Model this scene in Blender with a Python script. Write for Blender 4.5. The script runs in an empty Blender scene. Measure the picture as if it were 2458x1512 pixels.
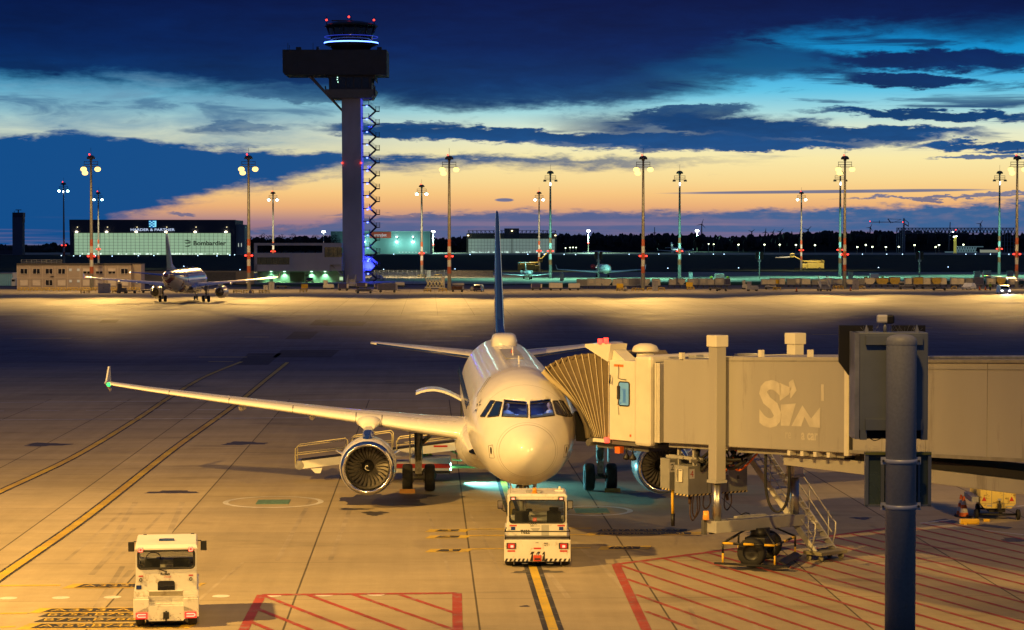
import bpy, bmesh, math, random
from math import radians as R, sin, cos, pi, atan2, sqrt
from mathutils import Vector as V, Matrix as M, Euler
random.seed(7)
S = bpy.context.scene
COL = S.collection

# ------------------------------------------------------------------ camera
CX, CY, CH, YAW, PIT, FOC = -3.39, -75.64, 10.373, 0.0374, 0.03232, 5380.0
cam = bpy.data.cameras.new("camera"); camo = bpy.data.objects.new("camera", cam); COL.objects.link(camo)
camo.location = (CX, CY, CH); camo.rotation_euler = (pi/2 - PIT, 0, -YAW)
cam.sensor_width = 36.0; cam.lens = FOC/2458*36.0
cam.clip_start = 0.5; cam.clip_end = 30000
S.camera = camo
S.render.resolution_x, S.render.resolution_y = 1024, 630
S.view_settings.view_transform = 'Standard'; S.view_settings.look = 'None'
S.view_settings.exposure = 0.0; S.view_settings.gamma = 1.0
S.cycles.max_bounces = 6; S.cycles.diffuse_bounces = 2; S.cycles.glossy_bounces = 3
S.cycles.transmission_bounces = 6; S.cycles.transparent_max_bounces = 8
S.cycles.sample_clamp_indirect = 4.0
S.cycles.caustics_reflective = False; S.cycles.caustics_refractive = False

FW = V((sin(YAW), cos(YAW), 0)); RT = V((cos(YAW), -sin(YAW), 0)); CP = V((CX, CY, 0))
def W(lat, dep, z=0.0):                       # camera-aligned ground frame -> world
    p = CP + RT*lat + FW*dep; return V((p.x, p.y, z))
def ray(px, py):
    u = (px-1229)/FOC; v = (756-py)/FOC
    f = FW*cos(PIT) + V((0, 0, -sin(PIT))); up = FW*sin(PIT) + V((0, 0, cos(PIT)))
    return f + RT*u + up*v
def G(px, py, z=0.0):                         # where a sight line meets the ground (height z)
    d = ray(px, py); t = (z-CH)/d.z
    return V((CX, CY, CH)) + d*t
def P(px, py, dep):                           # a point at a horizontal distance dep ahead
    d = ray(px, py); t = dep/(d.dot(FW)); return V((CX, CY, CH)) + d*t
def depth(p): return (V((p[0], p[1], 0))-CP).dot(FW)
def gd(py): return CH*cos(PIT)/((py-756)/FOC + math.tan(PIT))/cos(PIT)**1 if False else depth(G(1229, py))

def srgb(r, g, b):
    f = lambda c: (c/255/12.92) if c <= 10 else ((c/255+0.055)/1.055)**2.4
    return (f(r), f(g), f(b), 1)

# ------------------------------------------------------------------ sky (dusk: sun just under the horizon)
wd = bpy.data.worlds.new("World"); S.world = wd; wd.use_nodes = True
nt = wd.node_tree; N = nt.nodes; L = nt.links; N.clear()
def nd(t, **k):
    n = N.new(t)
    for a, b in k.items(): setattr(n, a, b)
    return n
def mt(op, a, b=None, c=None, clamp=False):
    n = N.new('ShaderNodeMath'); n.operation = op; n.use_clamp = clamp
    for i, x in enumerate((a, b, c)):
        if x is None: continue
        if isinstance(x, (int, float)): n.inputs[i].default_value = x
        else: L.new(x, n.inputs[i])
    return n.outputs[0]
def ramp(fac, stops, interp='LINEAR'):
    n = N.new('ShaderNodeValToRGB'); r = n.color_ramp; r.interpolation = interp
    while len(r.elements) < len(stops): r.elements.new(0.5)
    for e, (p, c) in zip(r.elements, stops):
        e.position = p; e.color = c if len(c) == 4 else (*c, 1)
    L.new(fac, n.inputs[0]); return n.outputs[0]
def mixc(f, a, b):
    n = N.new('ShaderNodeMix'); n.data_type = 'RGBA'
    for s, x in ((0, f), (6, a), (7, b)):
        if isinstance(x, (int, float)): n.inputs[s].default_value = x
        elif isinstance(x, tuple): n.inputs[s].default_value = x
        else: L.new(x, n.inputs[s])
    return n.outputs[2]
tc = nd('ShaderNodeTexCoord'); sx = nd('ShaderNodeSeparateXYZ'); L.new(tc.outputs['Generated'], sx.inputs[0])
azr = mt('SUBTRACT', mt('ARCTAN2', sx.outputs[0], sx.outputs[1]), YAW)
U = mt('ADD', mt('MULTIPLY', azr, 53.8), 12.29)           # azimuth, 1 unit = 1.065 degrees
Vv = mt('MULTIPLY', mt('ARCSINE', sx.outputs[2]), 53.8)   # elevation, same unit
def noise(su, sv, det=5, rough=.55, off=0.0, dist=0.0):
    c = nd('ShaderNodeCombineXYZ'); L.new(mt('MULTIPLY', U, su), c.inputs[0]); L.new(mt('MULTIPLY', Vv, sv), c.inputs[1]); c.inputs[2].default_value = off
    n = nd('ShaderNodeTexNoise'); n.inputs['Scale'].default_value = 1.0; n.inputs['Detail'].default_value = det
    n.inputs['Roughness'].default_value = rough; n.inputs['Distortion'].default_value = dist
    L.new(c.outputs[0], n.inputs['Vector']); return mt('SUBTRACT', n.outputs[0], .5)
n1 = noise(.42, 2.0, 6, .6, 1.3, .4); n2 = noise(1.6, 6.0, 5, .6, 5.1); n3 = noise(.25, .6, 3, .5, 9.0)
Y = mt('SUBTRACT', 5.82, Vv)                              # downwards from the top of the view
n4 = noise(5.0, 17, 4, .6, 6.6)
Yw = mt('ADD', mt('ADD', mt('ADD', Y, mt('MULTIPLY', n1, .66)), mt('MULTIPLY', n2, .34)), mt('MULTIPLY', n4, .13))
Xw = mt('ADD', U, mt('MULTIPLY', n3, 2.2))
un = mt('MULTIPLY', mt('ADD', Xw, 6.0), 1/38.0)           # ramps cover U = -6 .. 32
def edge(pts): return mt('MULTIPLY', ramp(un, [((x/100+6)/38.0, (y/800,)*3) for x, y in pts], 'B_SPLINE' if False else 'LINEAR'), 8.0)
clear = ramp(mt('MULTIPLY', Vv, 1/16.0), [(v/16.0, srgb(*c)) for v, c in (
    (-.2, (120, 92, 112)), (.15, (138, 106, 124)), (.5, (165, 128, 138)), (.85, (236, 176, 122)), (1.15, (250, 200, 130)), (1.5, (252, 220, 150)),
    (2.0, (253, 236, 172)), (2.6, (232, 238, 206)), (3.1, (168, 220, 224)), (3.6, (96, 198, 232)), (4.2, (20, 160, 222)), (5.0, (0, 122, 186)),
    (5.8, (0, 74, 138)), (8, (2, 32, 84)), (16, (2, 16, 48)))])
ccol = ramp(mt('MULTIPLY', Vv, 1/50.0), [(v/50.0, srgb(*c)) for v, c in (
    (0, (92, 88, 122)), (.5, (96, 102, 140)), (.95, (86, 104, 146)), (1.5, (60, 98, 150)), (2.2, (22, 82, 140)), (3.0, (6, 66, 118)), (3.8, (4, 52, 104)), (4.6, (0, 36, 90)), (5.8, (0, 24, 74)), (8, (0, 20, 64)), (14, (18, 40, 100)), (50, (36, 56, 116)))])
cv = mt('ADD', 1.0, mt('ADD', mt('MULTIPLY', n1, .9), mt('MULTIPLY', n2, .25)))
ccb = nd('ShaderNodeCombineXYZ'); [L.new(cv, ccb.inputs[i]) for i in range(3)]
cmx = N.new('ShaderNodeMix'); cmx.data_type = 'RGBA'; cmx.blend_type = 'MULTIPLY'; cmx.inputs[0].default_value = 1; L.new(ccol, cmx.inputs[6]); L.new(ccb.outputs[0], cmx.inputs[7]); ccol = cmx.outputs[2]
def sm(x, lo, hi):
    n = nd('ShaderNodeMapRange'); n.interpolation_type = 'SMOOTHSTEP'; L.new(x, n.inputs[0]); n.inputs[1].default_value = lo; n.inputs[2].default_value = hi
    return n.outputs[0]
def over(base, mask, col, k=1.0): return mixc(mt('MULTIPLY', mask, k) if k != 1 else mask, base, col)
# pale broken veil at the left, under the dark sheet
veil = mt('MULTIPLY', sm(U, 12.5, 5.0), mt('MULTIPLY', sm(Yw, 1.6, 2.2), sm(Y, 4.6, 3.0)))
skyc = over(clear, mt('MULTIPLY', veil, mt('ADD', .62, mt('MULTIPLY', n1, 1.6)), None, True), srgb(104, 150, 178))
# dark upper sheet
e1 = edge([(-600, 190), (0, 205), (400, 216), (700, 236), (1000, 246), (1250, 246), (1450, 220), (1650, 150), (1900, 100), (2200, 92), (2458, 70), (3200, 60)])
s1 = mt('SUBTRACT', e1, Yw)
skyc = over(skyc, sm(s1, -.25, .42), ccol)
# broad dark haze patch right of the tower
def blob(x, y, w, h, sl=0.0, a=.25, b=.75, k=1.0, warp=1.0, col=None):
    global skyc
    dx = mt('MULTIPLY', mt('SUBTRACT', Xw, x/100), 100/w)
    dy = mt('MULTIPLY', mt('SUBTRACT', mt('SUBTRACT', Yw if warp else Y, y/100), mt('MULTIPLY', mt('SUBTRACT', U, x/100), sl)), 100/h)
    r = mt('SUBTRACT', 1.0, mt('ADD', mt('MULTIPLY', dx, dx), mt('MULTIPLY', dy, dy)))
    skyc = over(skyc, sm(r, a-.25, b-.15), col if col else ccol, k)
blob(1300, 205, 520, 62, -.02, .0, .9, .95)
blob(1780, 150, 330, 52, .05, .1, .9, .8)
blob(2230, 155, 330, 30, .02, .25, .75, 1)
blob(2160, 196, 190, 17, .07, .25, .75, 1)
blob(2420, 62, 260, 60, -.1, .1, 1, .7)
blob(1760, 300, 330, 22, .05); blob(1650, 270, 230, 14, -.05, k=.9); blob(2230, 282, 330, 15, .04); blob(2060, 322, 340, 17, .0)
blob(1560, 335, 430, 22, .03); blob(1850, 352, 300, 14, .0); blob(1080, 322, 300, 24, .05); blob(960, 305, 190, 15, .0, k=.85)
blob(2380, 352, 260, 13, -.04); blob(2420, 368, 140, 8, -.04); blob(2400, 384, 220, 6, -.03, k=.9); blob(1120, 320, 420, 20, .03); blob(560, 312, 130, 12, 0, k=.5); blob(720, 230, 190, 22, .03, k=.6)
blob(1640, 300, 400, 40, .03, .1, .9, .85); blob(1960, 330, 430, 26, .0, .15, .85, .9); blob(1480, 345, 380, 20, .02, .2, .8, .9)
# long bank from the left down to the horizon
e2 = edge([(-600, 320), (0, 328), (200, 316), (330, 330), (470, 352), (700, 362), (900, 372), (1200, 374), (1500, 378), (1700, 388), (1900, 398), (2000, 420), (3200, 470)])
e3 = edge([(-600, 760), (0, 740), (160, 660), (300, 545), (420, 500), (560, 468), (700, 446), (900, 420), (1200, 412), (1500, 410), (1780, 402), (1900, 396), (2000, 380), (3200, 300)])
skyc = over(skyc, mt('MULTIPLY', sm(mt('SUBTRACT', Yw, e2), -.06, .14), sm(mt('SUBTRACT', e3, Yw), -.05, .32)), ramp(mt('MULTIPLY', U, 1/24.0), [(0, srgb(10, 78, 140)), (.3, srgb(16, 80, 140)), (.55, srgb(38, 84, 132)), (1, srgb(48, 92, 142))]))
# layered streaks drawn out by the wind, right of the tower
nb = noise(.20, 2.3, 8, .60, 7.7, .5)
win = mt('MULTIPLY', mt('MULTIPLY', sm(U, 8.5, 14), sm(Y, 2.0, 2.7)), sm(Y, 4.1, 3.3))
skyc = over(skyc, mt('MULTIPLY', sm(nb, .03, .13), win), ccol, .95)
nb2 = noise(.3, 2.6, 8, .62, 2.2, .6)
win2 = mt('MULTIPLY', mt('MULTIPLY', sm(U, 12, 16.5), sm(Y, .4, 1.0)), sm(Y, 3.0, 1.9))
skyc = over(skyc, mt('MULTIPLY', sm(nb2, .02, .16), win2), ccol, .85)
nb3 = noise(.35, 2.0, 7, .6, 4.2, .6)
win3 = mt('MULTIPLY', mt('MULTIPLY', sm(U, 10.5, 7), sm(Y, 2.1, 2.5)), sm(Y, 3.5, 3.1))
skyc = over(skyc, mt('MULTIPLY', sm(nb3, .02, .16), win3), srgb(44, 92, 138), .6)
# mauve bars low on the horizon
e4 = edge([(-600, 600), (300, 580), (600, 540), (900, 520), (1080, 502), (1250, 498), (1500, 504), (1900, 497), (2200, 488), (2458, 478), (3200, 460)])
low = mt('MULTIPLY', sm(mt('SUBTRACT', Yw, e4), -.03, .16), mt('ADD', .97, mt('MULTIPLY', n2, .7)), None, True)
skyc = over(skyc, low, mixc(sm(U, 14, 21), srgb(84, 100, 144), srgb(56, 100, 150)))
bar = noise(.12, 5.5, 4, .5, 3.3)
skyc = over(skyc, mt('MULTIPLY', sm(bar, .02, .2), mt('MULTIPLY', sm(Y, 5.1, 5.45), sm(U, 24, 20))), srgb(168, 132, 150), .42)
skyc = over(skyc, mt('MULTIPLY', sm(bar, -.1, .1), mt('MULTIPLY', sm(Y, 5.42, 5.6), sm(U, 8, 12))), srgb(150, 112, 138), .55)
blob(1990, 461, 420, 4.5, -.008, k=.85, warp=0); blob(2250, 474, 330, 6, -.0, k=.85); blob(1245, 480, 26, 5, 0, k=.9, warp=0); blob(440, 512, 38, 8, 0, k=.8); blob(1000, 515, 260, 8, 0, k=.6)
# fall off to plain dusk blue away from the afterglow
away = sm(mt('ABSOLUTE', mt('SUBTRACT', U, 14.0)), 18, 60)
skyc = mixc(away, skyc, srgb(48, 64, 98))
ns = nd('ShaderNodeTexSky', sky_type='NISHITA'); ns.sun_disc = False; ns.sun_elevation = R(0.5); ns.sun_rotation = R(6)
bg1 = nd('ShaderNodeBackground'); L.new(skyc, bg1.inputs[0]); bg1.inputs[1].default_value = 0.97
bg2 = nd('ShaderNodeBackground'); L.new(ns.outputs[0], bg2.inputs[0]); bg2.inputs[1].default_value = 0.0006
ad = nd('ShaderNodeAddShader'); L.new(bg1.outputs[0], ad.inputs[0]); L.new(bg2.outputs[0], ad.inputs[1])
wo = nd('ShaderNodeOutputWorld'); L.new(ad.outputs[0], wo.inputs[0])
wd.cycles.sampling_method = 'MANUAL'; wd.cycles.sample_map_resolution = 512

# ------------------------------------------------------------------ flood lamps (terminal masts and apron masts, plus added fill lamps)
def spot(loc, tgt, watts, col, size=70, blend=.6, rad=.5, wide=1):
    l = bpy.data.lights.new("flood_lamp", 'SPOT'); l.energy = watts; l.color = col; l.spot_size = R(size); l.spot_blend = blend; l.shadow_soft_size = rad
    o = bpy.data.objects.new("flood_lamp", l); COL.objects.link(o); o.location = loc
    o.rotation_euler = (V(tgt)-V(loc)).to_track_quat('-Z', 'Y').to_euler(); o.scale = (wide, 1, 1); return o
SOD = (1.0, .565, .13); SOD2 = (1.0, .575, .13)
spot((-34, -24, 27), (-13, 1, 0), 166e3, SOD, 80, 1, .6)       # terminal mast left of the stand
spot((30, -44, 24), (4, 4, 0), 60e3, SOD, 86, .8, .6)         # terminal mast right of the stand
spot((-4, -62, 26), (-19, -2, 0), 72e3, SOD2, 95, .9, .8)      # lamp on the terminal roof

spot((-62, -34, 27), (-36, 34, 0), 230e3, SOD, 80, 1, .6)        # added lamp further left, brightens the left middle of the apron

# ------------------------------------------------------------------ helpers
class MB:
    def __init__(s): s.b = bmesh.new(); s.mi = 0; s.T = M()
    def _v(s, p): return s.b.verts.new(s.T @ V(p))
    def face(s, pts, sm=False):
        try:
            f = s.b.faces.new([s._v(p) for p in pts]); f.material_index = s.mi; f.smooth = sm; return f
        except ValueError: pass
    def faces(s, vs, idx, sm=False):
        vv = [s._v(p) for p in vs]
        for i in idx:
            try: f = s.b.faces.new([vv[k] for k in i]); f.material_index = s.mi; f.smooth = sm
            except ValueError: pass
        return s
    def box(s, c, d, rz=0, bev=0, tilt=None):
        m = M.Translation(c) @ M.Rotation(rz, 4, 'Z')
        if tilt: m = M.Translation(c) @ Euler(tilt).to_matrix().to_4x4()
        n0 = len(s.b.verts); x, y, z = d[0]/2, d[1]/2, d[2]/2
        if bev <= 0:
            vs = [m @ V((i*x, j*y, k*z)) for i in (-1, 1) for j in (-1, 1) for k in (-1, 1)]
            s.faces(vs, ((0, 1, 3, 2), (4, 6, 7, 5), (0, 4, 5, 1), (2, 3, 7, 6), (0, 2, 6, 4), (1, 5, 7, 3)))
        else:
            e = min(bev, x*.49, y*.49, z*.49); r = bmesh.new(); bmesh.ops.create_cube(r, size=1)
            for v in r.verts: v.co = V((v.co.x*d[0], v.co.y*d[1], v.co.z*d[2]))
            bmesh.ops.bevel(r, geom=r.edges[:], offset=e, segments=2, profile=.5, affect='EDGES')
            vs = [m @ v.co for v in r.verts]; r.verts.index_update(); fs = [[v.index for v in f.verts] for f in r.faces]; r.free()
            s.faces(vs, fs)
        return s
    def bx(s, x0, x1, y0, y1, z0, z1, bev=0): return s.box(((x0+x1)/2, (y0+y1)/2, (z0+z1)/2), (abs(x1-x0), abs(y1-y0), abs(z1-z0)), 0, bev)
    def cyl(s, a, b, r0, r1=None, n=12, cap=True, sm=True):
        a, b = V(a), V(b); r1 = r0 if r1 is None else r1; d = (b-a)
        if d.length < 1e-6: return s
        q = d.to_track_quat('Z', 'Y'); X, Yv = q @ V((1, 0, 0)), q @ V((0, 1, 0))
        vs = [a+(X*cos(2*pi*i/n)+Yv*sin(2*pi*i/n))*r0 for i in range(n)]+[b+(X*cos(2*pi*i/n)+Yv*sin(2*pi*i/n))*r1 for i in range(n)]
        vv = [s._v(p) for p in vs]
        for i in range(n):
            j = (i+1) % n; f = s.b.faces.new((vv[i], vv[j], vv[n+j], vv[n+i])); f.smooth = sm; f.material_index = s.mi
        if cap:
            for lst in (vv[:n][::-1], vv[n:]):
                f = s.b.faces.new(lst); f.material_index = s.mi
        return s
    def tube(s, pts, r, n=8, closed=False):
        pts = [V(p) for p in pts]; rings = []; up = None; m = len(pts)
        for i, p in enumerate(pts):
            t = (pts[(i+1) % m]-pts[i-1]) if closed else (pts[min(i+1, m-1)]-pts[max(i-1, 0)])
            t.normalize()
            if up is None: up = t.orthogonal().normalized()
            up = (up - t*up.dot(t)); up = up.normalized() if up.length > 1e-5 else t.orthogonal().normalized()
            sd = t.cross(up); rings.append([p+(up*cos(2*pi*k/n)+sd*sin(2*pi*k/n))*r for k in range(n)])
        return s.loft(rings, closed_v=closed, cap=not closed)
    def loft(s, rings, closed_u=True, closed_v=False, cap=True, sm=True, mats=None):
        vv = [[s._v(p) for p in r] for r in rings]; n = len(rings[0]); m = len(rings)
        for i in range(m if closed_v else m-1):
            a, b = vv[i], vv[(i+1) % m]
            for k in range(n if closed_u else n-1):
                j = (k+1) % n
                try:
                    f = s.b.faces.new((a[k], a[j], b[j], b[k])); f.smooth = sm; f.material_index = mats(i, k) if mats else s.mi
                except ValueError: pass
        if cap and closed_u and not closed_v:
            for r in (vv[0][::-1], vv[-1]):
                try: f = s.b.faces.new(r); f.material_index = s.mi
                except ValueError: pass
        return s
    def lathe(s, prof, c=(0, 0, 0), axis='Z', n=24, cap=False, mats=None):
        rings = []
        for r, h in prof:
            ring = []
            for i in range(n):
                a = 2*pi*i/n; x, y = r*cos(a), r*sin(a)
                p = (x, y, h) if axis == 'Z' else ((x, h, y) if axis == 'Y' else (h, x, y))
                ring.append(V(c)+V(p))
            rings.append(ring)
        return s.loft(rings, cap=cap, mats=mats)
    def prism(s, poly, fn, t0, t1, cap=True):          # poly: 2-D outline, fn(u, v, t) -> point
        n = len(poly); a = [s._v(fn(u, v, t0)) for u, v in poly]; b = [s._v(fn(u, v, t1)) for u, v in poly]
        for i in range(n):
            j = (i+1) % n; f = s.b.faces.new((a[i], a[j], b[j], b[i])); f.material_index = s.mi
        if cap:
            for r in (a[::-1], b): f = s.b.faces.new(r); f.material_index = s.mi
        return s
    def sphere(s, c, r, sc=(1, 1, 1), n=12, m=8):
        return s.lathe([(max(1e-3, r*sin(pi*i/m)), -r*cos(pi*i/m)) for i in range(m+1)], (0, 0, 0), 'Z', n) if False else s._sph(c, r, sc, n, m)
    def _sph(s, c, r, sc, n, m):
        c = V(c); rings = [[c+V((r*sc[0]*sin(pi*i/m)*cos(2*pi*k/n), r*sc[1]*sin(pi*i/m)*sin(2*pi*k/n), -r*sc[2]*cos(pi*i/m))) for k in range(n)] for i in range(1, m)]
        s.loft(rings, cap=True); return s
    def text(s, txt, size, m, ext=0.0, sx=1.0, shear=0.0, bold=0.0, space=1.0):      # flat lettering: m maps (x, y, 0) to place
        cu = bpy.data.curves.new("t", 'FONT'); cu.body = txt; cu.size = size; cu.extrude = ext; cu.align_x = 'LEFT'; cu.resolution_u = 3; cu.shear = shear; cu.offset = bold; cu.space_character = space
        o = bpy.data.objects.new("t", cu); me = bpy.data.meshes.new_from_object(o)
        w = max([v.co.x for v in me.vertices], default=0)
        s.faces([m @ V((v.co.x*sx, v.co.y, v.co.z)) for v in me.vertices], [tuple(p.vertices) for p in me.polygons])
        bpy.data.objects.remove(o); bpy.data.curves.remove(cu); bpy.data.meshes.remove(me); return w*sx
    def build(s, name, mats, parent=None, loc=None, rz=0, merge=False):
        if merge: bmesh.ops.remove_doubles(s.b, verts=s.b.verts, dist=1e-4)
        bmesh.ops.recalc_face_normals(s.b, faces=s.b.faces)
        me = bpy.data.meshes.new(name); s.b.to_mesh(me); s.b.free()
        for m in (mats if isinstance(mats, (list, tuple)) else [mats]): me.materials.append(m)
        o = bpy.data.objects.new(name, me); COL.objects.link(o)
        if parent: o.parent = parent
        if loc is not None: o.location = loc
        o.rotation_euler.z = rz; return o
def tag(o, label, cat, group=None):
    o['label'] = label; o['category'] = cat
    if group: o['group'] = group
    return o
def thing(name, label, cat, loc=(0, 0, 0), rz=0, group=None):
    o = bpy.data.objects.new(name, None); COL.objects.link(o); o.location = loc; o.rotation_euler.z = rz; o.empty_display_size = .3
    return tag(o, label, cat, group)
def struct(o): o['kind'] = 'structure'; return o
KIDS = {}
def dup(o, loc=None, rz=None, label=None, parent=None):
    c = o.copy(); COL.objects.link(c)
    if parent: c.parent = parent
    if loc is not None: c.location = loc
    if rz is not None: c.rotation_euler.z = rz
    if label: c['label'] = label
    for ch in [x for x in list(o.children)]: dup(ch, parent=c)
    return c
def ramped(pts, x):                            # piecewise linear table
    if x <= pts[0][0]: return pts[0][1:]
    for a, b in zip(pts, pts[1:]):
        if x <= b[0]:
            t = (x-a[0])/(b[0]-a[0]); return tuple(p+(q-p)*t for p, q in zip(a[1:], b[1:]))
    return pts[-1][1:]

# ------------------------------------------------------------------ materials
def pm(name, col, rough=.5, metal=0, var=.12, scale=2.0, bump=0.0, coat=0, emit=0, ecol=None, spec=.5, stretch=(1, 1, 1), dirt=None, dirtamt=0.0, dscale=1.5, bscale=None):
    m = bpy.data.materials.new(name); m.use_nodes = True; n = m.node_tree; b = n.nodes['Principled BSDF']; l = n.links
    tcn = n.nodes.new('ShaderNodeTexCoord'); mp = n.nodes.new('ShaderNodeMapping'); mp.inputs['Scale'].default_value = stretch; l.new(tcn.outputs['Object'], mp.inputs[0])
    nz = n.nodes.new('ShaderNodeTexNoise'); nz.inputs['Scale'].default_value = scale; nz.inputs['Detail'].default_value = 5; l.new(mp.outputs[0], nz.inputs['Vector'])
    cr = n.nodes.new('ShaderNodeValToRGB'); e = cr.color_ramp.elements
    e[0].position = .3; e[1].position = .7
    e[0].color = tuple(max(0, c*(1-var)) for c in col[:3])+(1,); e[1].color = tuple(min(1, c*(1+var)) for c in col[:3])+(1,)
    l.new(nz.outputs[0], cr.inputs[0]); out = cr.outputs[0]
    if dirt:
        n2 = n.nodes.new('ShaderNodeTexNoise'); n2.inputs['Scale'].default_value = dscale; n2.inputs['Detail'].default_value = 8; n2.inputs['Roughness'].default_value = .7; l.new(mp.outputs[0], n2.inputs['Vector'])
        mr = n.nodes.new('ShaderNodeMapRange'); l.new(n2.outputs[0], mr.inputs[0]); mr.inputs[1].default_value = .62-dirtamt*.3; mr.inputs[2].default_value = .72-dirtamt*.2
        mx = n.nodes.new('ShaderNodeMix'); mx.data_type = 'RGBA'; l.new(mr.outputs[0], mx.inputs[0]); l.new(out, mx.inputs[6]); mx.inputs[7].default_value = (*dirt[:3], 1); out = mx.outputs[2]
    l.new(out, b.inputs['Base Color'])
    rr = n.nodes.new('ShaderNodeMapRange'); l.new(nz.outputs[0], rr.inputs[0]); rr.inputs[3].default_value = max(0, rough-.08); rr.inputs[4].default_value = min(1, rough+.1); l.new(rr.outputs[0], b.inputs['Roughness'])
    b.inputs['Metallic'].default_value = metal; b.inputs['Specular IOR Level'].default_value = spec
    if coat: b.inputs['Coat Weight'].default_value = coat; b.inputs['Coat Roughness'].default_value = .08
    if bump:
        bp = n.nodes.new('ShaderNodeBump'); bp.inputs['Strength'].default_value = bump; bp.inputs['Distance'].default_value = .02
        if bscale:
            n3 = n.nodes.new('ShaderNodeTexNoise'); n3.inputs['Scale'].default_value = bscale; l.new(mp.outputs[0], n3.inputs['Vector']); l.new(n3.outputs[0], bp.inputs['Height'])
        else: l.new(nz.outputs[0], bp.inputs['Height'])
        l.new(bp.outputs[0], b.inputs['Normal'])
    if emit: b.inputs['Emission Color'].default_value = (*(ecol or col)[:3], 1); b.inputs['Emission Strength'].default_value = emit
    return m
def em(name, col, k, sample=False):
    m = bpy.data.materials.new(name); m.use_nodes = True; b = m.node_tree.nodes['Principled BSDF']
    b.inputs['Base Color'].default_value = (.02, .02, .02, 1); b.inputs['Emission Color'].default_value = (*col[:3], 1); b.inputs['Emission Strength'].default_value = k
    if not sample: m.cycles.emission_sampling = 'NONE'
    return m
def glass(name, tint=(.5, .6, .7), alpha=.35, rough=.03):      # thin pane: part clear, part reflecting
    m = bpy.data.materials.new(name); m.use_nodes = True; n = m.node_tree; n.nodes.clear(); l = n.links
    tr = n.nodes.new('ShaderNodeBsdfTransparent'); tr.inputs[0].default_value = (*tint, 1)
    gl = n.nodes.new('ShaderNodeBsdfPrincipled'); gl.inputs['Base Color'].default_value = (.01, .012, .02, 1); gl.inputs['Roughness'].default_value = rough
    mx = n.nodes.new('ShaderNodeMixShader'); mx.inputs[0].default_value = alpha; o = n.nodes.new('ShaderNodeOutputMaterial')
    l.new(tr.outputs[0], mx.inputs[1]); l.new(gl.outputs[0], mx.inputs[2]); l.new(mx.outputs[0], o.inputs[0]); return m
WHITE = pm('white_paint', (.74, .73, .70), .32, var=.05, scale=1.2, dirt=(.35, .32, .28), dirtamt=.05, dscale=3)
ACWHITE = pm('aircraft_white', (.76, .75, .72), .26, var=.03, scale=.7, coat=.5, spec=.5)
BLUE = pm('airline_blue', (.012, .035, .19), .22, var=.1, scale=1, coat=.6)
GREY = pm('grey_paint', (.36, .36, .35), .45, var=.08, scale=2, dirt=(.16, .15, .13), dirtamt=.1)
DGREY = pm('dark_grey', (.09, .09, .095), .5, var=.2)
BLACK = pm('black_paint', (.012, .012, .013), .5, var=.3)
RUBBER = pm('tyre_rubber', (.018, .018, .019), .75, var=.25, scale=8, bump=.3)
STEEL = pm('steel', (.42, .42, .42), .35, 1, .15, 3)
DSTEEL = pm('dark_steel', (.13, .13, .13), .45, .8, .2, 3)
CHROME = pm('polished_lip', (.72, .72, .72), .16, 1, .04, 2)
GALV = pm('galvanised_steel', (.40, .42, .44), .5, .55, .22, 5, bump=.1)
BRIDGE = pm('bridge_cream', (.35, .338, .318), .5, var=.05, scale=.8, dirt=(.24, .225, .205), dirtamt=.16, stretch=(1, 1, .12))
YELLOW = pm('yellow_paint', (.72, .44, .02), .5, var=.1, dirt=(.15, .11, .05), dirtamt=.1, dscale=5)
REDP = pm('red_paint', (.48, .03, .02), .45, var=.1)
ORANGE = pm('orange_paint', (.80, .16, .02), .5, var=.1)
ELAMP = em('lamp_red', (1, .035, .02), 5); EREDS = em('lamp_red_soft', (1, .07, .03), 3.0); EREDW = em('lamp_red_hot', (1, .20, .10), 3.6)
EBLUE = em('lamp_blue', (.08, .12, 1), 9); ETEAL = em('lamp_teal', (.5, 1, .9), 14); EWARM = em('lamp_warm', (1, .64, .17), 2.7); EWHITE = em('lamp_white', (.85, 1, .95), 18)
EGREEN = em('lamp_green', (.02, 1, .16), 2.5); EAMB = em('lamp_amber', (1, .5, .05), 1.2)
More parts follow.
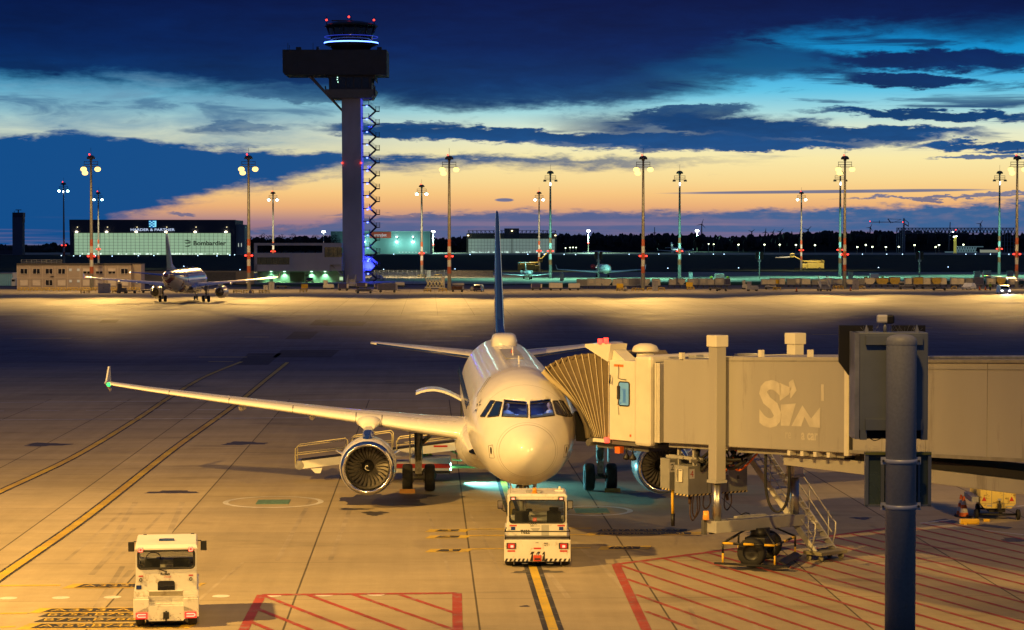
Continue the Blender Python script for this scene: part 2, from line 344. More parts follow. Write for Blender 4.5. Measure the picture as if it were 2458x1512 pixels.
# ------------------------------------------------------------------ ground
def ground_mat(name, base, var, rough, jointed=False, streak=.3, tint2=None, spec=.4, wear=None, grad=None):
    m = bpy.data.materials.new(name); m.use_nodes = True; n = m.node_tree; b = n.nodes['Principled BSDF']; l = n.links
    g = n.nodes.new('ShaderNodeNewGeometry')
    def nz(sc, st, det=6, ro=.6):
        mp = n.nodes.new('ShaderNodeMapping'); mp.inputs['Scale'].default_value = st; l.new(g.outputs['Position'], mp.inputs[0])
        t = n.nodes.new('ShaderNodeTexNoise'); t.inputs['Scale'].default_value = sc; t.inputs['Detail'].default_value = det; t.inputs['Roughness'].default_value = ro; l.new(mp.outputs[0], t.inputs['Vector']); return t.outputs[0]
    def mth(op, a, c=None, clamp=False):
        q = n.nodes.new('ShaderNodeMath'); q.operation = op; q.use_clamp = clamp
        for i, x in enumerate((a, c)):
            if x is None: continue
            if isinstance(x, (int, float)): q.inputs[i].default_value = x
            else: l.new(x, q.inputs[i])
        return q.outputs[0]
    def mr(x, a, c, d, e):
        q = n.nodes.new('ShaderNodeMapRange'); l.new(x, q.inputs[0]); q.inputs[1].default_value = a; q.inputs[2].default_value = c; q.inputs[3].default_value = d; q.inputs[4].default_value = e; return q.outputs[0]
    f = mth('MULTIPLY', mr(nz(.06, (1, 1, 1)), .3, .7, 1-var, 1+var), mr(nz(1.6, (1, 1, 1), 8, .7), .25, .75, 1-var*.5, 1+var*.5))
    f = mth('MULTIPLY', f, mr(nz(.9, (.05, .6, 1), 4, .6), .3, .7, 1-streak*.55, 1+streak*.35))
    f = mth('MULTIPLY', f, mr(nz(.8, (1.5, .06, 1), 5, .65), .3, .7, 1-streak*.4, 1+streak*.3))
    f = mth('MULTIPLY', f, mr(nz(.22, (.5, 1.6, 1), 6, .6), .57, .72, 1, .62))
    f = mth('MULTIPLY', f, mr(nz(22, (1, 1, 1), 3, .7), .3, .7, .93, 1.07))
    if jointed:
        sp = n.nodes.new('ShaderNodeSeparateXYZ'); l.new(g.outputs['Position'], sp.inputs[0])
        for ax, off, step, wd_ in ((0, JX, 5.27, .035), (1, JY, 7.6, .03)):
            t = mth('ABSOLUTE', mth('SUBTRACT', mth('FRACT', mth('DIVIDE', mth('SUBTRACT', sp.outputs[ax], off-step*40.5), step)), .5))
            f = mth('MULTIPLY', f, mr(t, wd_/step*.5, wd_/step*1.1, .28 if ax == 0 else .55, 1))
            cell = mth('FLOOR', mth('DIVIDE', mth('SUBTRACT', sp.outputs[ax], off-step*40), step))
            wn = n.nodes.new('ShaderNodeTexWhiteNoise'); wn.noise_dimensions = '1D'; l.new(cell, wn.inputs['W']); f = mth('MULTIPLY', f, mr(wn.outputs[0], 0, 1, .89, 1.07))
    mx = n.nodes.new('ShaderNodeMix'); mx.data_type = 'RGBA'; mx.blend_type = 'MULTIPLY'; mx.inputs[0].default_value = 1
    c2 = n.nodes.new('ShaderNodeMix'); c2.data_type = 'RGBA'; l.new(mr(nz(.1, (1, 2, 1)), .35, .65, 0, 1), c2.inputs[0]); c2.inputs[6].default_value = (*base, 1)
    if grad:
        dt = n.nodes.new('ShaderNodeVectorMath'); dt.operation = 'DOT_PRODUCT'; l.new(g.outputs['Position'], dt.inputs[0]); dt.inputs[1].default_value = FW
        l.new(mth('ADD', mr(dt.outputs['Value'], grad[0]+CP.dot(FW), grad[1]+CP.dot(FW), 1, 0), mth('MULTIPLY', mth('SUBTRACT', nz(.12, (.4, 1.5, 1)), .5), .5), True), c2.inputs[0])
    c2.inputs[7].default_value = (*(tint2 or base), 1)
    cb = n.nodes.new('ShaderNodeCombineColor'); [l.new(f, cb.inputs[i]) for i in range(3)]
    c2o = c2.outputs[2]
    if wear:
        wx = n.nodes.new('ShaderNodeMix'); wx.data_type = 'RGBA'; l.new(mr(nz(2.2, (1, 1, 1), 9, .75), .52, .62, 0, wear), wx.inputs[0]); l.new(c2o, wx.inputs[6]); wx.inputs[7].default_value = (.26, .24, .21, 1); c2o = wx.outputs[2]
    l.new(c2o, mx.inputs[6]); l.new(cb.outputs[0], mx.inputs[7]); l.new(mx.outputs[2], b.inputs['Base Color'])
    l.new(mr(nz(.4, (.4, 1.2, 1)), .3, .7, rough-.1, rough+.12), b.inputs['Roughness']); b.inputs['Specular IOR Level'].default_value = spec
    bp = n.nodes.new('ShaderNodeBump'); bp.inputs['Strength'].default_value = .25; bp.inputs['Distance'].default_value = .01; l.new(nz(30, (1, 1, 1), 3), bp.inputs['Height']); l.new(bp.outputs[0], b.inputs['Normal'])
    return m
JX = G(1142, 1437).x; JY = G(1142, 1437).y
CONC = ground_mat('apron_concrete', (.43, .358, .245), .15, .72, True, .2, (.39, .33, .23), .12)
ASPH = ground_mat('taxiway_asphalt', (.105, .107, .165), .2, .68, False, .4, (.12, .12, .175), .12)
ROADM = ground_mat('service_road_asphalt', (.07, .07, .075), .15, .7, False, .3)
GRASS = ground_mat('field_grass', (.018, .026, .016), .3, .95, False, .2, (.028, .034, .018), .1)
VERGE = ground_mat('verge_grass', (.03, .06, .015), .3, .95, False, .2, (.05, .08, .02), .1)
def strip(name, mat, d0, d1, z, x0=-900, x1=900, n=1):
    mb = MB()
    mb.face([W(x0, d0, z), W(x1, d0, z), W(x1, d1, z), W(x0, d1, z)]); return struct(mb.build(name, mat))
D = gd
strip('ground', GRASS, -400, 9000, -.10, -6000, 6000)
strip('apron', CONC, -60, D(694), 0)
strip('taxiway', ASPH, D(862), D(757), .004)
strip('worn_apron', ground_mat('worn_concrete', (.105, .107, .165), .2, .7, False, .25, (.41, .345, .238), .12, None, (D(950), D(868))), D(958), D(862), .002)  # asphalt-to-concrete grading puts the floodlight falloff into the ground colour
strip('service_road', ROADM, D(694), D(684), .0)
strip('far_apron', CONC, D(682), D(653), .0)
strip('far_taxiway', CONC, D(611.5), D(606.5), .0, -2500, 2500)
def blobstrip(name, pts, z, mat):
    mb = MB(); mb.face([V((*G(x, y).xy, z)) for x, y in pts]); return struct(mb.build(name, mat))
for i, pts in enumerate((((1275, 688), (1290, 682), (1480, 677), (2458, 674), (2458, 684), (1500, 685), (1330, 690)), ((800, 690), (860, 683), (960, 682), (980, 688)), ((540, 688), (620, 682), (830, 680), (838, 688)), ((1200, 683), (1235, 681), (1238, 684), (1205, 686)))):
    blobstrip('grass_verge', pts, .006, VERGE)
TYRE = ground_mat('tyre_rub_marks', (.365, .31, .225), .15, .7, False, .6, (.40, .34, .25), .12)
# ---- painted markings (thin sheets a few mm above the concrete)
PYEL = ground_mat('marking_yellow', (.66, .47, .03), .12, .6, False, .4, (.5, .33, .05), wear=0.55)
PWHT = ground_mat('marking_white', (.62, .6, .56), .15, .6, False, .4, wear=.4)
PRED = ground_mat('marking_red', (.36, .06, .035), .15, .6, False, .5, (.34, .06, .035), wear=0.6)
PBLK = ground_mat('marking_black', (.035, .035, .038), .2, .7, False, .4, wear=0.5)
PPNK = ground_mat('stain_pale', (.42, .38, .33), .1, .6, False, .3)
STAIN = ground_mat('oil_stain', (.06, .055, .05), .3, .5, False, .3)
GZ = [0]
def gline(mb, pts, w, z, px=True):
    q = [G(*p) if px else V(p) for p in pts]
    for a, b in zip(q, q[1:]):
        d = (b-a).normalized(); s = V((-d.y, d.x, 0))*w/2
        GZ[0] = (GZ[0]+1) % 24; zz = z+GZ[0]*.00012
        mb.face([V((*(p).xy, zz)) for p in (a-s, b-s, b+s, a+s)])
# stand centreline and the two lead-in curves
def smooth(pts, k=8):
    out = []
    for i in range(len(pts)-1):
        p0, p1, p2, p3 = pts[max(i-1, 0)], pts[i], pts[i+1], pts[min(i+2, len(pts)-1)]
        for j in range(k):
            t = j/k; out.append(tuple(.5*((2*b)+(-a+c)*t+(2*a-5*b+4*c-d)*t*t+(-a+3*b-3*c+d)*t**3) for a, b, c, d in zip(p0, p1, p2, p3)))
    return out+[pts[-1]]
def curve_line(ptspx, w, wb):
    q = smooth([tuple(G(*p)) for p in ptspx])
    mb = MB(); gline(mb, q, wb, .005, False); struct(mb.build('marking_line_border', PBLK))
    mb = MB(); gline(mb, q, w, .009, False); struct(mb.build('marking_line', PYEL))
xl = G(1335, 1530).x
c0 = [(xl, -25, 0), (xl-.02, -4, 0), (xl-.1, 8, 0), (xl-.1, 30, 0)]
for w, z, m, nm in ((.56, .005, PBLK, 'marking_line_border'), (.26, .009, PYEL, 'marking_line')):
    mb = MB(); gline(mb, c0, w, z, False); struct(mb.build(nm, m))
curve_line([(-60, 1430), (0, 1385), (215, 1235), (420, 1075), (560, 975), (640, 910), (690, 870)], .32, .52)
curve_line([(-60, 1210), (0, 1180), (180, 1095), (330, 1005), (405, 955), (490, 905), (580, 868)], .32, .52)
mb = MB()
for a, b in (((0, 1406), (145, 1405)), ((0, 1473), (66, 1472)), ((0, 1506), (38, 1504)), ((1125, 1270.5), (1420, 1268)), ((1125, 1286), (1440, 1283)), ((1125, 1318), (1418, 1315))):
    gline(mb, [a, b], .22, .007)
struct(mb.build('stop_bar_markings', PYEL))
mb = MB()
for a, b in (((0, 966), (1105, 958)), ((0, 1008), (1105, 1000))): gline(mb, [a, b], .34, .007)
for i in range(9): gline(mb, [(-60+i*133, 987-i*.9), (10+i*133, 986.5-i*.9)], .3, .007)
for a, b in (((2210, 1256), (2458, 1284)), ((2210, 1256), (2300, 1246)), ((2300, 1250), (2380, 1243)), ((2440, 1216), (2480, 1211))): gline(mb, [a, b], .16, .007)
struct(mb.build('service_lane_lines', PWHT))
mb = MB()
for i in range(8):
    c = G(22+124*(i if i < 4 else i+.1)-(0 if i else 2), 1436-i*1.2)
    mb.faces([V((c.x+.26*cos(a*pi/8), c.y+.26*sin(a*pi/8), .007)) for a in range(16)], [tuple(range(16))])
struct(mb.build('lane_dot_markings', PWHT))
def ringmark(px, py, rx):
    c = G(px, py); r = depth(c)/FOC*rx; mb = MB(); n = 48
    mb.faces([V((c.x+q*cos(2*pi*i/n), c.y+q*sin(2*pi*i/n), .007)) for q in (r, r-.22) for i in range(n)], [(i, (i+1) % n, n+(i+1) % n, n+i) for i in range(n)])
    struct(mb.build('hydrant_ring_marking', PWHT))
    mb = MB(); mb.box((c.x, c.y, .008), (1.3, 1.5, .012)); struct(mb.build('hydrant_cover', pm('hydrant_cover_green', (.10, .20, .14), .6, 0, .4, 6)))
ringmark(656, 1205, 121); ringmark(1420, 1226, 100)
# red hatched equipment areas
mb = MB()
def rl(pts, w): gline(mb, pts, w, .007)
rl([(628, 1428), (1097, 1424)], .28); rl([(1097, 1424), (1099, 1530)], .28); rl([(628, 1428), (560, 1560)], .28)
rl([(1478, 1355), (1560, 1530)], .28); rl([(1478, 1355), (1760, 1318), (2130, 1268)], .26)
def isect(p, d, a, b):                       # along the line p + t d, where does it cross the segment line a-b
    e = b-a; den = d.x*e.y-d.y*e.x; return ((a.x-p.x)*e.y-(a.y-p.y)*e.x)/den
hd = (G(2124, 1490)-G(1682.6, 1354.5)).normalized(); o0 = G(1485, 1356); stp = G(1505, 1390)-o0; ta, tb = G(1478, 1355), G(2130, 1268)
for k in range(-16, 8):
    p = o0+stp*k; t0 = 0
    if k < 0: t0 = isect(p, hd, ta, tb)
    gline(mb, [p+hd*t0, p+hd*min(60, t0+44)], .155, .007, False)
hd = (G(1085, 1510)-G(850, 1428)).normalized(); ra, rb_ = G(1097, 1424), G(1099, 1530); la, lb = G(628, 1428), G(560, 1560)
for i in range(-4, 4):
    p = G(628+i*111, 1428) if i >= 0 else G(628-(-i)*16, 1428+(-i)*31); t1 = isect(p, hd, ra, rb_)
    gline(mb, [p, p+hd*t1], .17, .007, False)
struct(mb.build('equipment_area_hatching', PRED))
# aircraft type lettering beside the stop bars
def gtext(txt, px, py, h, border=True, wpx=None, pad=.12):
    a = G(px, py); dep = depth(a); wid = wpx/FOC*dep
    def mtx(z): return M.Translation((a.x, a.y, z)) @ M.Rotation(-YAW*0, 4, 'Z')
    if border:
        mb = MB(); mb.face([V((a.x-.55, a.y-.32*h-.12, .007)), V((a.x+wid+.5, a.y-.32*h-.12, .007)), V((a.x+wid+.7, a.y+.95*h+.12, .007)), V((a.x-.35, a.y+.95*h+.12, .007))]); struct(mb.build('stand_marking_border', PYEL))
    mb = MB(); mb.face([V((a.x-.2, a.y-.3*h, .010)), V((a.x+wid+.2, a.y-.3*h, .010)), V((a.x+wid+.3, a.y+.95*h, .010)), V((a.x, a.y+.95*h, .010))]); struct(mb.build('stand_marking_panel', PBLK))
    t = MB(); w = t.text(txt, h*1.12, M()); t.b.free()
    mb = MB(); mb.text(txt, h*1.12, mtx(.014), 0, wid/max(w, .01)); struct(mb.build('stand_marking_lettering', PYEL))
gtext("A332,A339", 195, 1409, .55, True, 240); gtext("A333,A339", 118, 1468, .5, True, 290); gtext("B752,B753,B78", 110, 1479, .5, False, 300); gtext("B77L,B788", 100, 1491, .5, False, 225); gtext("A359,B744,B77", 92, 1506, .55, True, 320)
for t, px, py in (("3", 1064, 1275, ), ("2", 1065, 1290), ("1", 1067, 1323)):
    gtext(t, px-8, py, .45, True, 28)
gtext("A321", 1472, 1317, .55, True, 48); gtext("A319,A320,BCS1,BCS3", 1440, 1283, .5, True, 205); gtext("B737,B738,B739", 1445, 1275, .5, False, 190)
# blue pictogram patches with white dash near the cart
mb = MB()
for pts in (((2225, 1252), (2270, 1245), (2300, 1252), (2290, 1257)), ((2340, 1262), (2362, 1258), (2432, 1266), (2420, 1270))): mb.face([V((*G(*p).xy, .006)) for p in pts])
struct(mb.build('blue_ground_marking', pm('marking_blue', (.03, .05, .12), .7)))
# oil stains, filled repairs, flush light covers
mb = MB(); rnd = random.Random(3)
for px, py, rx, ry in ((110, 1067, 52, 4), (415, 1181, 60, 3.5), (586, 1064, 50, 4), (880, 1196, 60, 9), (930, 1203, 90, 12), (980, 1192, 60, 8), (900, 1232, 28, 5), (1560, 1188, 40, 8), (1600, 1280, 70, 5), (850, 1222, 40, 2.5), (2068, 1244, 24, 3), (2440, 1296, 40, 5), (1815, 1365, 70, 6), (1290, 1372, 60, 4), (1260, 1455, 12, 2), (1240, 1355, 30, 3), (1640, 1282, 40, 4)):
    c = G(px, py); k = depth(c)/FOC; n = 22; ph = rnd.random()*6
    c1 = V((c.x, c.y, 0)); ryw = (G(px, py-ry)-G(px, py+ry)).length/2
    mb.faces([c1+V((k*rx*cos(2*pi*i/n), ryw*sin(2*pi*i/n), 0))*(1+.22*sin(3*i*2*pi/n+ph)+.15*sin(7*i*2*pi/n))+V((0, 0, .0022+px*1e-6)) for i in range(n)], [tuple(range(n))])
struct(mb.build('oil_stains', STAIN))
mb = MB(); rnd = random.Random(12)
for i in range(11):
    x0 = rnd.uniform(-16, 12); y0 = rnd.uniform(-22, 2); ln_ = rnd.uniform(6, 22); bend = rnd.uniform(-.10, .10); q = [(x0+bend*t*t*ln_*.12+bend*8*t, y0+ln_*t, 0) for t in [k/8 for k in range(9)]]; w_ = rnd.uniform(.10, .22)
    for o_ in (0, rnd.uniform(1.4, 1.9)): gline(mb, [(a+o_, b, c) for a, b, c in q], w_, .0012, False)
struct(mb.build('tyre_marks', TYRE))
mb = MB()
for px, py, w, h in ((830, 777, 46, 5), (770, 774, 20, 7), (725, 805, 30, 9), (735, 849, 70, 9), (620, 862, 40, 14), (262, 771, 20, 4)):
    mb.face([V((*G(px+a*w+b*h*1.2, py-b*h).xy, .007)) for a, b in ((-1, -1), (1, -1), (1, 1), (-1, 1))])
struct(mb.build('asphalt_patches', ground_mat('asphalt_patch', (.055, .055, .075), .2, .7, False, .4, None, .12)))
mb = MB()
for px, py, w in ((616, 809, 30), (1107, 807, 27), (2330, 802, 28), (2225, 787, 14), (210, 737, 36), (535, 857, 58), (1980, 803, 30), (530, 868, 30), (100, 812, 70)):
    gline(mb, [(px-w, py), (px+w, py)], 1.1, .0085)
struct(mb.build('taxiway_marking_dashes', ground_mat('marking_dash_faded', (.40, .30, .10), .15, .6, False, .5)))
# ------------------------------------------------------------------ the parked airliner (nose at the origin, tail along +Y)
from mathutils.bvhtree import BVHTree
FUS = [(0, .02, 3.28, 3.22), (.06, .24, 3.50, 3.02), (.2, .43, 3.67, 2.83), (.45, .66, 3.86, 2.60), (.85, .93, 4.09, 2.37), (1.3, 1.18, 4.31, 2.18), (1.75, 1.37, 4.56, 2.04), (2.1, 1.49, 4.80, 1.95),
       (2.5, 1.60, 5.05, 1.88), (3.0, 1.71, 5.30, 1.82), (3.6, 1.81, 5.52, 1.77), (4.3, 1.89, 5.68, 1.73), (5.1, 1.945, 5.79, 1.71), (6.2, 1.975, 5.84, 1.70), (7.5, 1.975, 5.85, 1.70), (9, 1.975, 5.85, 1.70), (12, 1.975, 5.85, 1.70), (15, 1.975, 5.85, 1.70), (18, 1.975, 5.85, 1.70),
       (21, 1.975, 5.85, 1.70), (24, 1.975, 5.85, 1.72), (26, 1.95, 5.85, 1.83), (28, 1.86, 5.84, 2.12), (30, 1.68, 5.82, 2.58), (32, 1.40, 5.76, 3.16), (34, 1.02, 5.63, 3.80), (36, .58, 5.38, 4.40), (37.3, .25, 5.12, 4.72), (37.57, .10, 5.02, 4.84)]
def catrom(tbl, x):
    for i in range(len(tbl)-1):
        if x <= tbl[i+1][0] or i == len(tbl)-2:
            p1, p2 = tbl[i], tbl[i+1]; t = (x-p1[0])/(p2[0]-p1[0])
            return tuple(a+(b-a)*t for a, b in zip(p1[1:], p2[1:]))
def fus_ring(s, n=72):
    w, zt, zb = catrom(FUS, s); zc = (zt+zb)/2; h = (zt-zb)/2; ring = []
    for k in range(n):
        a = 2*pi*k/n; x, z = w*sin(a), zc+h*cos(a)
        if 1.4 < s < 3.4 and cos(a) > 0:                       # flattened brow above the windscreen
            z -= .05*cos(a)**2*sin((s-1.4)/2*pi)
        ring.append(V((x, s, z)))
    return ring
a320 = thing('airliner', 'large white twin-engined airliner with blue tail fin parked nose-on at the boarding bridge', 'airplane')
mb = MB(); st = [FUS[0][0], .02, .06, .12, .2, .32, .45]+[.45+i*.2 for i in range(1, 24)]+[5.4+i*.4 for i in range(0, 81)]
st = [s for s in st if s < 37.57]+[37.57]
mb.loft([fus_ring(s) for s in st], cap=True)
# wing-body fairing bulge joined in
FUSM = bpy.data.materials.new('fuselage_white'); FUSM.use_nodes = True
def fus_material(m):
    n = m.node_tree; b = n.nodes['Principled BSDF']; l = n.links; g = n.nodes.new('ShaderNodeTexCoord')
    def q(op, a, c=None, cl=False):
        t = n.nodes.new('ShaderNodeMath'); t.operation = op; t.use_clamp = cl
        for i, x in enumerate((a, c)):
            if x is None: continue
            if isinstance(x, (int, float)): t.inputs[i].default_value = x
            else: l.new(x, t.inputs[i])
        return t.outputs[0]
    sp = n.nodes.new('ShaderNodeSeparateXYZ'); l.new(g.outputs['Object'], sp.inputs[0])
    mp = n.nodes.new('ShaderNodeMapping'); mp.inputs['Scale'].default_value = (1.2, 9, 1.2); l.new(g.outputs['Object'], mp.inputs[0])
    nz = n.nodes.new('ShaderNodeTexNoise'); nz.inputs['Scale'].default_value = 1.0; nz.inputs['Detail'].default_value = 3; l.new(mp.outputs[0], nz.inputs['Vector'])
    n2 = n.nodes.new('ShaderNodeTexNoise'); n2.inputs['Scale'].default_value = 1.3; n2.inputs['Detail'].default_value = 7; l.new(g.outputs['Object'], n2.inputs['Vector'])
    cr = n.nodes.new('ShaderNodeValToRGB'); cr.color_ramp.elements[0].color = (.70, .69, .66, 1); cr.color_ramp.elements[1].color = (.78, .77, .74, 1); cr.color_ramp.elements[0].position = .3; cr.color_ramp.elements[1].position = .7; l.new(n2.outputs[0], cr.inputs[0])
    fr = q('ABSOLUTE', q('SUBTRACT', q('FRACT', q('DIVIDE', sp.outputs[1], 2.13)), .5))           # skin joints every 2.1 m
    ln = n.nodes.new('ShaderNodeMapRange'); l.new(fr, ln.inputs[0]); ln.inputs[1].default_value = .002; ln.inputs[2].default_value = .006; ln.inputs[3].default_value = .5
    rd = q('ABSOLUTE', q('SUBTRACT', sp.outputs[1], .93)); r2 = n.nodes.new('ShaderNodeMapRange'); l.new(rd, r2.inputs[0]); r2.inputs[1].default_value = .006; r2.inputs[2].default_value = .02; r2.inputs[3].default_value = .4   # radome joint
    mx = n.nodes.new('ShaderNodeMix'); mx.data_type = 'RGBA'; mx.blend_type = 'MULTIPLY'; mx.inputs[0].default_value = 1
    f = q('MULTIPLY', ln.outputs[0], r2.outputs[0]); cb = n.nodes.new('ShaderNodeCombineColor'); [l.new(f, cb.inputs[i]) for i in range(3)]
    l.new(cr.outputs[0], mx.inputs[6]); l.new(cb.outputs[0], mx.inputs[7]); l.new(mx.outputs[2], b.inputs['Base Color'])
    b.inputs['Roughness'].default_value = .3; b.inputs['Coat Weight'].default_value = .6; b.inputs['Coat Roughness'].default_value = .1
    bp = n.nodes.new('ShaderNodeBump'); bp.inputs['Strength'].default_value = .35; bp.inputs['Distance'].default_value = .02
    am = n.nodes.new('ShaderNodeMapRange'); l.new(sp.outputs[1], am.inputs[0]); am.inputs[1].default_value = 4; am.inputs[2].default_value = 9
    l.new(q('MULTIPLY', nz.outputs[0], am.outputs[0]), bp.inputs['Height']); l.new(bp.outputs[0], b.inputs['Normal']); l.new(bp.outputs[0], b.inputs['Coat Normal'])
fus_material(FUSM)
CABIN = pm('cockpit_interior', (.10, .13, .24), .6, var=.3)
fus = mb.build('fuselage', [FUSM, CABIN], a320)
dg = bpy.context.evaluated_depsgraph_get(); bv = BVHTree.FromObject(fus, dg)
CAM = V((CX, CY, CH))
def crop(x, y): return (1051.6+x*.2782, 771.2+y*.2782)
def hit(px, py):
    r = ray(px, py).normalized(); h = bv.ray_cast(CAM, r); return h
WIN = [((575, 700), (768, 718), (770, 832), (553, 822)), ((795, 715), (970, 695), (1002, 812), (797, 838)), ((500, 692), (552, 700), (523, 818), (428, 828)), ((455, 685), (490, 688), (405, 825), (366, 822)), ((990, 690), (1028, 688), (1110, 822), (1022, 802)), ((1042, 682), (1075, 690), (1158, 818), (1120, 820))]
PANE = glass('windscreen_glass', (.40, .55, 1.0), .34, .02); PANED = pm('side_window_glass', (.008, .022, .10), .06, var=.2, spec=1.0); SEAL = pm('window_seal', (.02, .018, .015), .6)
def quad_pts(q, k=6):
    out = []
    for j in range(k+1):
        for i in range(k+1):
            u, v = i/k, j/k
            x = (q[0][0]*(1-u)+q[1][0]*u)*(1-v)+(q[3][0]*(1-u)+q[2][0]*u)*v; y = (q[0][1]*(1-u)+q[1][1]*u)*(1-v)+(q[3][1]*(1-u)+q[2][1]*u)*v
            h = hit(*crop(x, y))
            if h[0] is None: return None
            out.append((h[0], h[1]))
    return out
def grow(q, k):
    cx, cy = sum(p[0] for p in q)/4, sum(p[1] for p in q)/4
    return [(x+(k if x > cx else -k), y+(k if y > cy else -k)) for x, y in q]
pockets = []
for wi, q in enumerate(WIN):
    pts = quad_pts(q)
    if not pts: continue
    k = 6; mb = MB(); off = .012
    mb.faces([p+n_*off for p, n_ in pts], [(j*(k+1)+i, j*(k+1)+i+1, (j+1)*(k+1)+i+1, (j+1)*(k+1)+i) for j in range(k) for i in range(k)], True)
    mb.build('cockpit_window', PANE if wi < 2 else PANED, a320)
    edge_ = [pts[i] for i in range(k+1)]+[pts[(j+1)*(k+1)-1] for j in range(1, k+1)]+[pts[k*(k+1)+i] for i in range(k-1, -1, -1)]+[pts[j*(k+1)] for j in range(k-1, 0, -1)]
    mb = MB(); mb.tube([p+n_*.012 for p, n_ in edge_], .022, 6, True); mb.build('window_surround', SEAL, a320)
    if wi < 2:
        cs = [pts[0][0], pts[k][0], pts[(k+1)**2-1][0], pts[k*(k+1)][0]]; nn = V((0, -1, .35)).normalized()
        mb = MB(); mb.mi = 0; cn = sum(cs, V())/4
        mb.faces([p+nn*.4 for p in cs]+[p+V((0, 1.15, .02)) for p in cs], [(0, 1, 2, 3), (7, 6, 5, 4), (0, 4, 5, 1), (1, 5, 6, 2), (2, 6, 7, 3), (3, 7, 4, 0)])
        o = mb.build('cut', CABIN); pockets.append((o, cn))
for o, c in pockets:
    md = fus.modifiers.new('b', 'BOOLEAN'); md.operation = 'DIFFERENCE'; md.object = o; md.solver = 'EXACT'; md.material_mode = 'TRANSFER'
dg.update(); me = bpy.data.meshes.new_from_object(fus.evaluated_get(bpy.context.evaluated_depsgraph_get())); fus.modifiers.clear(); fus.data = me
for o, c in pockets:
    bpy.data.objects.remove(o)
    pl = bpy.data.lights.new('cockpit_lamp', 'POINT'); pl.energy = 6; pl.color = (.42, .6, 1); pl.shadow_soft_size = .08; lo = bpy.data.objects.new('cockpit_lamp', pl); COL.objects.link(lo); lo.location = c+V((0, .4, .16))
# thin skin lines: door outline, service panels, static ports
def skin_line(ptscrop, r=.010, name='skin_panel_line', mat=None, closed=False):
    q = []
    m = len(ptscrop)
    for i in range(m if closed else m-1):
        a, b = ptscrop[i], ptscrop[(i+1) % m]
        for j in range(5):
            h = hit(*crop(a[0]+(b[0]-a[0])*j/5, a[1]+(b[1]-a[1])*j/5))
            if h[0]: q.append(h[0]+h[1]*.003)
    if len(q) > 2:
        mb = MB(); mb.tube(q, r, 5, closed); mb.build(name, mat or DGREY, a320)
skin_line([(335, 650), (345, 620), (430, 490), (455, 485), (440, 500), (350, 640)], .009, 'door_outline')
for pts in (((434, 1072), (470, 1066), (487, 1180), (447, 1178)), ((1093, 1068), (1124, 1066), (1112, 1168), (1082, 1172))): skin_line(pts, .007, 'static_port_plate', SEAL, True)
for c in ((457, 1114), (1105, 1110)):
    h = hit(*crop(*c)); mb = MB(); t = h[1].to_track_quat('Z', 'Y').to_matrix().to_4x4(); t.translation = h[0]+h[1]*.008
    mb.T = t; mb.faces([(.07*cos(a*pi/8), .13*sin(a*pi/8), 0) for a in range(16)], [tuple(range(16))]); mb.build('static_port', SEAL, a320)
# five-pointed emblem of triangles behind the cockpit windows
h = hit(*crop(345, 735)); t = h[1].to_track_quat('Z', 'Y').to_matrix().to_4x4(); t.translation = h[0]+h[1]*.02
mb = MB(); mb.T = t
for k in range(5):
    a = pi/2+k*2*pi/5; mb.face([(.36*cos(a), .36*sin(a), 0), (.13*cos(a+.62), .13*sin(a+.62), 0), (.16*cos(a-.15), .16*sin(a-.15), 0)])
mb.build('tail_emblem_marking', pm('emblem_dark', (.05, .05, .055), .5), a320)
# probes, aerials, drain masts
mb = MB()
for x, y in ((620, 1375), (928, 1375), (1020, 1330), (1105, 1240)):
    h = hit(*crop(x, y))
    if h[0]: mb.cyl(h[0], h[0]+h[1]*.16+V((0, .05, 0)), .018, .01, 6)
mb.build('probe', DGREY, a320)
mb = MB(); mb.prism([(0, 0), (.5, 0), (.62, .32), (.42, .32)], lambda u, v, t: (t, 14+u, 5.84+v), -.02, .02); mb.build('blade_aerial', ACWHITE, a320); mb = MB(); mb.prism([(0, 0), (.4, 0), (.5, .28), (.36, .28)], lambda u, v, t: (t, 8+u, 5.84+v), -.02, .02); mb.build('blade_aerial', ACWHITE, a320)
mb = MB(); mb.cyl((.05, 16, 5.84), (.05, 16, 5.98), .07, .05, 10); mb.build('beacon', REDP, a320)
mb = MB(); rings = []
for s_, w_, h_ in ((23.2, .1, .12), (23.35, .42, .40), (23.7, .56, .58), (24.6, .58, .62), (25.6, .5, .5), (26.6, .2, .2), (26.9, .05, .05)):
    rings.append([V((w_*(abs(cos(a))**.45)*(1 if cos(a) > 0 else -1), s_, 5.72+h_*(max(0, sin(a))**.5) + (-.05 if sin(a) <= 0 else 0))) for a in [2*pi*k/24 for k in range(24)]])
mb.loft(rings); mb.build('satellite_aerial_dome', ACWHITE, a320)
mb = MB(); mb.box((-.0, 15.6, 5.852), (.75, 7.5, .012)); mb.build('crown_walkway', pm('walkway_grey', (.42, .42, .41), .5), a320)
# cabin windows
mbw = MB(); mbw.faces([(0, -.13+.0, -.17), (0, .13, -.17), (0, .13, .17), (0, -.13, .17)], [(0, 1, 2, 3)]); wproto = None
for sd in (-1, 1):
    for i in range(30):
        s_ = 6.6+i*.81
        if wproto is None:
            mbw = MB(); mbw.prism([(.12*cos(a*pi/6), .17*sin(a*pi/6)) for a in range(12)], lambda u, v, t: (t, u, v), -.012, .012); wproto = mbw.build('cabin_window', PANED, a320); o = wproto
        else: o = wproto.copy(); COL.objects.link(o)
        o.location = (sd*1.945, s_, 4.42); o.rotation_euler = (0, -sd*.33, 0)
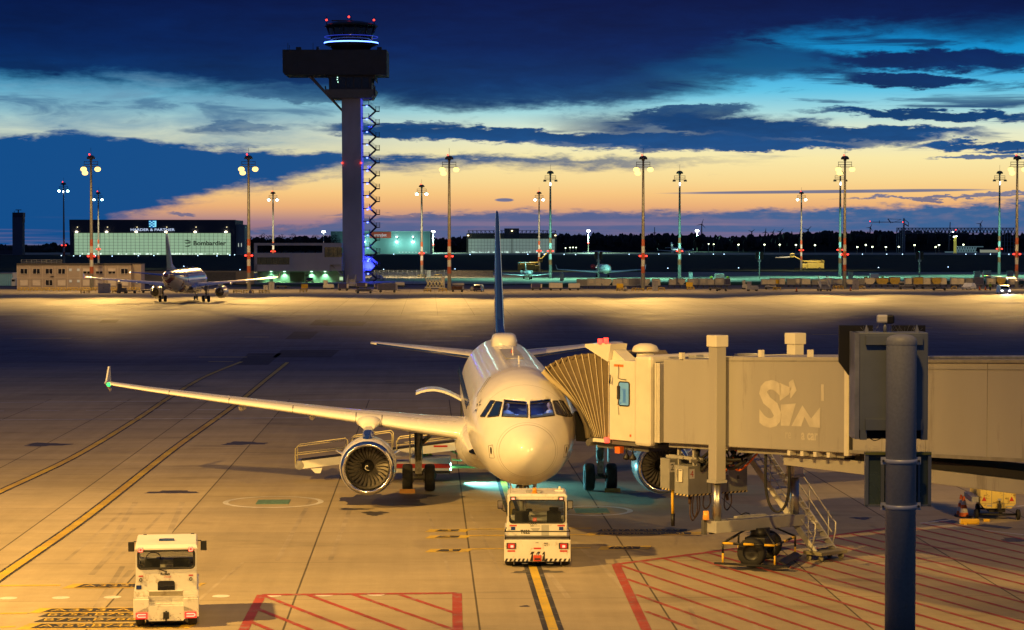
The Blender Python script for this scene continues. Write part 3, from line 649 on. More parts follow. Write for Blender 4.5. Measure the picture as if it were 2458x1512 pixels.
# ---- wings
def airfoil(c, t, n=13):
    xs = [.5*(1-cos(pi*i/n)) for i in range(n+1)]
    th = lambda x: 5*t*(.2969*sqrt(x)-.126*x-.3516*x*x+.2843*x**3-.1036*x**4); cam_ = lambda x: .025*sin(pi*x)
    up = [(x*c, (cam_(x)+th(x))*c) for x in xs]; lo = [(x*c, (cam_(x)-th(x)*.85)*c) for x in xs[-2:0:-1]]
    return up+lo
WST = [(1.2, 11.35, 6.75, .155, 2.78), (2.0, 11.75, 6.35, .15, 2.86), (3.5, 12.52, 5.55, .14, 3.00), (5.75, 13.68, 4.45, .13, 3.24), (6.5, 14.07, 4.06, .125, 3.32), (9, 15.36, 3.35, .12, 3.57), (12, 16.9, 2.58, .115, 3.86), (15, 18.44, 1.86, .11, 4.17), (16.6, 19.25, 1.5, .10, 4.36), (17.0, 19.55, 1.25, .08, 4.42)]
SEAM = pm('panel_gap', (.05, .045, .04), .7)
def wing_pt(sd, l, xc, zc_off, up=True):
    s, c, t, z = ramped(WST, l); return V((sd*l, s+xc*c, z+zc_off))
for sd in (-1, 1):
    rings = []
    for l, s, c, t, z in WST:
        rings.append([V((sd*l, s+x, z+y-.035*x)) for x, y in airfoil(c, t)])
    mb = MB(); mb.loft(rings); w = mb.build('wing', ACWHITE, a320)
    # slat gap line and slat end gaps, raised a little so they read as joints
    mb = MB()
    def on(l, k, lift=.006):
        s, c, t, z = ramped(WST, l); af = airfoil(c, t); x, y = af[k]; return V((sd*l, s+x, z+y-.035*x+lift))
    ls = [2.3+i*.35 for i in range(40)]
    for a, b in zip(ls, ls[1:]):
        if b < 16.4: mb.face([on(a, 3), on(b, 3), on(b, 3)+V((0, .035, .002)), on(a, 3)+V((0, .035, .002))])
    for l in (5.25, 6.3, 8.9, 11.6, 14.2):
        for k in range(3):
            p, q = on(l, k, .008), on(l, k+1, .008); mb.face([p, q, q+V((.03, 0, 0)), p+V((.03, 0, 0))])
        for k in (-1, -2): p, q = on(l, k+1, -.004)+V((0, -.01, 0)), on(l, k, -.004)+V((0, -.01, 0)); mb.face([p, q, q+V((.03, 0, 0)), p+V((.03, 0, 0))])
    mb.build('slat_gap', SEAM, w)
    for l in (8.2, 11.2, 6.0):        # flap track fairings under the wing
        s, c, t, z = ramped(WST, l); mb = MB(); r = []
        for u, rr in ((0, .02), (.3, .12), (1.0, .19), (1.9, .2), (2.8, .12), (3.3, .02)): r.append([V((sd*l+rr*.75*cos(a*pi/6), s+c*.35+u, z-.24-.05*u*.3+rr*1.15*sin(a*pi/6))) for a in range(12)])
        mb.loft(r); mb.build('flap_track_fairing', ACWHITE, w)
    mb = MB(); mb.prism([(-.35, 0), (.15, .10), (1.15, .62), (1.45, .62), (1.35, 0), (1.35, -.42), (1.05, -.42), (.2, -.12)], lambda u, v, t: (sd*(17.02+t+.08*v), 19.65+u, 4.44+v), -.03, .03); mb.build('wingtip_fence', ACWHITE, w)
    mb = MB(); mb.sphere((sd*16.88, 19.47, 4.38), .09); mb.build('navigation_light', EGREEN if sd < 0 else ELAMP, w)
    mb = MB(); s0 = 10.4                                       # root fillet
    rings = []
    for s_, o_, h_ in ((9.2, 1.86, .10), (10.2, 2.02, .38), (11.2, 2.2, .56), (12.4, 2.32, .62), (15, 2.35, .62), (18, 2.3, .5), (20.5, 2.05, .2)):
        rings.append([V((sd*(o_*(1 if abs(cos(a)) > .2 else .9)*max(.2, (abs(cos(a))**.35)) if cos(a) > 0 else sd*0+.2), s_, 2.55-.1+(.92*h_/.6)*sin(a)*1.05)) for a in [-pi/2+pi*k/12 for k in range(13)]])
    mb.loft(rings, closed_u=False, cap=False); mb.build('wing_root_fairing', ACWHITE, a320)
# ---- engines
NAC = [(.98, .06), (1.045, .20), (1.09, .5), (1.12, 1.0), (1.12, 1.7), (1.05, 2.5), (.9, 3.3), (.74, 3.9)]
FANB = pm('fan_blade', (.40, .37, .33), .35, .35, .2, 6); DUCT = pm('inlet_duct', (.16, .15, .14), .5, .3)
def engine(sd):
    z0, s0 = 1.64, 10.9; c = (sd*5.75, s0, z0)
    mb = MB(); mb.lathe(NAC, c, 'Y', 40, mats=lambda i, k: 1 if i == 0 else 0); e = mb.build('engine', [ACWHITE, BLUE], a320)
    mb = MB(); prof = [(.81+.0, .30), (.825, .16), (.86, .05), (.91, .0), (.955, .02), (.98, .055)]; mb.lathe(prof, c, 'Y', 40); mb.build('inlet_lip', CHROME, e)
    mb = MB(); mb.lathe([(.81, .30), (.80, .6), (.82, 1.05), (.82, 1.5)], c, 'Y', 40); mb.lathe([(.82, 1.5), (.01, 1.5)], c, 'Y', 40); mb.build('inlet_duct', [DUCT], e)
    mb = MB()
    for k in range(28):
        a = 2*pi*k/28; pts = []
        for r, tw in ((.24, .9), (.42, .7), (.62, .5), (.81, .35)):
            ca, sa = cos(a+.10*sin((r-.24)*5)), sin(a+.10*sin((r-.24)*5)); ch = .085+.045*r
            for q in (-1, 1):
                dx = q*ch*.5*cos(tw)*.9; dy = q*ch*.8*sin(tw)
                pts.append((c[0]+r*ca-dx*sa, c[1]+1.05+dy, c[2]+r*sa+dx*ca))
        mb.faces(pts, [(0, 1, 3, 2), (2, 3, 5, 4), (4, 5, 7, 6)])
    mb.build('fan', FANB, e)
    mb = MB(); mb.lathe([(.01, .55), (.07, .60), (.15, .74), (.215, .92), (.25, 1.1)], c, 'Y', 20); sp_ = mb.build('spinner', BLACK, e)
    mb = MB(); q = [(c[0]+(.03+.012*i)*cos(i*.42+1), c[1]+.57+.0105*i-.02, c[2]+(.03+.012*i)*sin(i*.42+1)) for i in range(11)]; mb.tube(q, .014, 5); mb.build('spinner_swirl', WHITE, e)
    mb = MB(); mb.lathe([(.74, 3.9), (.60, 3.7), (.52, 4.5), (.36, 5.0), (.1, 5.5), (.01, 5.6)], c, 'Y', 24); mb.build('exhaust_cone', DSTEEL, e)
    for q in (-1, 1):                                        # nacelle strakes
        mb = MB(); mb.prism([(0, 0), (.9, .02), (.8, .3), (.45, .34)], lambda u, v, t: (c[0]+q*(1.05+v)*cos(.42)-t*sin(.42), c[1]+.95+u, c[2]+(1.05+v)*sin(.42)+t), -.012, .012); mb.build('nacelle_strake', ACWHITE, e)
    mb = MB(); rings = []
    for s_, zt, zb, wd2 in ((.5, 1.08, .95, .03), (.8, 1.22, .95, .20), (1.4, 1.38, .95, .23), (2.2, 1.50, .9, .22), (2.75, 1.56, .8, .21), (4.4, 1.5, 1.1, .2), (5.6, 1.45, 1.3, .06)):
        rings.append([V((c[0]+x, c[1]+s_, c[2]+z)) for x, z in ((-wd2, zb), (wd2, zb), (wd2*.95, zt-.1), (wd2*.5, zt), (-wd2*.5, zt), (-wd2*.95, zt-.1))])
    mb.loft(rings, sm=False); mb.build('pylon', BLUE, e)
    mb = MB(); rings = []
    for s_, w_, zt, zb in ((2.0, .24, 1.62, 1.3), (2.5, .46, 1.86, 1.35), (3.2, .55, 1.8, 1.3), (4.6, .3, 1.6, 1.3)):
        rings.append([V((c[0]+w_*cos(a), c[1]+s_, c[2]+(zt+zb)/2+(zt-zb)/2*sin(a))) for a in [2*pi*k/12 for k in range(12)]])
    mb.loft(rings); mb.build('pylon_fairing', ACWHITE, e)
engine(-1); engine(1)
# ---- tail
def surf(name, mat, secs, parent=a320):
    mb = MB(); mb.loft(secs); return mb.build(name, mat, parent)
def tsec(s, c, t, fn, n=8):
    return [fn(s+x, y) for x, y in [(a, b-.025*sin(pi*min(1, max(0, a/c)))*c) for a, b in airfoil(c, t, n)]]
secs = []
for z, s, c, t in ((5.55, 29.0, 6.4, .085), (6.2, 29.7, 5.75, .095), (7.5, 30.75, 4.8, .098), (9.5, 32.35, 3.55, .098), (11.4, 33.85, 2.3, .095), (11.85, 34.35, 1.85, .075), (11.95, 34.7, 1.4, .03)):
    secs.append(tsec(s, c, t, lambda a, b: V((b, a, z))))
fin = surf('tail_fin', BLUE, secs)
mb = MB(); mb.prism([(0, 0), (2.2, .38), (4.0, .9), (4, -.3), (0, -.25)], lambda u, v, t: (t*(1 if v > .5 else 1.6), 26.2+u, 5.86+v), -.1, .1); mb.build('dorsal_fillet', BLUE, a320)
for sd in (-1, 1):
    secs = []
    for l, s, c, t, z in ((.5, 31.2, 4.1, .11, 4.80), (1.2, 31.6, 3.8, .105, 4.87), (3.5, 32.9, 2.75, .1, 5.12), (5.9, 34.2, 1.6, .1, 5.38), (6.22, 34.5, 1.2, .06, 5.42)):
        secs.append([V((sd*l, s+x, z+y)) for x, y in airfoil(c, t, 8)])
    tp = surf('tailplane', ACWHITE, secs)
    mb = MB(); q = [V((sd*l, s-.004, z+.01)) for l, s, c, t, z in ((1.2, 31.6, 3.8, .1, 4.87), (3.5, 32.9, 2.75, .1, 5.12), (5.9, 34.2, 1.6, .1, 5.38))]
    mb.tube(q, .05, 6); mb.build('leading_edge_strip', BLUE, tp)
# ---- landing gear
def wheel(mb, c, r, w, hub=True, n=28):
    prof = [(r*.55, -w*.46), (r*.86, -w*.5), (r*.97, -w*.38), (r, -w*.15), (r, w*.15), (r*.97, w*.38), (r*.86, w*.5), (r*.55, w*.46)]
    mb.mi = 0; mb.lathe(prof, c, 'X', n)
    mb.mi = 1; mb.lathe([(r*.55, -w*.46), (r*.5, -w*.3), (r*.2, -w*.34), (.01, -w*.36)], c, 'X', n); mb.lathe([(r*.55, w*.46), (r*.5, w*.3), (r*.2, w*.34), (.01, w*.36)], c, 'X', n); mb.mi = 0
for sd in (-1, 1):
    x, y = sd*3.795, 17.7
    mb = MB(); mb.cyl((x, y, .58), (x, y, 1.5), .11, .11, 12); mb.cyl((x, y, 1.35), (x, y-.05, 3.0), .17, .19, 12); mb.cyl((x-.5, y, .58), (x+.5, y, .58), .09, .09, 10)
    mb.cyl((x, y-.05, 1.9), (x-sd*1.15, y-.1, 2.95), .09, .09, 8); mb.box((x, y-.12, 1.0), (.26, .22, .5)); mb.cyl((x-.12, y-.2, .7), (x-.12, y-.15, 1.7), .03); mb.cyl((x+.1, y-.2, .6), (x+.14, y-.2, 2.2), .025); mb.cyl((x, y+.3, .75), (x, y+.25, 1.4), .05)
    for k in (-.2, .2): mb.cyl((x+k, y, .58), (x+k*1.2, y, .58), .2, .2, 12)
    gr = mb.build('main_gear', pm('gear_metal', (.24, .23, .21), .4, .5, .3, 8), a320)
    for q in (-.465, .465):
        mb = MB(); wheel(mb, (x+q, y, .575), .575, .43); mb.build('tyre', [RUBBER, DSTEEL], gr)
    mb = MB(); mb.box((x+sd*.36, y+.0, 2.05), (.05, .8, 1.7), 0, .02); mb.build('gear_door', GREY, gr)
x, y = 0, 5.07
mb = MB(); mb.cyl((0, y, .4), (0, y+.05, 1.9), .09, .13, 12); mb.cyl((-.3, y, .39), (.3, y, .39), .07); mb.cyl((0, y-.05, 1.2), (0, y-1.0, 1.85), .06); mb.box((0, y-.13, 1.3), (.5, .12, .16)); mb.cyl((.1, y-.1, .6), (.1, y-.1, 1.2), .03)
ng = mb.build('nose_gear', pm('nose_gear_metal', (.5, .5, .48), .4, .5, .2, 8), a320)
for q in (-.25, .25): mb = MB(); wheel(mb, (q, y, .38), .38, .22); mb.build('tyre', [RUBBER, DSTEEL], ng)
for q in (-.15, .15): mb = MB(); mb.lathe([(.02, 0), (.09, .02), (.1, .1), (.03, .18)], (q, y-.28, 1.55), 'Y', 12); mb.build('taxi_light', STEEL, ng)
for q in (-1, 1):
    mb = MB(); mb.box((q*.42, y-.3, 1.52), (.03, 1.7, .5), 0, 0, (0, q*.15, 0)); mb.build('nose_gear_door', ACWHITE, a320)
# ---- open aft cargo door on the starboard side, seen edge-on
mb = MB(); rings = []
for k in range(9):
    t = k/8; xx = -1.93-2.0*t; zz = 3.42+.52*sin(t*2.3)-.10*t
    rings.append([V((xx, 22.3, zz)), V((xx, 24.1, zz)), V((xx, 24.1, zz+.10)), V((xx, 22.3, zz+.10))])
mb.loft(rings, sm=False); mb.build('cargo_door', ACWHITE, a320)
mb = MB(); mb.box((-1.93, 23.2, 2.75), (.06, 1.8, 1.24)); mb.build('cargo_opening', BLACK, a320)
# ---- pilots seated behind the windscreen
SKIN = pm('skin', (.50, .30, .21), .5); SHIRT = pm('white_shirt', (.7, .7, .7), .7); HAIR = pm('dark_hair', (.02, .015, .012), .6)
def pilot(c, turn, label):
    t = thing('person', label, 'person', c, turn)
    mb = MB(); rings = []
    for z, w_, d_ in ((-.30, .17, .10), (-.15, .21, .12), (0, .23, .12), (.06, .17, .10), (.10, .07, .07), (.15, .06, .065), (.19, .07, .09), (.25, .078, .10), (.31, .075, .095), (.36, .055, .07), (.385, .02, .03)):
        yo = -.02 if z > .16 else 0
        rings.append([V((w_*cos(a), yo+d_*sin(a), z)) for a in [2*pi*k/14 for k in range(14)]])
    mb.loft(rings, mats=lambda i, k: 0 if i < 4 else 1)
    for s in (-1, 1): mb.mi = 0; mb.tube([(s*.21, 0, 0), (s*.26, -.10, -.16), (s*.2, -.28, -.26)], .055, 8); mb.mi = 1; mb.tube([(s*.2, -.28, -.26), (s*.15, -.36, -.25)], .035, 6)
    mb.mi = 1; mb.prism([(-.02, .0), (.02, 0), (0, .06)], lambda u, v, q: (u, -.115-q, .23+v), 0, .02)
    mb.build('body', [SHIRT, SKIN], t)
    mb = MB(); mb._sph((0, .005, .32), .1, (.85, 1.0, .72), 12, 8); mb.build('hair', HAIR, t)
c0_, c1_ = pockets[0][1], pockets[1][1]
pilot(c0_+V((-.28, .62, -.14)), .5, 'pilot in a white shirt behind the left front windscreen pane')
pilot(c1_+V((.34, .66, -.14)), -1.0, 'pilot in a white shirt behind the right front windscreen pane')
for c, nm in (((-3.795-.465, 17.12, 0), 'yellow wooden wheel chock wedged in front of the left main landing gear'), ((3.795+.465, 17.12, 0), 'yellow wooden wheel chock wedged in front of the right main landing gear')):
    mb = MB(); mb.prism([(0, 0), (.26, 0), (.2, .16), (.06, .16)], lambda u, v, t: (t, u, v+.004), -.32, .32); o = mb.build('wheel_chock', pm('chock_wood', (.42, .2, .04), .7, var=.2), None, (c[0], c[1]-.24, 0)); tag(o, nm, 'wheel chock', 'wheel chocks under the airliner')
# ------------------------------------------------------------------ passenger boarding bridge
BO = W(4.98, 74.3); BA = (RT*.56+FW*-.83).normalized(); BV = V((-BA.y, BA.x, 0)); BRZ = atan2(BA.y, BA.x)
br = thing('boarding_bridge', 'long cream telescopic passenger boarding bridge docked to the airliner with its brown folding canopy', 'boarding bridge', BO, BRZ)
SH = M(((1, 0, 0, 0), (0, 1, 0, 0), (.042, 0, 1, 0), (0, 0, 0, 1)))
SLOT = pm('gap_black', (.012, .012, .014), .8); BRID2 = pm('bridge_trim', (.66, .63, .54), .45, var=.05); UNDER = pm('bridge_underframe', (.23, .22, .20), .6, var=.2, scale=3)
LETTER = pm('faded_lettering', (.51, .485, .425), .5, var=.12, scale=2.5)
def bmb(): m = MB(); m.T = SH.copy(); return m
def loc(lat, dep, z=0):                                   # camera ground frame -> bridge frame
    d = W(lat, dep, z)-BO; return V((d.dot(BA), d.dot(BV), z))
mb = bmb(); mb.bx(0, 3.6, .06, 2.64, 3.72, 6.50, .03); t1 = mb.build('inner_tunnel', BRIDGE, br)
mb = bmb(); mb.bx(3.28, 8.92, 0, 2.7, 3.70, 6.58, .03); t2 = mb.build('middle_tunnel', BRIDGE, br)
mb = bmb(); mb.bx(8.6, 27, .09, 2.6, 3.71, 6.42, .03); t3 = mb.build('outer_tunnel', BRIDGE, br)
mb = bmb(); mb.bx(8.90, 9.02, -.03, 2.73, 3.62, 6.63); mb.bx(3.2, 3.30, -.03, 2.73, 3.66, 6.60); mb.build('tunnel_end_frame', BRID2, br)
mb = bmb(); mb.bx(9.03, 9.15, .055, .085, 3.72, 6.4); mb.build('tunnel_gap', SLOT, br)  # black strip standing in for the shadow where the tunnels telescope
mb = bmb()
for u in (10.4, 12.2, 14.6, 17, 19.4): mb.bx(u, u+.012, .078, .092, 3.75, 6.40)
mb.bx(9.2, 27, .07, .09, 6.22, 6.24); mb.build('panel_joint', UNDER, t3)
mb = bmb(); mb.bx(9.0, 27, .02, 2.7, 6.42, 6.50); mb.bx(9.0, 27, .05, .09, 3.70, 3.80); mb.build('roof_edge_trim', UNDER, t3)
mb = bmb(); mb.bx(3.3, 8.9, -.012, 0, 6.44, 6.47); mb.bx(3.6, 8.6, .25, 2.5, 3.52, 3.69); mb.bx(0, 3.2, .3, 2.4, 3.56, 3.71); mb.build('tunnel_underframe', UNDER, br)
for u in (6.3, 6.9, 7.5, 8.1): mb = bmb(); mb.bx(u, u+.14, .0, .25, 3.54, 3.69); mb.build('under_bracket', BRID2, br)
mb = MB(); mb.bx(5.6, 27, .45, 2.25, 3.42, 3.82, .02); mb.build('support_girder', BRIDGE, br)
mb = MB(); mb.bx(8.8, 27, .5, 2.2, 3.83, 4.06); mb.build('girder_gap', SLOT, br)  # solid black block standing in for the shaded gap above the girder
mb = bmb()
for u, z in ((.9, 6.5), (4.9, 6.58), (7.2, 6.58), (8.7, 6.58), (12.0, 6.5)): mb.bx(u, u+.16, .0, .12, z, z+.22)
mb.bx(9.3, 10.0, .1, .5, 6.5, 6.66); mb.build('lifting_lug', BRID2, br)
mb = bmb(); mb.cyl((0, .3, 6.55), (3.1, .3, 6.55), .03); mb.cyl((3.4, .3, 6.66), (4.8, .3, 6.66), .03); mb.cyl((9, .4, 6.56), (27, .4, 6.58), .045); mb.box((1.3, .4, 6.58), (.4, .3, .12)); mb.build('roof_conduit', GALV, br)
# faded lettering on the middle tunnel
mb = MB(); mb.T = SH @ M(((1, 0, 0, 0), (0, 0, -1, -.006), (0, 1, 0, 0), (0, 0, 0, 1)))
def lrect(mb, u0, z0, u1, z1): mb.face([(u0, z0, 0), (u1, z0, 0), (u1, z1, 0), (u0, z1, 0)])
b0 = 4.95
t = MB(); w1 = t.text("S", 1.75, M(), bold=.05); t.b.free()
mb.text("S", 1.95, M.Translation((b0, 4.45, 0)), 0, .78/w1*1.25, 0, .06)
mb.face([(b0+.98, 5.78, 0), (b0+1.55, 5.62, 0), (b0+1.42, 5.42, 0), (b0+1.0, 5.22, 0)]); mb.face([(b0+1.42, 5.8, 0), (b0+1.62, 5.9, 0), (b0+1.78, 5.55, 0), (b0+1.5, 5.3, 0)])
mb.face([(b0+1.05, 4.45, 0), (b0+1.45, 4.45, 0), (b0+1.75, 5.15, 0), (b0+1.05, 5.1, 0)])
mb.face([(b0+1.55, 4.45, 0), (b0+2.0, 4.45, 0), (b0+2.15, 4.75, 0), (b0+2.38, 4.45, 0), (b0+2.85, 4.43, 0), (b0+2.85, 5.05, 0), (b0+2.45, 4.7, 0), (b0+2.05, 5.1, 0)])
lrect(mb, b0+2.9, 5.25, b0+3.02, 5.75)
mb.build('faded_sign_lettering', LETTER, t2)
mb = MB(); mb.T = SH @ M(((1, 0, 0, 0), (0, 0, -1, -.006), (0, 1, 0, 0), (0, 0, 0, 1)))
mb.text("re", .42, M.Translation((b0+1.25, 4.06, 0)), 0, .8); mb.build('worn_small_lettering', pm('worn_lettering', (.44, .42, .385), .5, var=.1), t2)
mb = MB(); mb.T = SH @ M(((1, 0, 0, 0), (0, 0, -1, -.006), (0, 1, 0, 0), (0, 0, 0, 1)))
mb.text("a car", .44, M.Translation((b0+2.0, 4.05, 0)), 0, .86, 0, .012); mb.build('small_lettering', LETTER, t2)
# cab
A0, A1 = loc(3.33, 76.7), loc(4.72, 75.15); ca = (A1-A0); ca.z = 0; cl = ca.length; ca.normalize(); cn = V((-ca.y, ca.x, 0))
CM = M(((ca.x, cn.x, 0, A0.x), (ca.y, cn.y, 0, A0.y), (0, 0, 1, 0), (0, 0, 0, 1)))
def cmb(): m = MB(); m.T = CM.copy(); return m
CZ0, CZ1 = 3.62, 6.36
mb = cmb(); mb.bx(0, cl*.60, 0, 3.3, CZ0, CZ1, .03); cab = mb.build('cab', BRID2, br)
mb = cmb(); mb.bx(cl*.62, cl+.02, -.10, 3.4, CZ0-.12, CZ1+.20, .12); mb.build('cab_rotunda', BRID2, br)
mb = cmb(); mb.bx(cl*.6, cl*.62, .02, 3.2, CZ0, CZ1); mb.bx(cl+.02, cl+.12, .12, 3.1, CZ0-.05, CZ1); mb.build('rotunda_gap', SLOT, br)
mb = cmb()
for i in range(3): mb.bx(cl+.12+i*.085, cl+.18+i*.085, -.02, 3.0, CZ0+.05, CZ1-.02)
mb.build('rotunda_curtain_slat', BRID2, br)
mb = cmb()
for z in [CZ0+.15+i*.26 for i in range(10)]: mb.bx(cl+.03, cl+.10, .09, .12, z, z+.13)
mb.build('curtain_clip', GREY, br)
PANEB = pm('cab_window_glass', (.12, .26, .34), .12, var=.25, scale=1.5, emit=.35, ecol=(.16, .42, .60))
mb = cmb(); mb.bx(.50, .98, -.02, .01, 4.83, 5.62, .06); cw = mb.build('cab_window', PANEB, cab)
def rrect(u0, u1, z0, z1, r, y, n=5):
    q = []
    for cx_, cz_, a0 in ((u1-r, z1-r, 0), (u0+r, z1-r, 90), (u0+r, z0+r, 180), (u1-r, z0+r, 270)):
        q += [(cx_+r*cos(R(a0+i*90/n)), y, cz_+r*sin(R(a0+i*90/n))) for i in range(n+1)]
    return q
mb = cmb(); mb.tube(rrect(.49, .99, 4.82, 5.63, .08, -.02), .022, 6, True); mb.build('window_seal', BLACK, cw)
mb = cmb(); mb.cyl((.46, -.03, 5.52), (.75, -.25, 5.40), .012); mb.cyl((.46, -.03, 4.85), (.72, -.25, 5.10), .012); mb.box((.73, -.27, 5.28), (.12, .06, .46), 0, .03); mb.build('mirror', BLACK, cab)
mb = cmb(); mb.tube([(.48, -.02, 6.2), (.5, -.04, 5.95), (.46, -.03, 5.75), (.62, -.03, 5.72), (.85, -.03, 5.71)], .012, 5); mb.tube([(.10, -.05, 5.85), (.16, -.1, 5.75), (.1, -.1, 5.6), (.14, -.1, 5.55), (.17, -.1, 5.7)], .02, 5); mb.tube([(.46, -.03, 4.8), (.5, -.03, 4.5)], .008, 4); mb.build('cable', BLACK, cab)
mb = cmb(); mb.cyl((.55, 1.2, CZ1), (.55, 1.2, CZ1+.26), .30, .30, 20); mb.lathe([(.46, CZ1+.26), (.46, CZ1+.32), (.40, CZ1+.46), (.2, CZ1+.54), (.01, CZ1+.55)], (.55, 1.2, 0), 'Z', 20, True); mb.build('roof_ventilator', BRID2, cab)
mb = cmb(); mb.prism([(-1.15, 6.86), (-1.15, 6.76), (-.05, 6.30), (.0, 6.30), (.12, 6.90), (-.25, 6.92)], lambda u, v, t: (u+.0, t, v), -.05, .75); mb.build('canopy_hood', BRID2, cab)
mb = cmb(); mb.prism([(.02, 6.34), (.02, 6.75), (.65, 6.36)], lambda u, v, t: (u, t, v), .1, .7); mb.build('hood_bracket', BRID2, cab)
mb = cmb(); mb.bx(-1.1, cl, .1, 3.2, CZ0-.16, CZ0-.02); mb.bx(-.9, 1.6, .3, 2.8, CZ0-.34, CZ0-.16); mb.cyl((-1.25, .2, CZ0-.2), (-1.25, 3.2, CZ0-.2), .12); mb.build('cab_floor_frame', DGREY, cab)
mb = cmb(); mb.bx(-.8, 0, .0, .08, CZ0-.12, CZ0-.0); mb.build('floor_edge', BRID2, cab)
mb = cmb(); mb.mi = 0
for u in (.75, 1.05): mb.cyl((u, .1, CZ0-.2), (u, .1, CZ0-.42), .03); mb.lathe([(.03, CZ0-.42), (.12, CZ0-.55), (.13, CZ0-.62), (.02, CZ0-.66)], (u, .1, 0), 'Z', 10)
mb.build('under_cab_lamp', BLACK, cab)
mb = cmb(); mb.box((.45, .05, CZ0-.33), (.24, .2, .22)); mb.build('amber_warning_lamp', ORANGE, cab)
for u, z in ((-.38, 6.98), (-.1, 7.02), (-.06, CZ0-.02)):
    mb = cmb(); mb.cyl((u, -.06, z-.09), (u, -.06, z+.09), .085, .085, 10); mb.build('warning_light', ELAMP, cab)
mb = cmb(); mb.bx(.25, .7, -.012, -.002, 6.14, 6.22); mb.bx(1.0, 1.08, -.012, -.002, 3.78, 3.86); mb.build('small_label', ORANGE, cab)
# folding canopy (bellows) between cab and fuselage: eleven hoops with folded fabric between
FAB = pm('canopy_fabric', (.135, .10, .055), .85, var=.18, scale=3, bump=.3, dirt=(.10, .075, .04), dirtamt=.15); FAB2 = pm('canopy_roof_fabric', (.17, .14, .11), .85, var=.2, scale=3, bump=.3); RIBM = pm('canopy_hoop', (.62, .54, .38), .45)
def c6(x, y): return (1262+x*.2318, 771.2+y*.2318)
TOP = [(190, 500), (205, 468), (255, 438), (312, 405), (372, 378), (440, 362), (512, 345), (582, 335), (650, 330), (718, 332), (785, 342), (862, 392)]
BOT = [(655, 1195), (680, 1235), (700, 1250), (716, 1252), (732, 1252), (748, 1252), (764, 1252), (780, 1252), (796, 1252), (812, 1252), (828, 1252), (860, 1252)]
FRONT = [(190, 500), (270, 585), (370, 672), (470, 770), (560, 890), (630, 1040), (655, 1195)]
def lerp2(t, pts):
    f = t*(len(pts)-1); i = min(int(f), len(pts)-2); f -= i; return tuple(a+(b-a)*f for a, b in zip(pts[i], pts[i+1]))
binv = (M.Translation(BO) @ M.Rotation(BRZ, 4, 'Z')).inverted()
def rib(i, fold=0, far=False):
    f = i/11; dep = 80.2+(76.75-80.2)*min(1, f*1.02); out = []
    ii = min(int(i), 10); fr = i-ii
    tp = tuple(a+(b-a)*fr for a, b in zip(TOP[ii], TOP[ii+1])); bt = tuple(a+(b-a)*fr for a, b in zip(BOT[ii], BOT[ii+1]))
    for k in range(13):
        t = k/12; st_ = (tp[0]+(bt[0]-tp[0])*t, tp[1]+(bt[1]-tp[1])*t); fp = lerp2(t, FRONT); wgt = max(0, 1-f*1.7)**1.3
        dx, dy = fp[0]-(TOP[0][0]+(BOT[0][0]-TOP[0][0])*t), fp[1]-(TOP[0][1]+(BOT[0][1]-TOP[0][1])*t)
        p = P(*c6(st_[0]+dx*wgt, st_[1]+dy*wgt+(7 if fold and k == 0 else 0)), dep+(.16*(1-.6*t) if fold else 0))
        out.append(binv @ p)
    return out
ribs = []
for i in range(11): ribs += [rib(i), rib(i+.5, 1)]
ribs.append(rib(11))
mb = MB(); mb.loft(ribs, closed_u=False, cap=False); bel = mb.build('canopy_curtain', FAB, br)
for i in range(0, 23, 2):
    mb = MB(); mb.tube([p+cn*-.015 for p in ribs[i]], .016, 5); mb.build('canopy_hoop', RIBM, bel)
sh = (cn*3.15)
mb = MB(); rf = [[p+(0, 0, 0)[0]*cn, p+sh*.33+V((0, 0, .0)), p+sh*.66, p+sh] for p in [r[0]+V((0, 0, -.04 if k % 2 else .05)) for k, r in enumerate(ribs)]]
for k, r in enumerate(rf):
    far_drop = max(0, (1-k/22))*.0
    r[0] = r[0]+V((0, 0, -.10))
mb.loft(rf, closed_u=False, cap=False); mb.build('canopy_roof', FAB2, br)
mb = MB(); mb.loft([[p+sh for p in r] for r in ribs[4:]], closed_u=False, cap=False); mb.build('far_curtain', FAB, br)
mb = MB(); q = [binv @ P(*c6(x-10, y+14), 80.0) for x, y in FRONT]; q2 = smooth([tuple(p) for p in q], 6); mb.tube(q2, .10, 8); mb.build('canopy_bumper', pm('bumper_pad', (.5, .42, .26), .7), br)
mb = MB(); mb.faces([binv @ P(*c6(x, y), d) for x, y, d in ((500, 930, 80.6), (660, 930, 80.6), (660, 1250, 80.6), (520, 1240, 80.6))], [(0, 1, 2, 3)]); mb.build('canopy_interior', SLOT, br)  # flat black sheet standing in for the shade inside the canopy
# lift columns and cross beam
for v, vis in ((-.28, 1), (3.0, 0)):
    mb = MB(); mb.bx(3.03, 3.43, v-.2, v+.2, 2.78, 7.10, .02); c_ = mb.build('lift_column', BRIDGE if v < 0 else BRID2, br)
    mb = MB(); mb.bx(2.98, 3.48, v-.25, v+.25, 7.05, 7.42, .02); mb.build('column_cap', BRID2, c_)
    mb = MB(); mb.bx(3.0, 3.46, v-.23, v+.23, 2.70, 2.79); mb.build('column_flange', GREY, c_)
    mb = MB(); mb.cyl((3.23, v, 1.25), (3.23, v, 2.72), .145, .145, 16); mb.build('lift_cylinder', STEEL, c_)
mb = MB(); mb.bx(3.0, 3.46, -.5, 3.25, 1.10, 1.48, .02); mb.build('cross_beam', GREY, br)
mb = MB(); mb.bx(2.82, 3.0, .75, 2.0, 1.02, 1.52, .02); mb.build('drive_box', GREY, br)
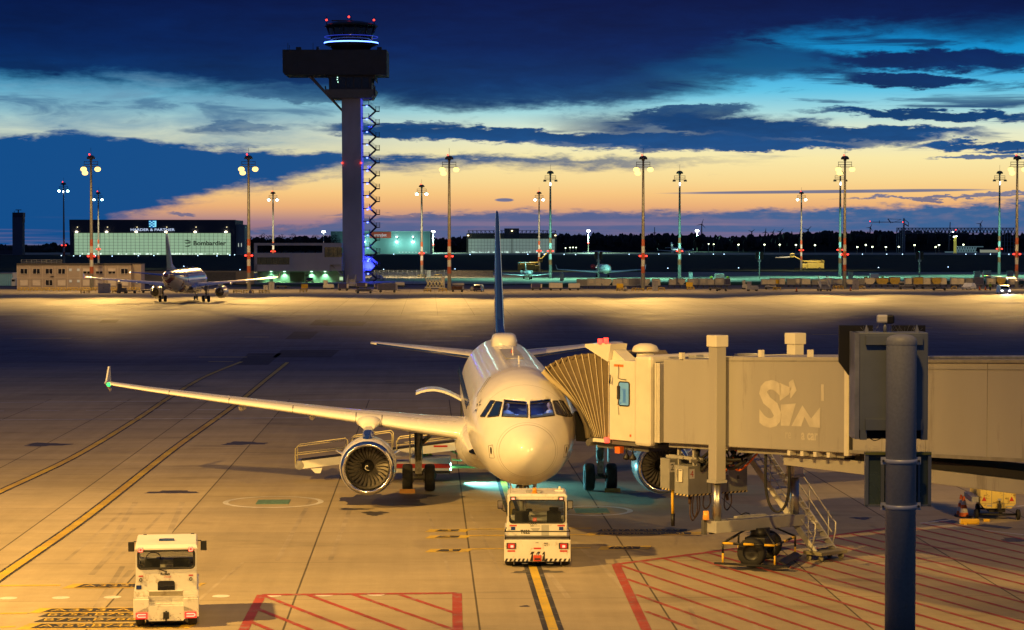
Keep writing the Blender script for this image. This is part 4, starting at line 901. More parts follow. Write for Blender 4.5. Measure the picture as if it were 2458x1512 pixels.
mb = MB(); mb.tube([(2.95, -.1, 1.3), (2.85, .2, 1.15), (2.8, .5, 1.25), (2.8, .8, 1.35)], .025, 5); mb.tube([(2.9, 2.0, 1.2), (2.8, 2.3, 1.0), (2.85, 2.7, 1.08), (2.9, 3.1, 1.2)], .025, 5); mb.tube([(2.9, 1.0, 1.55), (2.9, 1.2, 1.6), (2.9, 1.35, 1.56)], .02, 5); mb.build('drive_cable', BLACK, br)
mb = MB(); mb.bx(2.86, 3.0, -.62, -.50, 1.02, 1.50); mb.bx(2.86, 3.0, -.3, -.18, 1.02, 1.5); mb.bx(2.9, 2.98, -.12, -.02, 1.05, 1.48); cbx = mb.build('control_box', DGREY, br)
mb = MB()
for v in (-.59, -.53, -.27, -.21): mb.box((2.85, v, 1.3), (.01, .025, .04)); mb.box((2.85, v, 1.2), (.01, .02, .03))
mb.build('status_lamp', EGREEN, cbx)
mb = MB(); mb.cyl((3.1, -.62, 1.52), (3.1, -.62, 1.80), .11, .09, 12); mb.build('amber_beacon', pm('amber_lens', (.8, .3, .03), .3, emit=.3), br)
# bogie
wa, wb = loc(7.57, 71.1), loc(8.5, 73.6); wd_ = (wb-wa); wd_.z = 0; wd_.normalize(); wc = (wa+wb)/2
WM = M(((wd_.x, -wd_.y, 0, wc.x), (wd_.y, wd_.x, 0, wc.y), (0, 0, 1, 0), (0, 0, 0, 1)))
bg = None
for q in (-1.05, 1.05):
    mb = MB(); mb.T = WM.copy(); wheel(mb, (q, 0, .47), .47, .34); mb.build('bogie_wheel', [RUBBER, BLACK], br)
mb = MB(); mb.T = WM.copy(); mb.cyl((-1.0, 0, .47), (1.0, 0, .47), .12); mb.box((0, 0, .72), (1.3, .7, .36), 0, .04); mb.cyl((0, 0, .8), (0, 0, 1.15), .32, .32, 16); mb.build('bogie', BLACK, br)
def railbar(mb, a, b, r=.04, seg=5):
    a, b = V(a), V(b)
    for i in range(seg): mb.mi = i % 2; mb.cyl(a+(b-a)*i/seg, a+(b-a)*(i+1)/seg, r, r, 8)
mb = MB(); mb.T = WM.copy()
for p, q in (((-1.45, -.85, .78), (-1.45, .85, .78)), ((-1.45, .85, .78), (.9, .95, .78)), ((-1.45, -.85, .78), (.9, -.95, .78))): railbar(mb, p, q)
for p in ((-1.45, -.85), (-1.45, .85), (.9, -.95), (.9, .95)): railbar(mb, (*p, .12), (*p, .8), .035, 2)
mb.mi = 1; mb.box((-1.55, 0, .14), (.10, 2.2, .06)); mb.box((-.2, -1.05, .22), (2.2, .25, .05), 0, 0, (R(28), 0, 0)); mb.box((-1.6, -1.1, .16), (.3, .5, .04))
mb.cyl((.9, -.95, .8), (.4, -.3, 1.15), .03); mb.cyl((-1.45, .85, .8), (-.5, .3, 1.15), .03); mb.cyl((-1.45, -.85, .8), (-.5, -.3, 1.15), .03); mb.build('wheel_guard', [YELLOW, BLACK], br)
# equipment cabinets slung under the inner tunnel
CABG = pm('cabinet_grey', (.30, .30, .28), .42, .15, .12, 2)
def hazard(name, u0, u1, vface, z0, h, n, parent, slant=.5):
    mb = MB(); st_ = (u1-u0)/n
    for i in range(n):
        mb.mi = i % 2; mb.face([(u0+i*st_, vface, z0), (u0+(i+1)*st_, vface, z0), (min(u1, u0+(i+1+slant)*st_), vface, z0+h), (min(u1, u0+(i+slant)*st_), vface, z0+h)])
    mb.build(name, [BLACK, pm('hazard_cream', (.62, .50, .25), .5)], parent)
def hazard_end(u, v0, v1, z0, h, n, parent):            # black and cream edge stripe on the end face of a cabinet
    mb = MB(); st_ = (v1-v0)/n
    for i in range(n):
        mb.mi = i % 2; mb.face([(u, v0+i*st_, z0), (u, v0+(i+1)*st_, z0), (u, min(v1, v0+(i+1.5)*st_), z0+h), (u, min(v1, v0+(i+.5)*st_), z0+h)])
    mb.build('hazard_stripe', [BLACK, HZC], parent)
HZC = pm('hazard_cream', (.62, .50, .25), .5)
mb = MB(); mb.bx(.55, 1.27, .1, 2.63, 2.05, 3.03, .015); k1 = mb.build('equipment_cabinet', CABG, br)
mb = MB(); mb.bx(-.22, .28, .1, 1.5, 2.16, 3.20, .015); k2 = mb.build('equipment_cabinet', CABG, br)
hazard('hazard_stripe', .55, 1.27, .095, 2.04, .06, 8, k1); hazard_end(1.276, .1, 2.63, 2.04, .06, 30, k1); hazard('hazard_stripe', -.22, .28, .095, 2.15, .06, 6, k2)
EM_ = lambda u, v, z: M(((0, 0, 1, u), (1, 0, 0, v), (0, 1, 0, z), (0, 0, 0, 1)))
for txt, u, v, z, mat_, par in (("4", 1.278, .18, 2.68, REDP, k1), ("3", 1.278, 1.62, 2.72, BLACK, k1), ("2", .288, .14, 2.82, BLACK, k2)):
    mb = MB(); mb.T = EM_(u, v, z); mb.face([(-.03, -.06, 0), (.19, -.06, 0), (.19, .26, 0), (-.03, .26, 0)]); pl = mb.build('number_plate', WHITE, par)
    mb = MB(); mb.text(txt, .30, EM_(u+.006, v, z)); mb.build('number_lettering', mat_, par)
mb = MB(); mb.bx(.80, 1.0, .085, .1, 2.5, 2.85); mb.tube([(.70, .07, 2.5), (.70, .07, 2.9), (1.0, .07, 2.9), (1.0, .07, 2.5)], .02, 5, True); mb.build('cabinet_handle', BRID2, k1)
mb = MB()
for v_ in (.9, 1.75): mb.bx(1.272, 1.278, v_, v_+.012, 2.12, 2.98)
mb.bx(1.268, 1.30, 2.2, 2.26, 2.5, 2.62); mb.build('door_seam', DGREY, k1)
mb = MB()
for v_ in (.5, 1.1, 1.7, 2.3): mb.bx(1.1, 1.3, v_, v_+.08, 3.03, 3.12)
mb.build('lifting_bracket', CABG, k1)
mb = MB()
for u, v in ((.3, .5), (1.1, .5), (.3, 1.8), (1.1, 2.2)): mb.bx(u-.05, u+.05, v-.05, v+.05, 3.0, 3.72)
mb.bx(-.2, 1.5, .45, .55, 3.2, 3.3); mb.bx(-.3, .6, .4, .5, 3.2, 3.28); mb.bx(1.2, 1.3, .2, 2.5, 3.15, 3.25); mb.build('hanger_frame', BRIDGE, br)
rnd = random.Random(5); mb = MB(); mb.mi = 0
for i in range(13):
    u0, u1 = rnd.uniform(.7, 1.2), rnd.uniform(1.3, 3.4); v = rnd.uniform(.5, 1.7); z = rnd.uniform(3.1, 3.6); mb.mi = 1 if i in (3, 9) else 0
    mb.tube(smooth([(u0, v, 3.0), ((u0*2+u1)/3, v+.1, z), ((u0+2*u1)/3, v-.1, z-.25), (u1, v, rnd.uniform(3.0, 3.7))], 5), rnd.uniform(.03, .07), 6)
mb.build('hose_bundle', [BLACK, ORANGE], br)
mb = MB(); mb.tube([(.2, .3, 2.16), (.2, .3, 1.7), (.22, .3, 1.35)], .05, 8); h1 = mb.build('hanging_hose', YELLOW, br)
mb = MB(); mb.cyl((.22, .3, 1.36), (.22, .3, .95), .075, .06); mb.build('hose_plug', BLACK, h1)
CBRN = pm('cable_brown', (.09, .05, .025), .6)
for v, dz in ((.45, .8), (.55, .7), (1.0, .45), (1.9, .55)): mb = MB(); mb.tube(smooth([(1.0, v, 2.05), (1.02, v-.06, 2.0-dz*.7), (1.0, v+.08, 2.0-dz), (1.0, v+.26, 2.0-dz*.6), (1.0, v+.24, 2.05)], 5), .024, 5); mb.build('hanging_cable', CBRN, br)
mb = MB(); mb.cyl((1.0, .4, 2.05), (1.0, .4, 1.75), .07, .05); mb.build('cable_gland', CBRN, br); mb = MB(); mb.cyl((1.0, 1.95, 2.05), (1.0, 2.0, 1.78), .07, .05); mb.build('cable_gland', CBRN, br)
a_, b_ = binv @ P(1837, 1098, 70.6), binv @ P(1893, 1098, 70.2)
mb = MB(); mid = (a_+b_)/2
for o_ in (0, .05): mb.tube(smooth([tuple(a_+V((o_, 0, .1))), tuple(a_+V((o_, 0, -.9))), tuple(a_+(b_-a_)*.18+V((o_, 0, -1.5))), tuple(mid+V((o_, 0, -1.72))), tuple(a_+(b_-a_)*.85+V((o_, 0, -1.5))), tuple(b_+V((o_, 0, -.9))), tuple(b_+V((o_, 0, .1)))], 6), .03, 6)
mb.build('cable_loop', BLACK, br)
# stairs from the bridge to the apron
sb, stp = loc(10.22, 73.1), loc(7.75, 75.9); sd_ = stp-sb; sd_.z = 0; srun = sd_.length; sd_.normalize(); sn = V((-sd_.y, sd_.x, 0))
SM = M(((sd_.x, sn.x, 0, sb.x), (sd_.y, sn.y, 0, sb.y), (0, 0, 1, 0), (0, 0, 0, 1))); rise = 3.75
stair = MB(); stair.T = SM.copy()
for v in (-.48, .48): stair.box((srun/2, v, .3+rise/2), (sqrt(srun**2+rise**2)+.1, .05, .22), 0, 0, (0, -atan2(rise, srun), 0))
STEPM = pm('stair_aluminium', (.58, .57, .54), .45, .3, .15, 4)
stairs = stair.build('stairs', STEPM, br)
mb = MB(); mb.T = SM.copy(); ns_ = 17
for i in range(ns_): mb.box((srun*(i+.5)/ns_, 0, .36+rise*(i+.4)/ns_), (.27, .92, .05))
mb.build('stair_treads', STEPM, stairs)
for v in (-.5, .5):
    mb = MB(); mb.T = SM.copy()
    for h_ in (.55, 1.0): mb.cyl((.1, v, .3+h_), (srun, v, .3+rise+h_), .024)
    mb.tube([(.1, v, 1.3), (-.06, v, 1.2), (-.05, v, .9), (.1, v, .35)], .024, 6)
    for i in range(5): x_ = .25+i*(srun-.4)/4; mb.cyl((x_, v, .3+rise*x_/srun), (x_, v, 1.3+rise*x_/srun), .022)
    mb.build('stair_handrail', STEPM, stairs)
mb = MB(); mb.T = SM.copy(); mb.bx(-.45, .35, -.65, .65, .2, .32, .02)
for v in (-.5, .5): mb.cyl((-.3, v-.04, .1), (-.3, v+.04, .1), .1, .1, 12); mb.cyl((.2, v-.04, .1), (.2, v+.04, .1), .1, .1, 12)
mb.build('stair_trolley', pm('trolley_olive', (.22, .2, .13), .6), stairs)

# ------------------------------------------------------------------ docking display on its post near the camera
pd = 26.0; pc = W((2165-1229)/FOC*pd, pd); px2 = lambda n: n*pd/FOC
CLAMPM = pm('clamp_band_zinc', (.72, .74, .76), .4, .2, .1, 4)
PG = pm('post_galvanised', (.36, .38, .39), .55, .1, .09, 30, bump=.12)
pole = thing('sign_post', 'thick round grey metal post with a domed cap in the right foreground', 'post', (pc.x, pc.y, 0), -YAW)
mb = MB(); r_ = px2(36.5); mb.lathe([(r_, 5.7), (r_, 9.18), (r_*.97, 9.22)], (0, 0, 0), 'Z', 40, True); mb.build('shaft', PG, pole)
mb = MB(); mb.lathe([(r_*1.015, 9.19), (r_*1.02, 9.225), (r_*.95, 9.265), (r_*.7, 9.295), (r_*.35, 9.308), (.01, 9.312)], (0, 0, 0), 'Z', 40); mb.build('cap', PG, pole)
mb = MB(); mb.box((0, 0, 5.74), (.74, .74, .05)); mb.build('base_plate', BLACK, pole)
mb = MB(); mb.box((0, 0, 2.85), (.68, .68, 5.7)); mb.build('plinth', GREY, pole)
for y_ in (1107, 1217):
    z = CH-(y_-582)*pd/FOC; mb = MB(); mb.lathe([(r_+.001, z-.025), (r_+.010, z-.022), (r_+.010, z+.022), (r_+.001, z+.025)], (0, 0, 0), 'Z', 40)
    for q in (-1, 1): mb.box((q*(r_+.025), .01, z), (.06, .03, .085))
    mb.build('clamp_band', CLAMPM, pole)
    mb = MB()
    for q in (-1, 1): mb.cyl((q*(r_+.03), -.01, z), (q*(r_+.03), -.03, z), .014, .014, 8)
    mb.build('clamp_bolt', DSTEEL, pole)
SLATE = pm('display_housing', (.24, .275, .31), .45, .3, .12, 2)
zz = lambda y_, d=pd+.35: CH-(y_-582)*d/FOC
disp = thing('docking_display', 'slate grey docking guidance display seen from behind with black side boards on the post', 'display board', (pc.x, pc.y, 0), -YAW)
sx_ = lambda x_: (x_-1229)*(pd+.42)/FOC-(2165-1229)/FOC*pd
mb = MB(); mb.bx(sx_(2047), sx_(2222), .22, .62, zz(1032), zz(797), .012); mb.build('housing', SLATE, disp)
mb = MB(); mb.bx(sx_(2046), sx_(2057), .20, .62, zz(1052), zz(797)); mb.build('edge_panel', GALV, disp)
for a, b in ((826, 805), (1030, 1004)): mb = MB(); mb.bx(sx_(2072), sx_(2207), .17, .22, zz(a), zz(b)); mb.build('mounting_rail', SLATE, disp)
mb = MB()
for x0, x1, xe in ((2022, 2104, 2048), (2152, 2231, 2216)):
    if x0 == 2022: poly = [(2022, 783), (2104, 783), (2104, 800), (2104, 905), (2046, 905), (2022, 872)]
    else: poly = [(2150, 783), (2231, 783), (2231, 872), (2215, 892), (2150, 892)]
    mb.prism([(sx_(a), zz(b)) for a, b in poly], lambda u, v, t: (u, t, v), .66, .72)
mb.build('side_board', BLACK, disp)
mb = MB(); mb.bx(sx_(2060), sx_(2222), .25, .6, zz(1052), zz(1032)); mb.build('vent_recess', SLOT, disp)
for a in (2060, 2205): mb = MB(); mb.bx(sx_(a), sx_(a+16), .21, .5, zz(1054), zz(1030)); mb.build('foot_bracket', SLATE, disp)
mb = MB(); mb.tube(smooth([(sx_(2080), .24, zz(1047)), (sx_(2095), .24, zz(1056)), (sx_(2112), .24, zz(1050)), (sx_(2125), .24, zz(1042))], 5), .006, 5); mb.build('cable', BLACK, disp)
mb = MB(); rnd = random.Random(2)
for i in range(26): x_ = sx_(rnd.uniform(2070, 2210)); mb.cyl((x_, .4, zz(797)), (x_+rnd.uniform(-.05, .05), .4+rnd.uniform(-.05, .05), zz(797)+rnd.uniform(.04, .09)), .0018, .0012, 4)
mb.build('bird_spike', STEEL, disp)
for a, b in ((2072, .03), (2193, .03)):
    mb = MB(); mb.prism([(0, 0), (.05, 0), (.025, .09)], lambda u, v, t: (sx_(a)+u, t, zz(797)+v), .30, .34); mb.build('lifting_eye', GALV, disp)
cam_t = thing('security_camera', 'small white and black security camera on a short stalk above the docking display', 'camera', (pc.x+sx_(2127), pc.y+.4, zz(797)), -YAW)
mb = MB(); mb.cyl((0, 0, 0), (0, 0, .12), .022); mb.build('stalk', GALV, cam_t)
mb = MB(); mb.box((-.03, 0, .155), (.13, .10, .095), 0, .02); mb.build('camera_body', WHITE, cam_t)
mb = MB(); mb.box((.06, -.005, .15), (.09, .11, .105), 0, .035); mb.build('camera_head', BLACK, cam_t)
sgn = thing('stand_sign', 'back of a grey framed stand sign with dull green panels strapped to the post', 'sign', (pc.x, pc.y, 0), -YAW)
s2 = lambda x_: (x_-1229)*(pd+.26)/FOC-(2165-1229)/FOC*pd; z2 = lambda y_: CH-(y_-582)*(pd+.25)/FOC
SPAN = pm('sign_panel_back', (.12, .17, .15), .25, .35, .25, 1.5)
mb = MB(); mb.bx(s2(2084), s2(2232), .26, .29, z2(1212), z2(1092)); mb.build('panel', SPAN, sgn)
mb = MB()
for a, b, c, d in ((2078, 2086, 1217, 1087), (2229, 2237, 1217, 1087), (2078, 2237, 1217, 1212), (2116, 2124, 1212, 1098), (2205, 2210, 1212, 1098)): mb.bx(s2(a), s2(b), .22, .30, z2(c), z2(d))
mb.build('frame', SLATE, sgn)
mb = MB(); mb.bx(s2(2078), s2(2237), .21, .31, z2(1092), z2(1086)); mb.build('top_rail', pm('olive_rail', (.22, .24, .06), .5), sgn)
mb = MB(); rnd = random.Random(8)
for i in range(34): x_ = s2(2082+i*4.6); mb.cyl((x_, .26, z2(1087)), (x_+rnd.uniform(-.02, .02), .26, z2(1087)+rnd.uniform(.07, .10)), .0014, .001, 4)
mb.build('bird_spike', STEEL, sgn)

# ------------------------------------------------------------------ tow tractor under the nose (rear towards the camera)
TPAINT = pm('tractor_cream', (.66, .64, .60), .38, var=.08, scale=2, dirt=(.36, .31, .25), dirtamt=.22, dscale=3.5, coat=.2)
VGLASS = glass('vehicle_glass', (.80, .84, .86), .12, .03); SEAT = pm('seat_black', (.012, .012, .013), .7)
def vtext(mb, txt, size, x, z, y, sx=1.0, bold=0.0, shear=0.0): return mb.text(txt, size, M(((1, 0, 0, x), (0, 0, -1, y), (0, 1, 0, z), (0, 0, 0, 1))), 0, sx, shear, bold)
def flat(mb, x0, x1, z0, z1, y): mb.face([(x0, y, z0), (x1, y, z0), (x1, y, z1), (x0, y, z1)])
def winframe(mb, x0, x1, z0, z1, ox0, ox1, oz0, oz1, y0, y1):
    mb.bx(ox0, x0, y0, y1, oz0, oz1); mb.bx(x1, ox1, y0, y1, oz0, oz1); mb.bx(x0, x1, y0, y1, oz0, z0); mb.bx(x0, x1, y0, y1, z1, oz1)
tp = G(1290, 1363); tp.z = 0
tug = thing('tow_tractor', 'cream aircraft tow tractor marked T622 with red lamps lit, coupled under the airliner nose', 'tow tractor', tp, -.04, 'tow tractors seen from behind')
mb = MB(); mb.bx(-1.06, 1.06, 0, 1.25, .20, .90, .02); mb.bx(-1.06, 1.06, 1.15, 4.7, .30, .86, .03); mb.bx(-1.0, 1.0, 2.75, 4.6, .8, 1.12, .06); mb.build('body', TPAINT, tug)
mb = MB(); mb.bx(-1.04, 1.04, .04, .98, .895, .91); mb.build('rear_deck', DGREY, tug)
mb = MB(); winframe(mb, -.88, .88, 1.33, 2.04, -.955, .955, .86, 2.14, 1.0, 1.06)
mb.bx(-.955, -.90, 1.06, 2.75, .86, 1.35); mb.bx(.90, .955, 1.06, 2.75, .86, 1.35)
for x_ in (-.955, .895): mb.bx(x_, x_+.06, 2.66, 2.74, 1.3, 2.14); mb.bx(x_, x_+.06, 1.75, 1.82, 1.3, 2.14)
mb.bx(-.955, .955, 2.68, 2.75, .9, 1.36); cabn = mb.build('cab', TPAINT, tug)
mb = MB(); mb.loft([[V((x*a, y, z)) for x, y in ((-1, 1.0-b), (1, 1.0-b), (1, 2.8+b), (-1, 2.8+b))] for z, a, b in ((2.13, .96, .0), (2.19, .96, .0), (2.25, .90, -.06))], sm=False); mb.build('cab_roof', TPAINT, tug)
mb = MB(); mb.tube(rrect(-.89, .89, 1.32, 2.05, .09, .99), .022, 6, True); mb.build('window_seal', BLACK, tug)
mb = MB(); flat(mb, -.88, .88, 1.33, 2.04, 1.0); mb.build('rear_window', VGLASS, tug)
mb = MB(); flat(mb, -.88, .88, 1.36, 2.1, 2.72); mb.build('windscreen', VGLASS, tug)
for x_ in (-.5, .55): mb = MB(); mb.box((x_, 1.45, 1.42), (.46, .14, .46), 0, .06); mb.box((x_, 1.70, 1.12), (.46, .5, .14), 0, .04); mb.build('seat', SEAT, tug)
mb = MB(); mb.box((.55, 1.47, 1.70), (.3, .1, .14), 0, .04); mb.build('headrest', SEAT, tug)
mb = MB(); mb.box((.0, 2.45, 1.30), (1.7, .4, .16), 0, .03); mb.box((.05, 2.3, 1.46), (.6, .3, .1), 0, .03); mb.build('dashboard', GREY, tug)
mb = MB(); flat(mb, -.135, -.02, 1.36, 1.47, 1.08); lb = mb.build('fire_point_label', pm('label_red', (.75, .08, .04), .4, emit=.15), tug)
mb = MB(); vtext(mb, "D", .09, -.105, 1.38, 1.076); mb.build('label_letter', WHITE, lb)
mb = MB(); mb.tube([(-1.03, .04, .9), (-1.03, .04, 1.16), (1.03, .04, 1.16), (1.03, .04, .9)], .022, 6); mb.cyl((-1.03, .04, .97), (1.03, .04, .97), .02); mb.cyl((-1.03, .04, 1.16), (-1.0, .95, 1.16), .02); mb.cyl((1.03, .04, 1.16), (1.0, .95, 1.16), .02); mb.build('deck_rail', BLACK, tug)
for x_ in (-.835, .835):
    mb = MB(); mb.bx(x_-.15, x_+.15, -.025, 0, .61, .80, .01); lm = mb.build('tail_lamp', BLACK, tug)
    mb = MB(); mb.bx(x_-.04 if x_ > 0 else x_-.02, x_+.05 if x_ > 0 else x_+.07, -.04, -.026, .655, .73); mb.build('lamp_lens', EREDW, lm)
    mb = MB(); mb.bx(x_-.11, x_+.11, -.034, -.026, .63, .78); mb.build('lamp_glow_lens', pm('lens_red', (.3, .02, .015), .2, emit=.35, ecol=(1, .05, .03)), lm)
    mb = MB(); mb.bx(x_-.12, x_+.12, -.006, 0, .515, .565); mb.build('reflector', REDP, tug)
    x2 = x_*.93
    mb = MB(); mb.bx(x2-.1, x2+.1, .95, 1.0, 2.06, 2.17); lm = mb.build('roof_lamp', DGREY, tug)
    mb = MB(); mb.bx(x2-.045, x2+.045, .935, .95, 2.08, 2.13); mb.build('lamp_lens', EREDW, lm)
    mb = MB(); flat(mb, x2-.12, x2+.12, 1.205, 1.25, .994); mb.build('reflector', REDP, tug)
    mb = MB(); flat(mb, x2-.07, x2+.07, 1.08, 1.19, .994); mb.build('blue_label', BLUE, tug)
mb = MB(); mb.bx(-.12, .12, -.006, 0, .60, .65); mb.build('reflector', REDP, tug)
mb = MB(); mb.bx(-.13, .13, -.22, 0, .24, .42, .02); hk = mb.build('tow_coupling', pm('coupling_red', (.55, .06, .02), .5, var=.2), tug)
mb = MB(); mb.bx(-.09, .09, -.23, -.1, .29, .34); mb.build('coupling_slot', BLACK, hk); mb = MB(); mb.cyl((.02, -.14, .2), (.02, -.14, .5), .02); mb.build('coupling_pin', STEEL, hk)
mb = MB()
def stripe(x0, x1, z0, z1, n, y, dirn=1):
    w_ = (x1-x0)/n
    for i in range(n):
        if i % 2 == 0:
            mb.face([(x0+i*w_, y, z0), (x0+(i+1)*w_, y, z0), (x0+min(n, i+1.6)*w_, y, z1), (x0+min(n, i+.6)*w_, y, z1)])
stripe(-1.04, -.3, .205, .30, 11, -.004); stripe(.22, 1.04, .205, .30, 11, -.004); stripe(-.24, .24, .43, .52, 5, -.004); stripe(-.24, -.14, .22, .43, 1, -.004); stripe(.14, .24, .22, .43, 1, -.004)
mb.build('hazard_stripe', BLACK, tug)
mb = MB(); vtext(mb, "T622", .165, -.54, .97, .994, .88, .006); mb.build('number_lettering', BLACK, tug)
mb = MB(); vtext(mb, "AAS", .06, -.22, 1.20, .994, 1, .002); vtext(mb, "AAS", .055, -.06, .79, -.004, 1, .001); vtext(mb, "MAX", .065, .21, .765, -.004, .9, .002); vtext(mb, "95 T", .065, .22, .695, -.004, .9, .002); flat(mb, -.1, .09, 1.222, 1.226, .994); flat(mb, -.1, .09, 1.205, 1.209, .994); mb.build('small_lettering', BLACK, tug)
mb = MB(); flat(mb, .14, .38, .88, 1.25, .993); mb.face([(-.22, .993, 1.15), (.1, .993, 1.15), (.02, .993, 1.04), (-.12, .993, 1.04)]); mb.build('grey_panel', GREY, tug)
mb = MB()
for i in range(4): mb.face([(-.27+i*.06, .993, 1.31), (-.24+i*.06, .993, 1.31), (-.19+i*.06, .993, 1.26), (-.22+i*.06, .993, 1.26)])
mb.build('slanted_mark', DGREY, tug)
mb = MB(); mb.box((-.1, 1.6, 2.27), (.52, .42, .05), 0, .02); mb.build('roof_hatch', GREY, tug)
mb = MB(); mb.cyl((-.08, 1.2, 2.25), (-.08, 1.2, 2.29), .09); mb.cyl((-.08, 1.2, 2.29), (-.08, 1.2, 2.43), .075, .06, 12); mb.build('amber_beacon', pm('beacon_amber', (.75, .28, .02), .25, emit=.12), tug)
mb = MB(); mb.box((.72, 1.9, 2.27), (.26, .12, .04)); mb.cyl((.74, 1.9, 2.28), (.74, 1.9, 2.40), .05, .03); mb.build('roof_horn', WHITE, tug)
mb = MB(); mb.cyl((-.86, 1.15, 2.24), (-.86, 1.15, 2.42), .006); mb.build('aerial', BLACK, tug)
for x_, rz_ in ((-1.2, -.25), (1.1, 0)):
    mb = MB(); mb.box((x_, 2.6, 1.72), (.19, .05, .28), rz_, .02); mb.tube([(x_, 2.62, 1.6), (x_*.9, 2.62, 1.5), (x_*.83, 2.62, 1.48)], .015, 5); mr_ = mb.build('mirror', BLACK, tug)
    mb = MB(); mb.box((x_, 2.57, 1.72), (.15, .012, .23), rz_); mb.build('mirror_glass', pm('mirror_glass', (.5, .55, .65), .05, 1), mr_)
for x_ in (-.87, .87):
    for y_ in (.62, 3.7):
        mb = MB(); wheel(mb, (x_, y_, .42), .42, .34); mb.build('wheel', [RUBBER, DSTEEL], tug)
mb = MB(); mb.bx(-.7, .7, .15, 4.4, .16, .3); mb.build('underframe', BLACK, tug)
mb = MB()
for x_ in (-.75, .75): mb.bx(x_-.008, x_+.008, -.01, .0, .10, .20)
mb.bx(-.5, -.3, .02, .04, .13, .15); mb.bx(.3, .5, .02, .04, .13, .15); mb.build('underside_bracket', STEEL, tug)

# ------------------------------------------------------------------ small tow tractor at the lower left
rp = G(399, 1508); rp.z = 0
rt = thing('tow_tractor', 'small narrow cream tow tractor with glowing red tail lamps at the lower left', 'tow tractor', rp, .10, 'tow tractors seen from behind')
mb = MB(); mb.bx(-.87, -.45, 0, .5, .42, .80, .02); mb.bx(.45, .87, 0, .5, .42, .80, .02); mb.prism([(-.87, .42), (-.87, .30), (-.55, .30), (-.45, .20), (.45, .20), (.55, .30), (.87, .30), (.87, .42), (.45, .60), (-.45, .60)], lambda u, v, t: (u, t, v), 0, .5); mb.bx(-.45, .45, .35, .5, .5, .82); mb.bx(-.87, .87, .45, 3.5, .32, .95, .03); mb.build('body', TPAINT, rt)
mb = MB(); winframe(mb, -.74, .74, 1.56, 2.02, -.815, .815, .93, 2.08, .5, .55)
mb.bx(-.815, -.76, .55, 3.1, .9, 1.5); mb.bx(.76, .815, .55, 3.1, .9, 1.5)
for x_ in (-.815, .755): mb.bx(x_, x_+.06, 3.02, 3.1, 1.4, 2.1); mb.bx(x_, x_+.06, 1.9, 1.97, 1.4, 2.08)
mb.bx(-.815, .815, 3.04, 3.1, .9, 1.5); mb.build('cab', TPAINT, rt)
mb = MB(); mb.loft([[V((x*a, y, z)) for x, y in ((-1, .46-b), (1, .46-b), (1, 3.1+b), (-1, 3.1+b))] for z, a, b in ((2.06, .835, 0), (2.10, .835, .0), (2.17, .80, -.22))], sm=False); mb.build('cab_roof', pm('roof_white', (.72, .68, .66), .4, var=.05), rt)
mb = MB(); mb.tube(rrect(-.75, .75, 1.55, 2.03, .09, .49), .03, 6, True); mb.build('window_seal', BLACK, rt)
mb = MB(); flat(mb, -.74, .74, 1.56, 2.02, .5); mb.build('rear_window', VGLASS, rt)
mb = MB(); flat(mb, -.74, .74, 1.5, 2.06, 3.08); mb.build('windscreen', VGLASS, rt)
mb = MB(); mb.prism(([(x, z) for x, _, z in rrect(-.23, .23, .86, 1.21, .07, 0)]), lambda u, v, t: (u, t, v), .485, .499); mb.build('lower_window', pm('dark_glass', (.01, .012, .02), .06, spec=.8), rt)
for x_, w_ in ((-.38, .42), (.40, .44)): mb = MB(); mb.box((x_, .95, 1.55), (w_, .14, .42), 0, .07); mb.box((x_, 1.2, 1.25), (w_, .5, .14), 0, .04); mb.build('seat', SEAT, rt)
mb = MB(); mb.box((0, 2.7, 1.44), (1.5, .4, .14), 0, .03); mb.build('dashboard', DGREY, rt)
mb = MB(); mb.tube([(-.38+.2*cos(a*pi/8), 2.3+.05*sin(a*pi/8), 1.58+.16*sin(a*pi/8)) for a in range(16)], .014, 5, True); mb.build('steering_wheel', BLACK, rt)
mb = MB(); mb.box((0, 1.5, 2.19), (.42, .22, .06), 0, .02); mb.build('roof_hatch', pm('hatch_blue', (.02, .05, .16), .25), rt)
for x_ in (-.62, .7): mb = MB(); mb.box((x_, 2.85, 2.15), (.09, .09, .07)); mb.build('roof_marker', BLACK, rt)
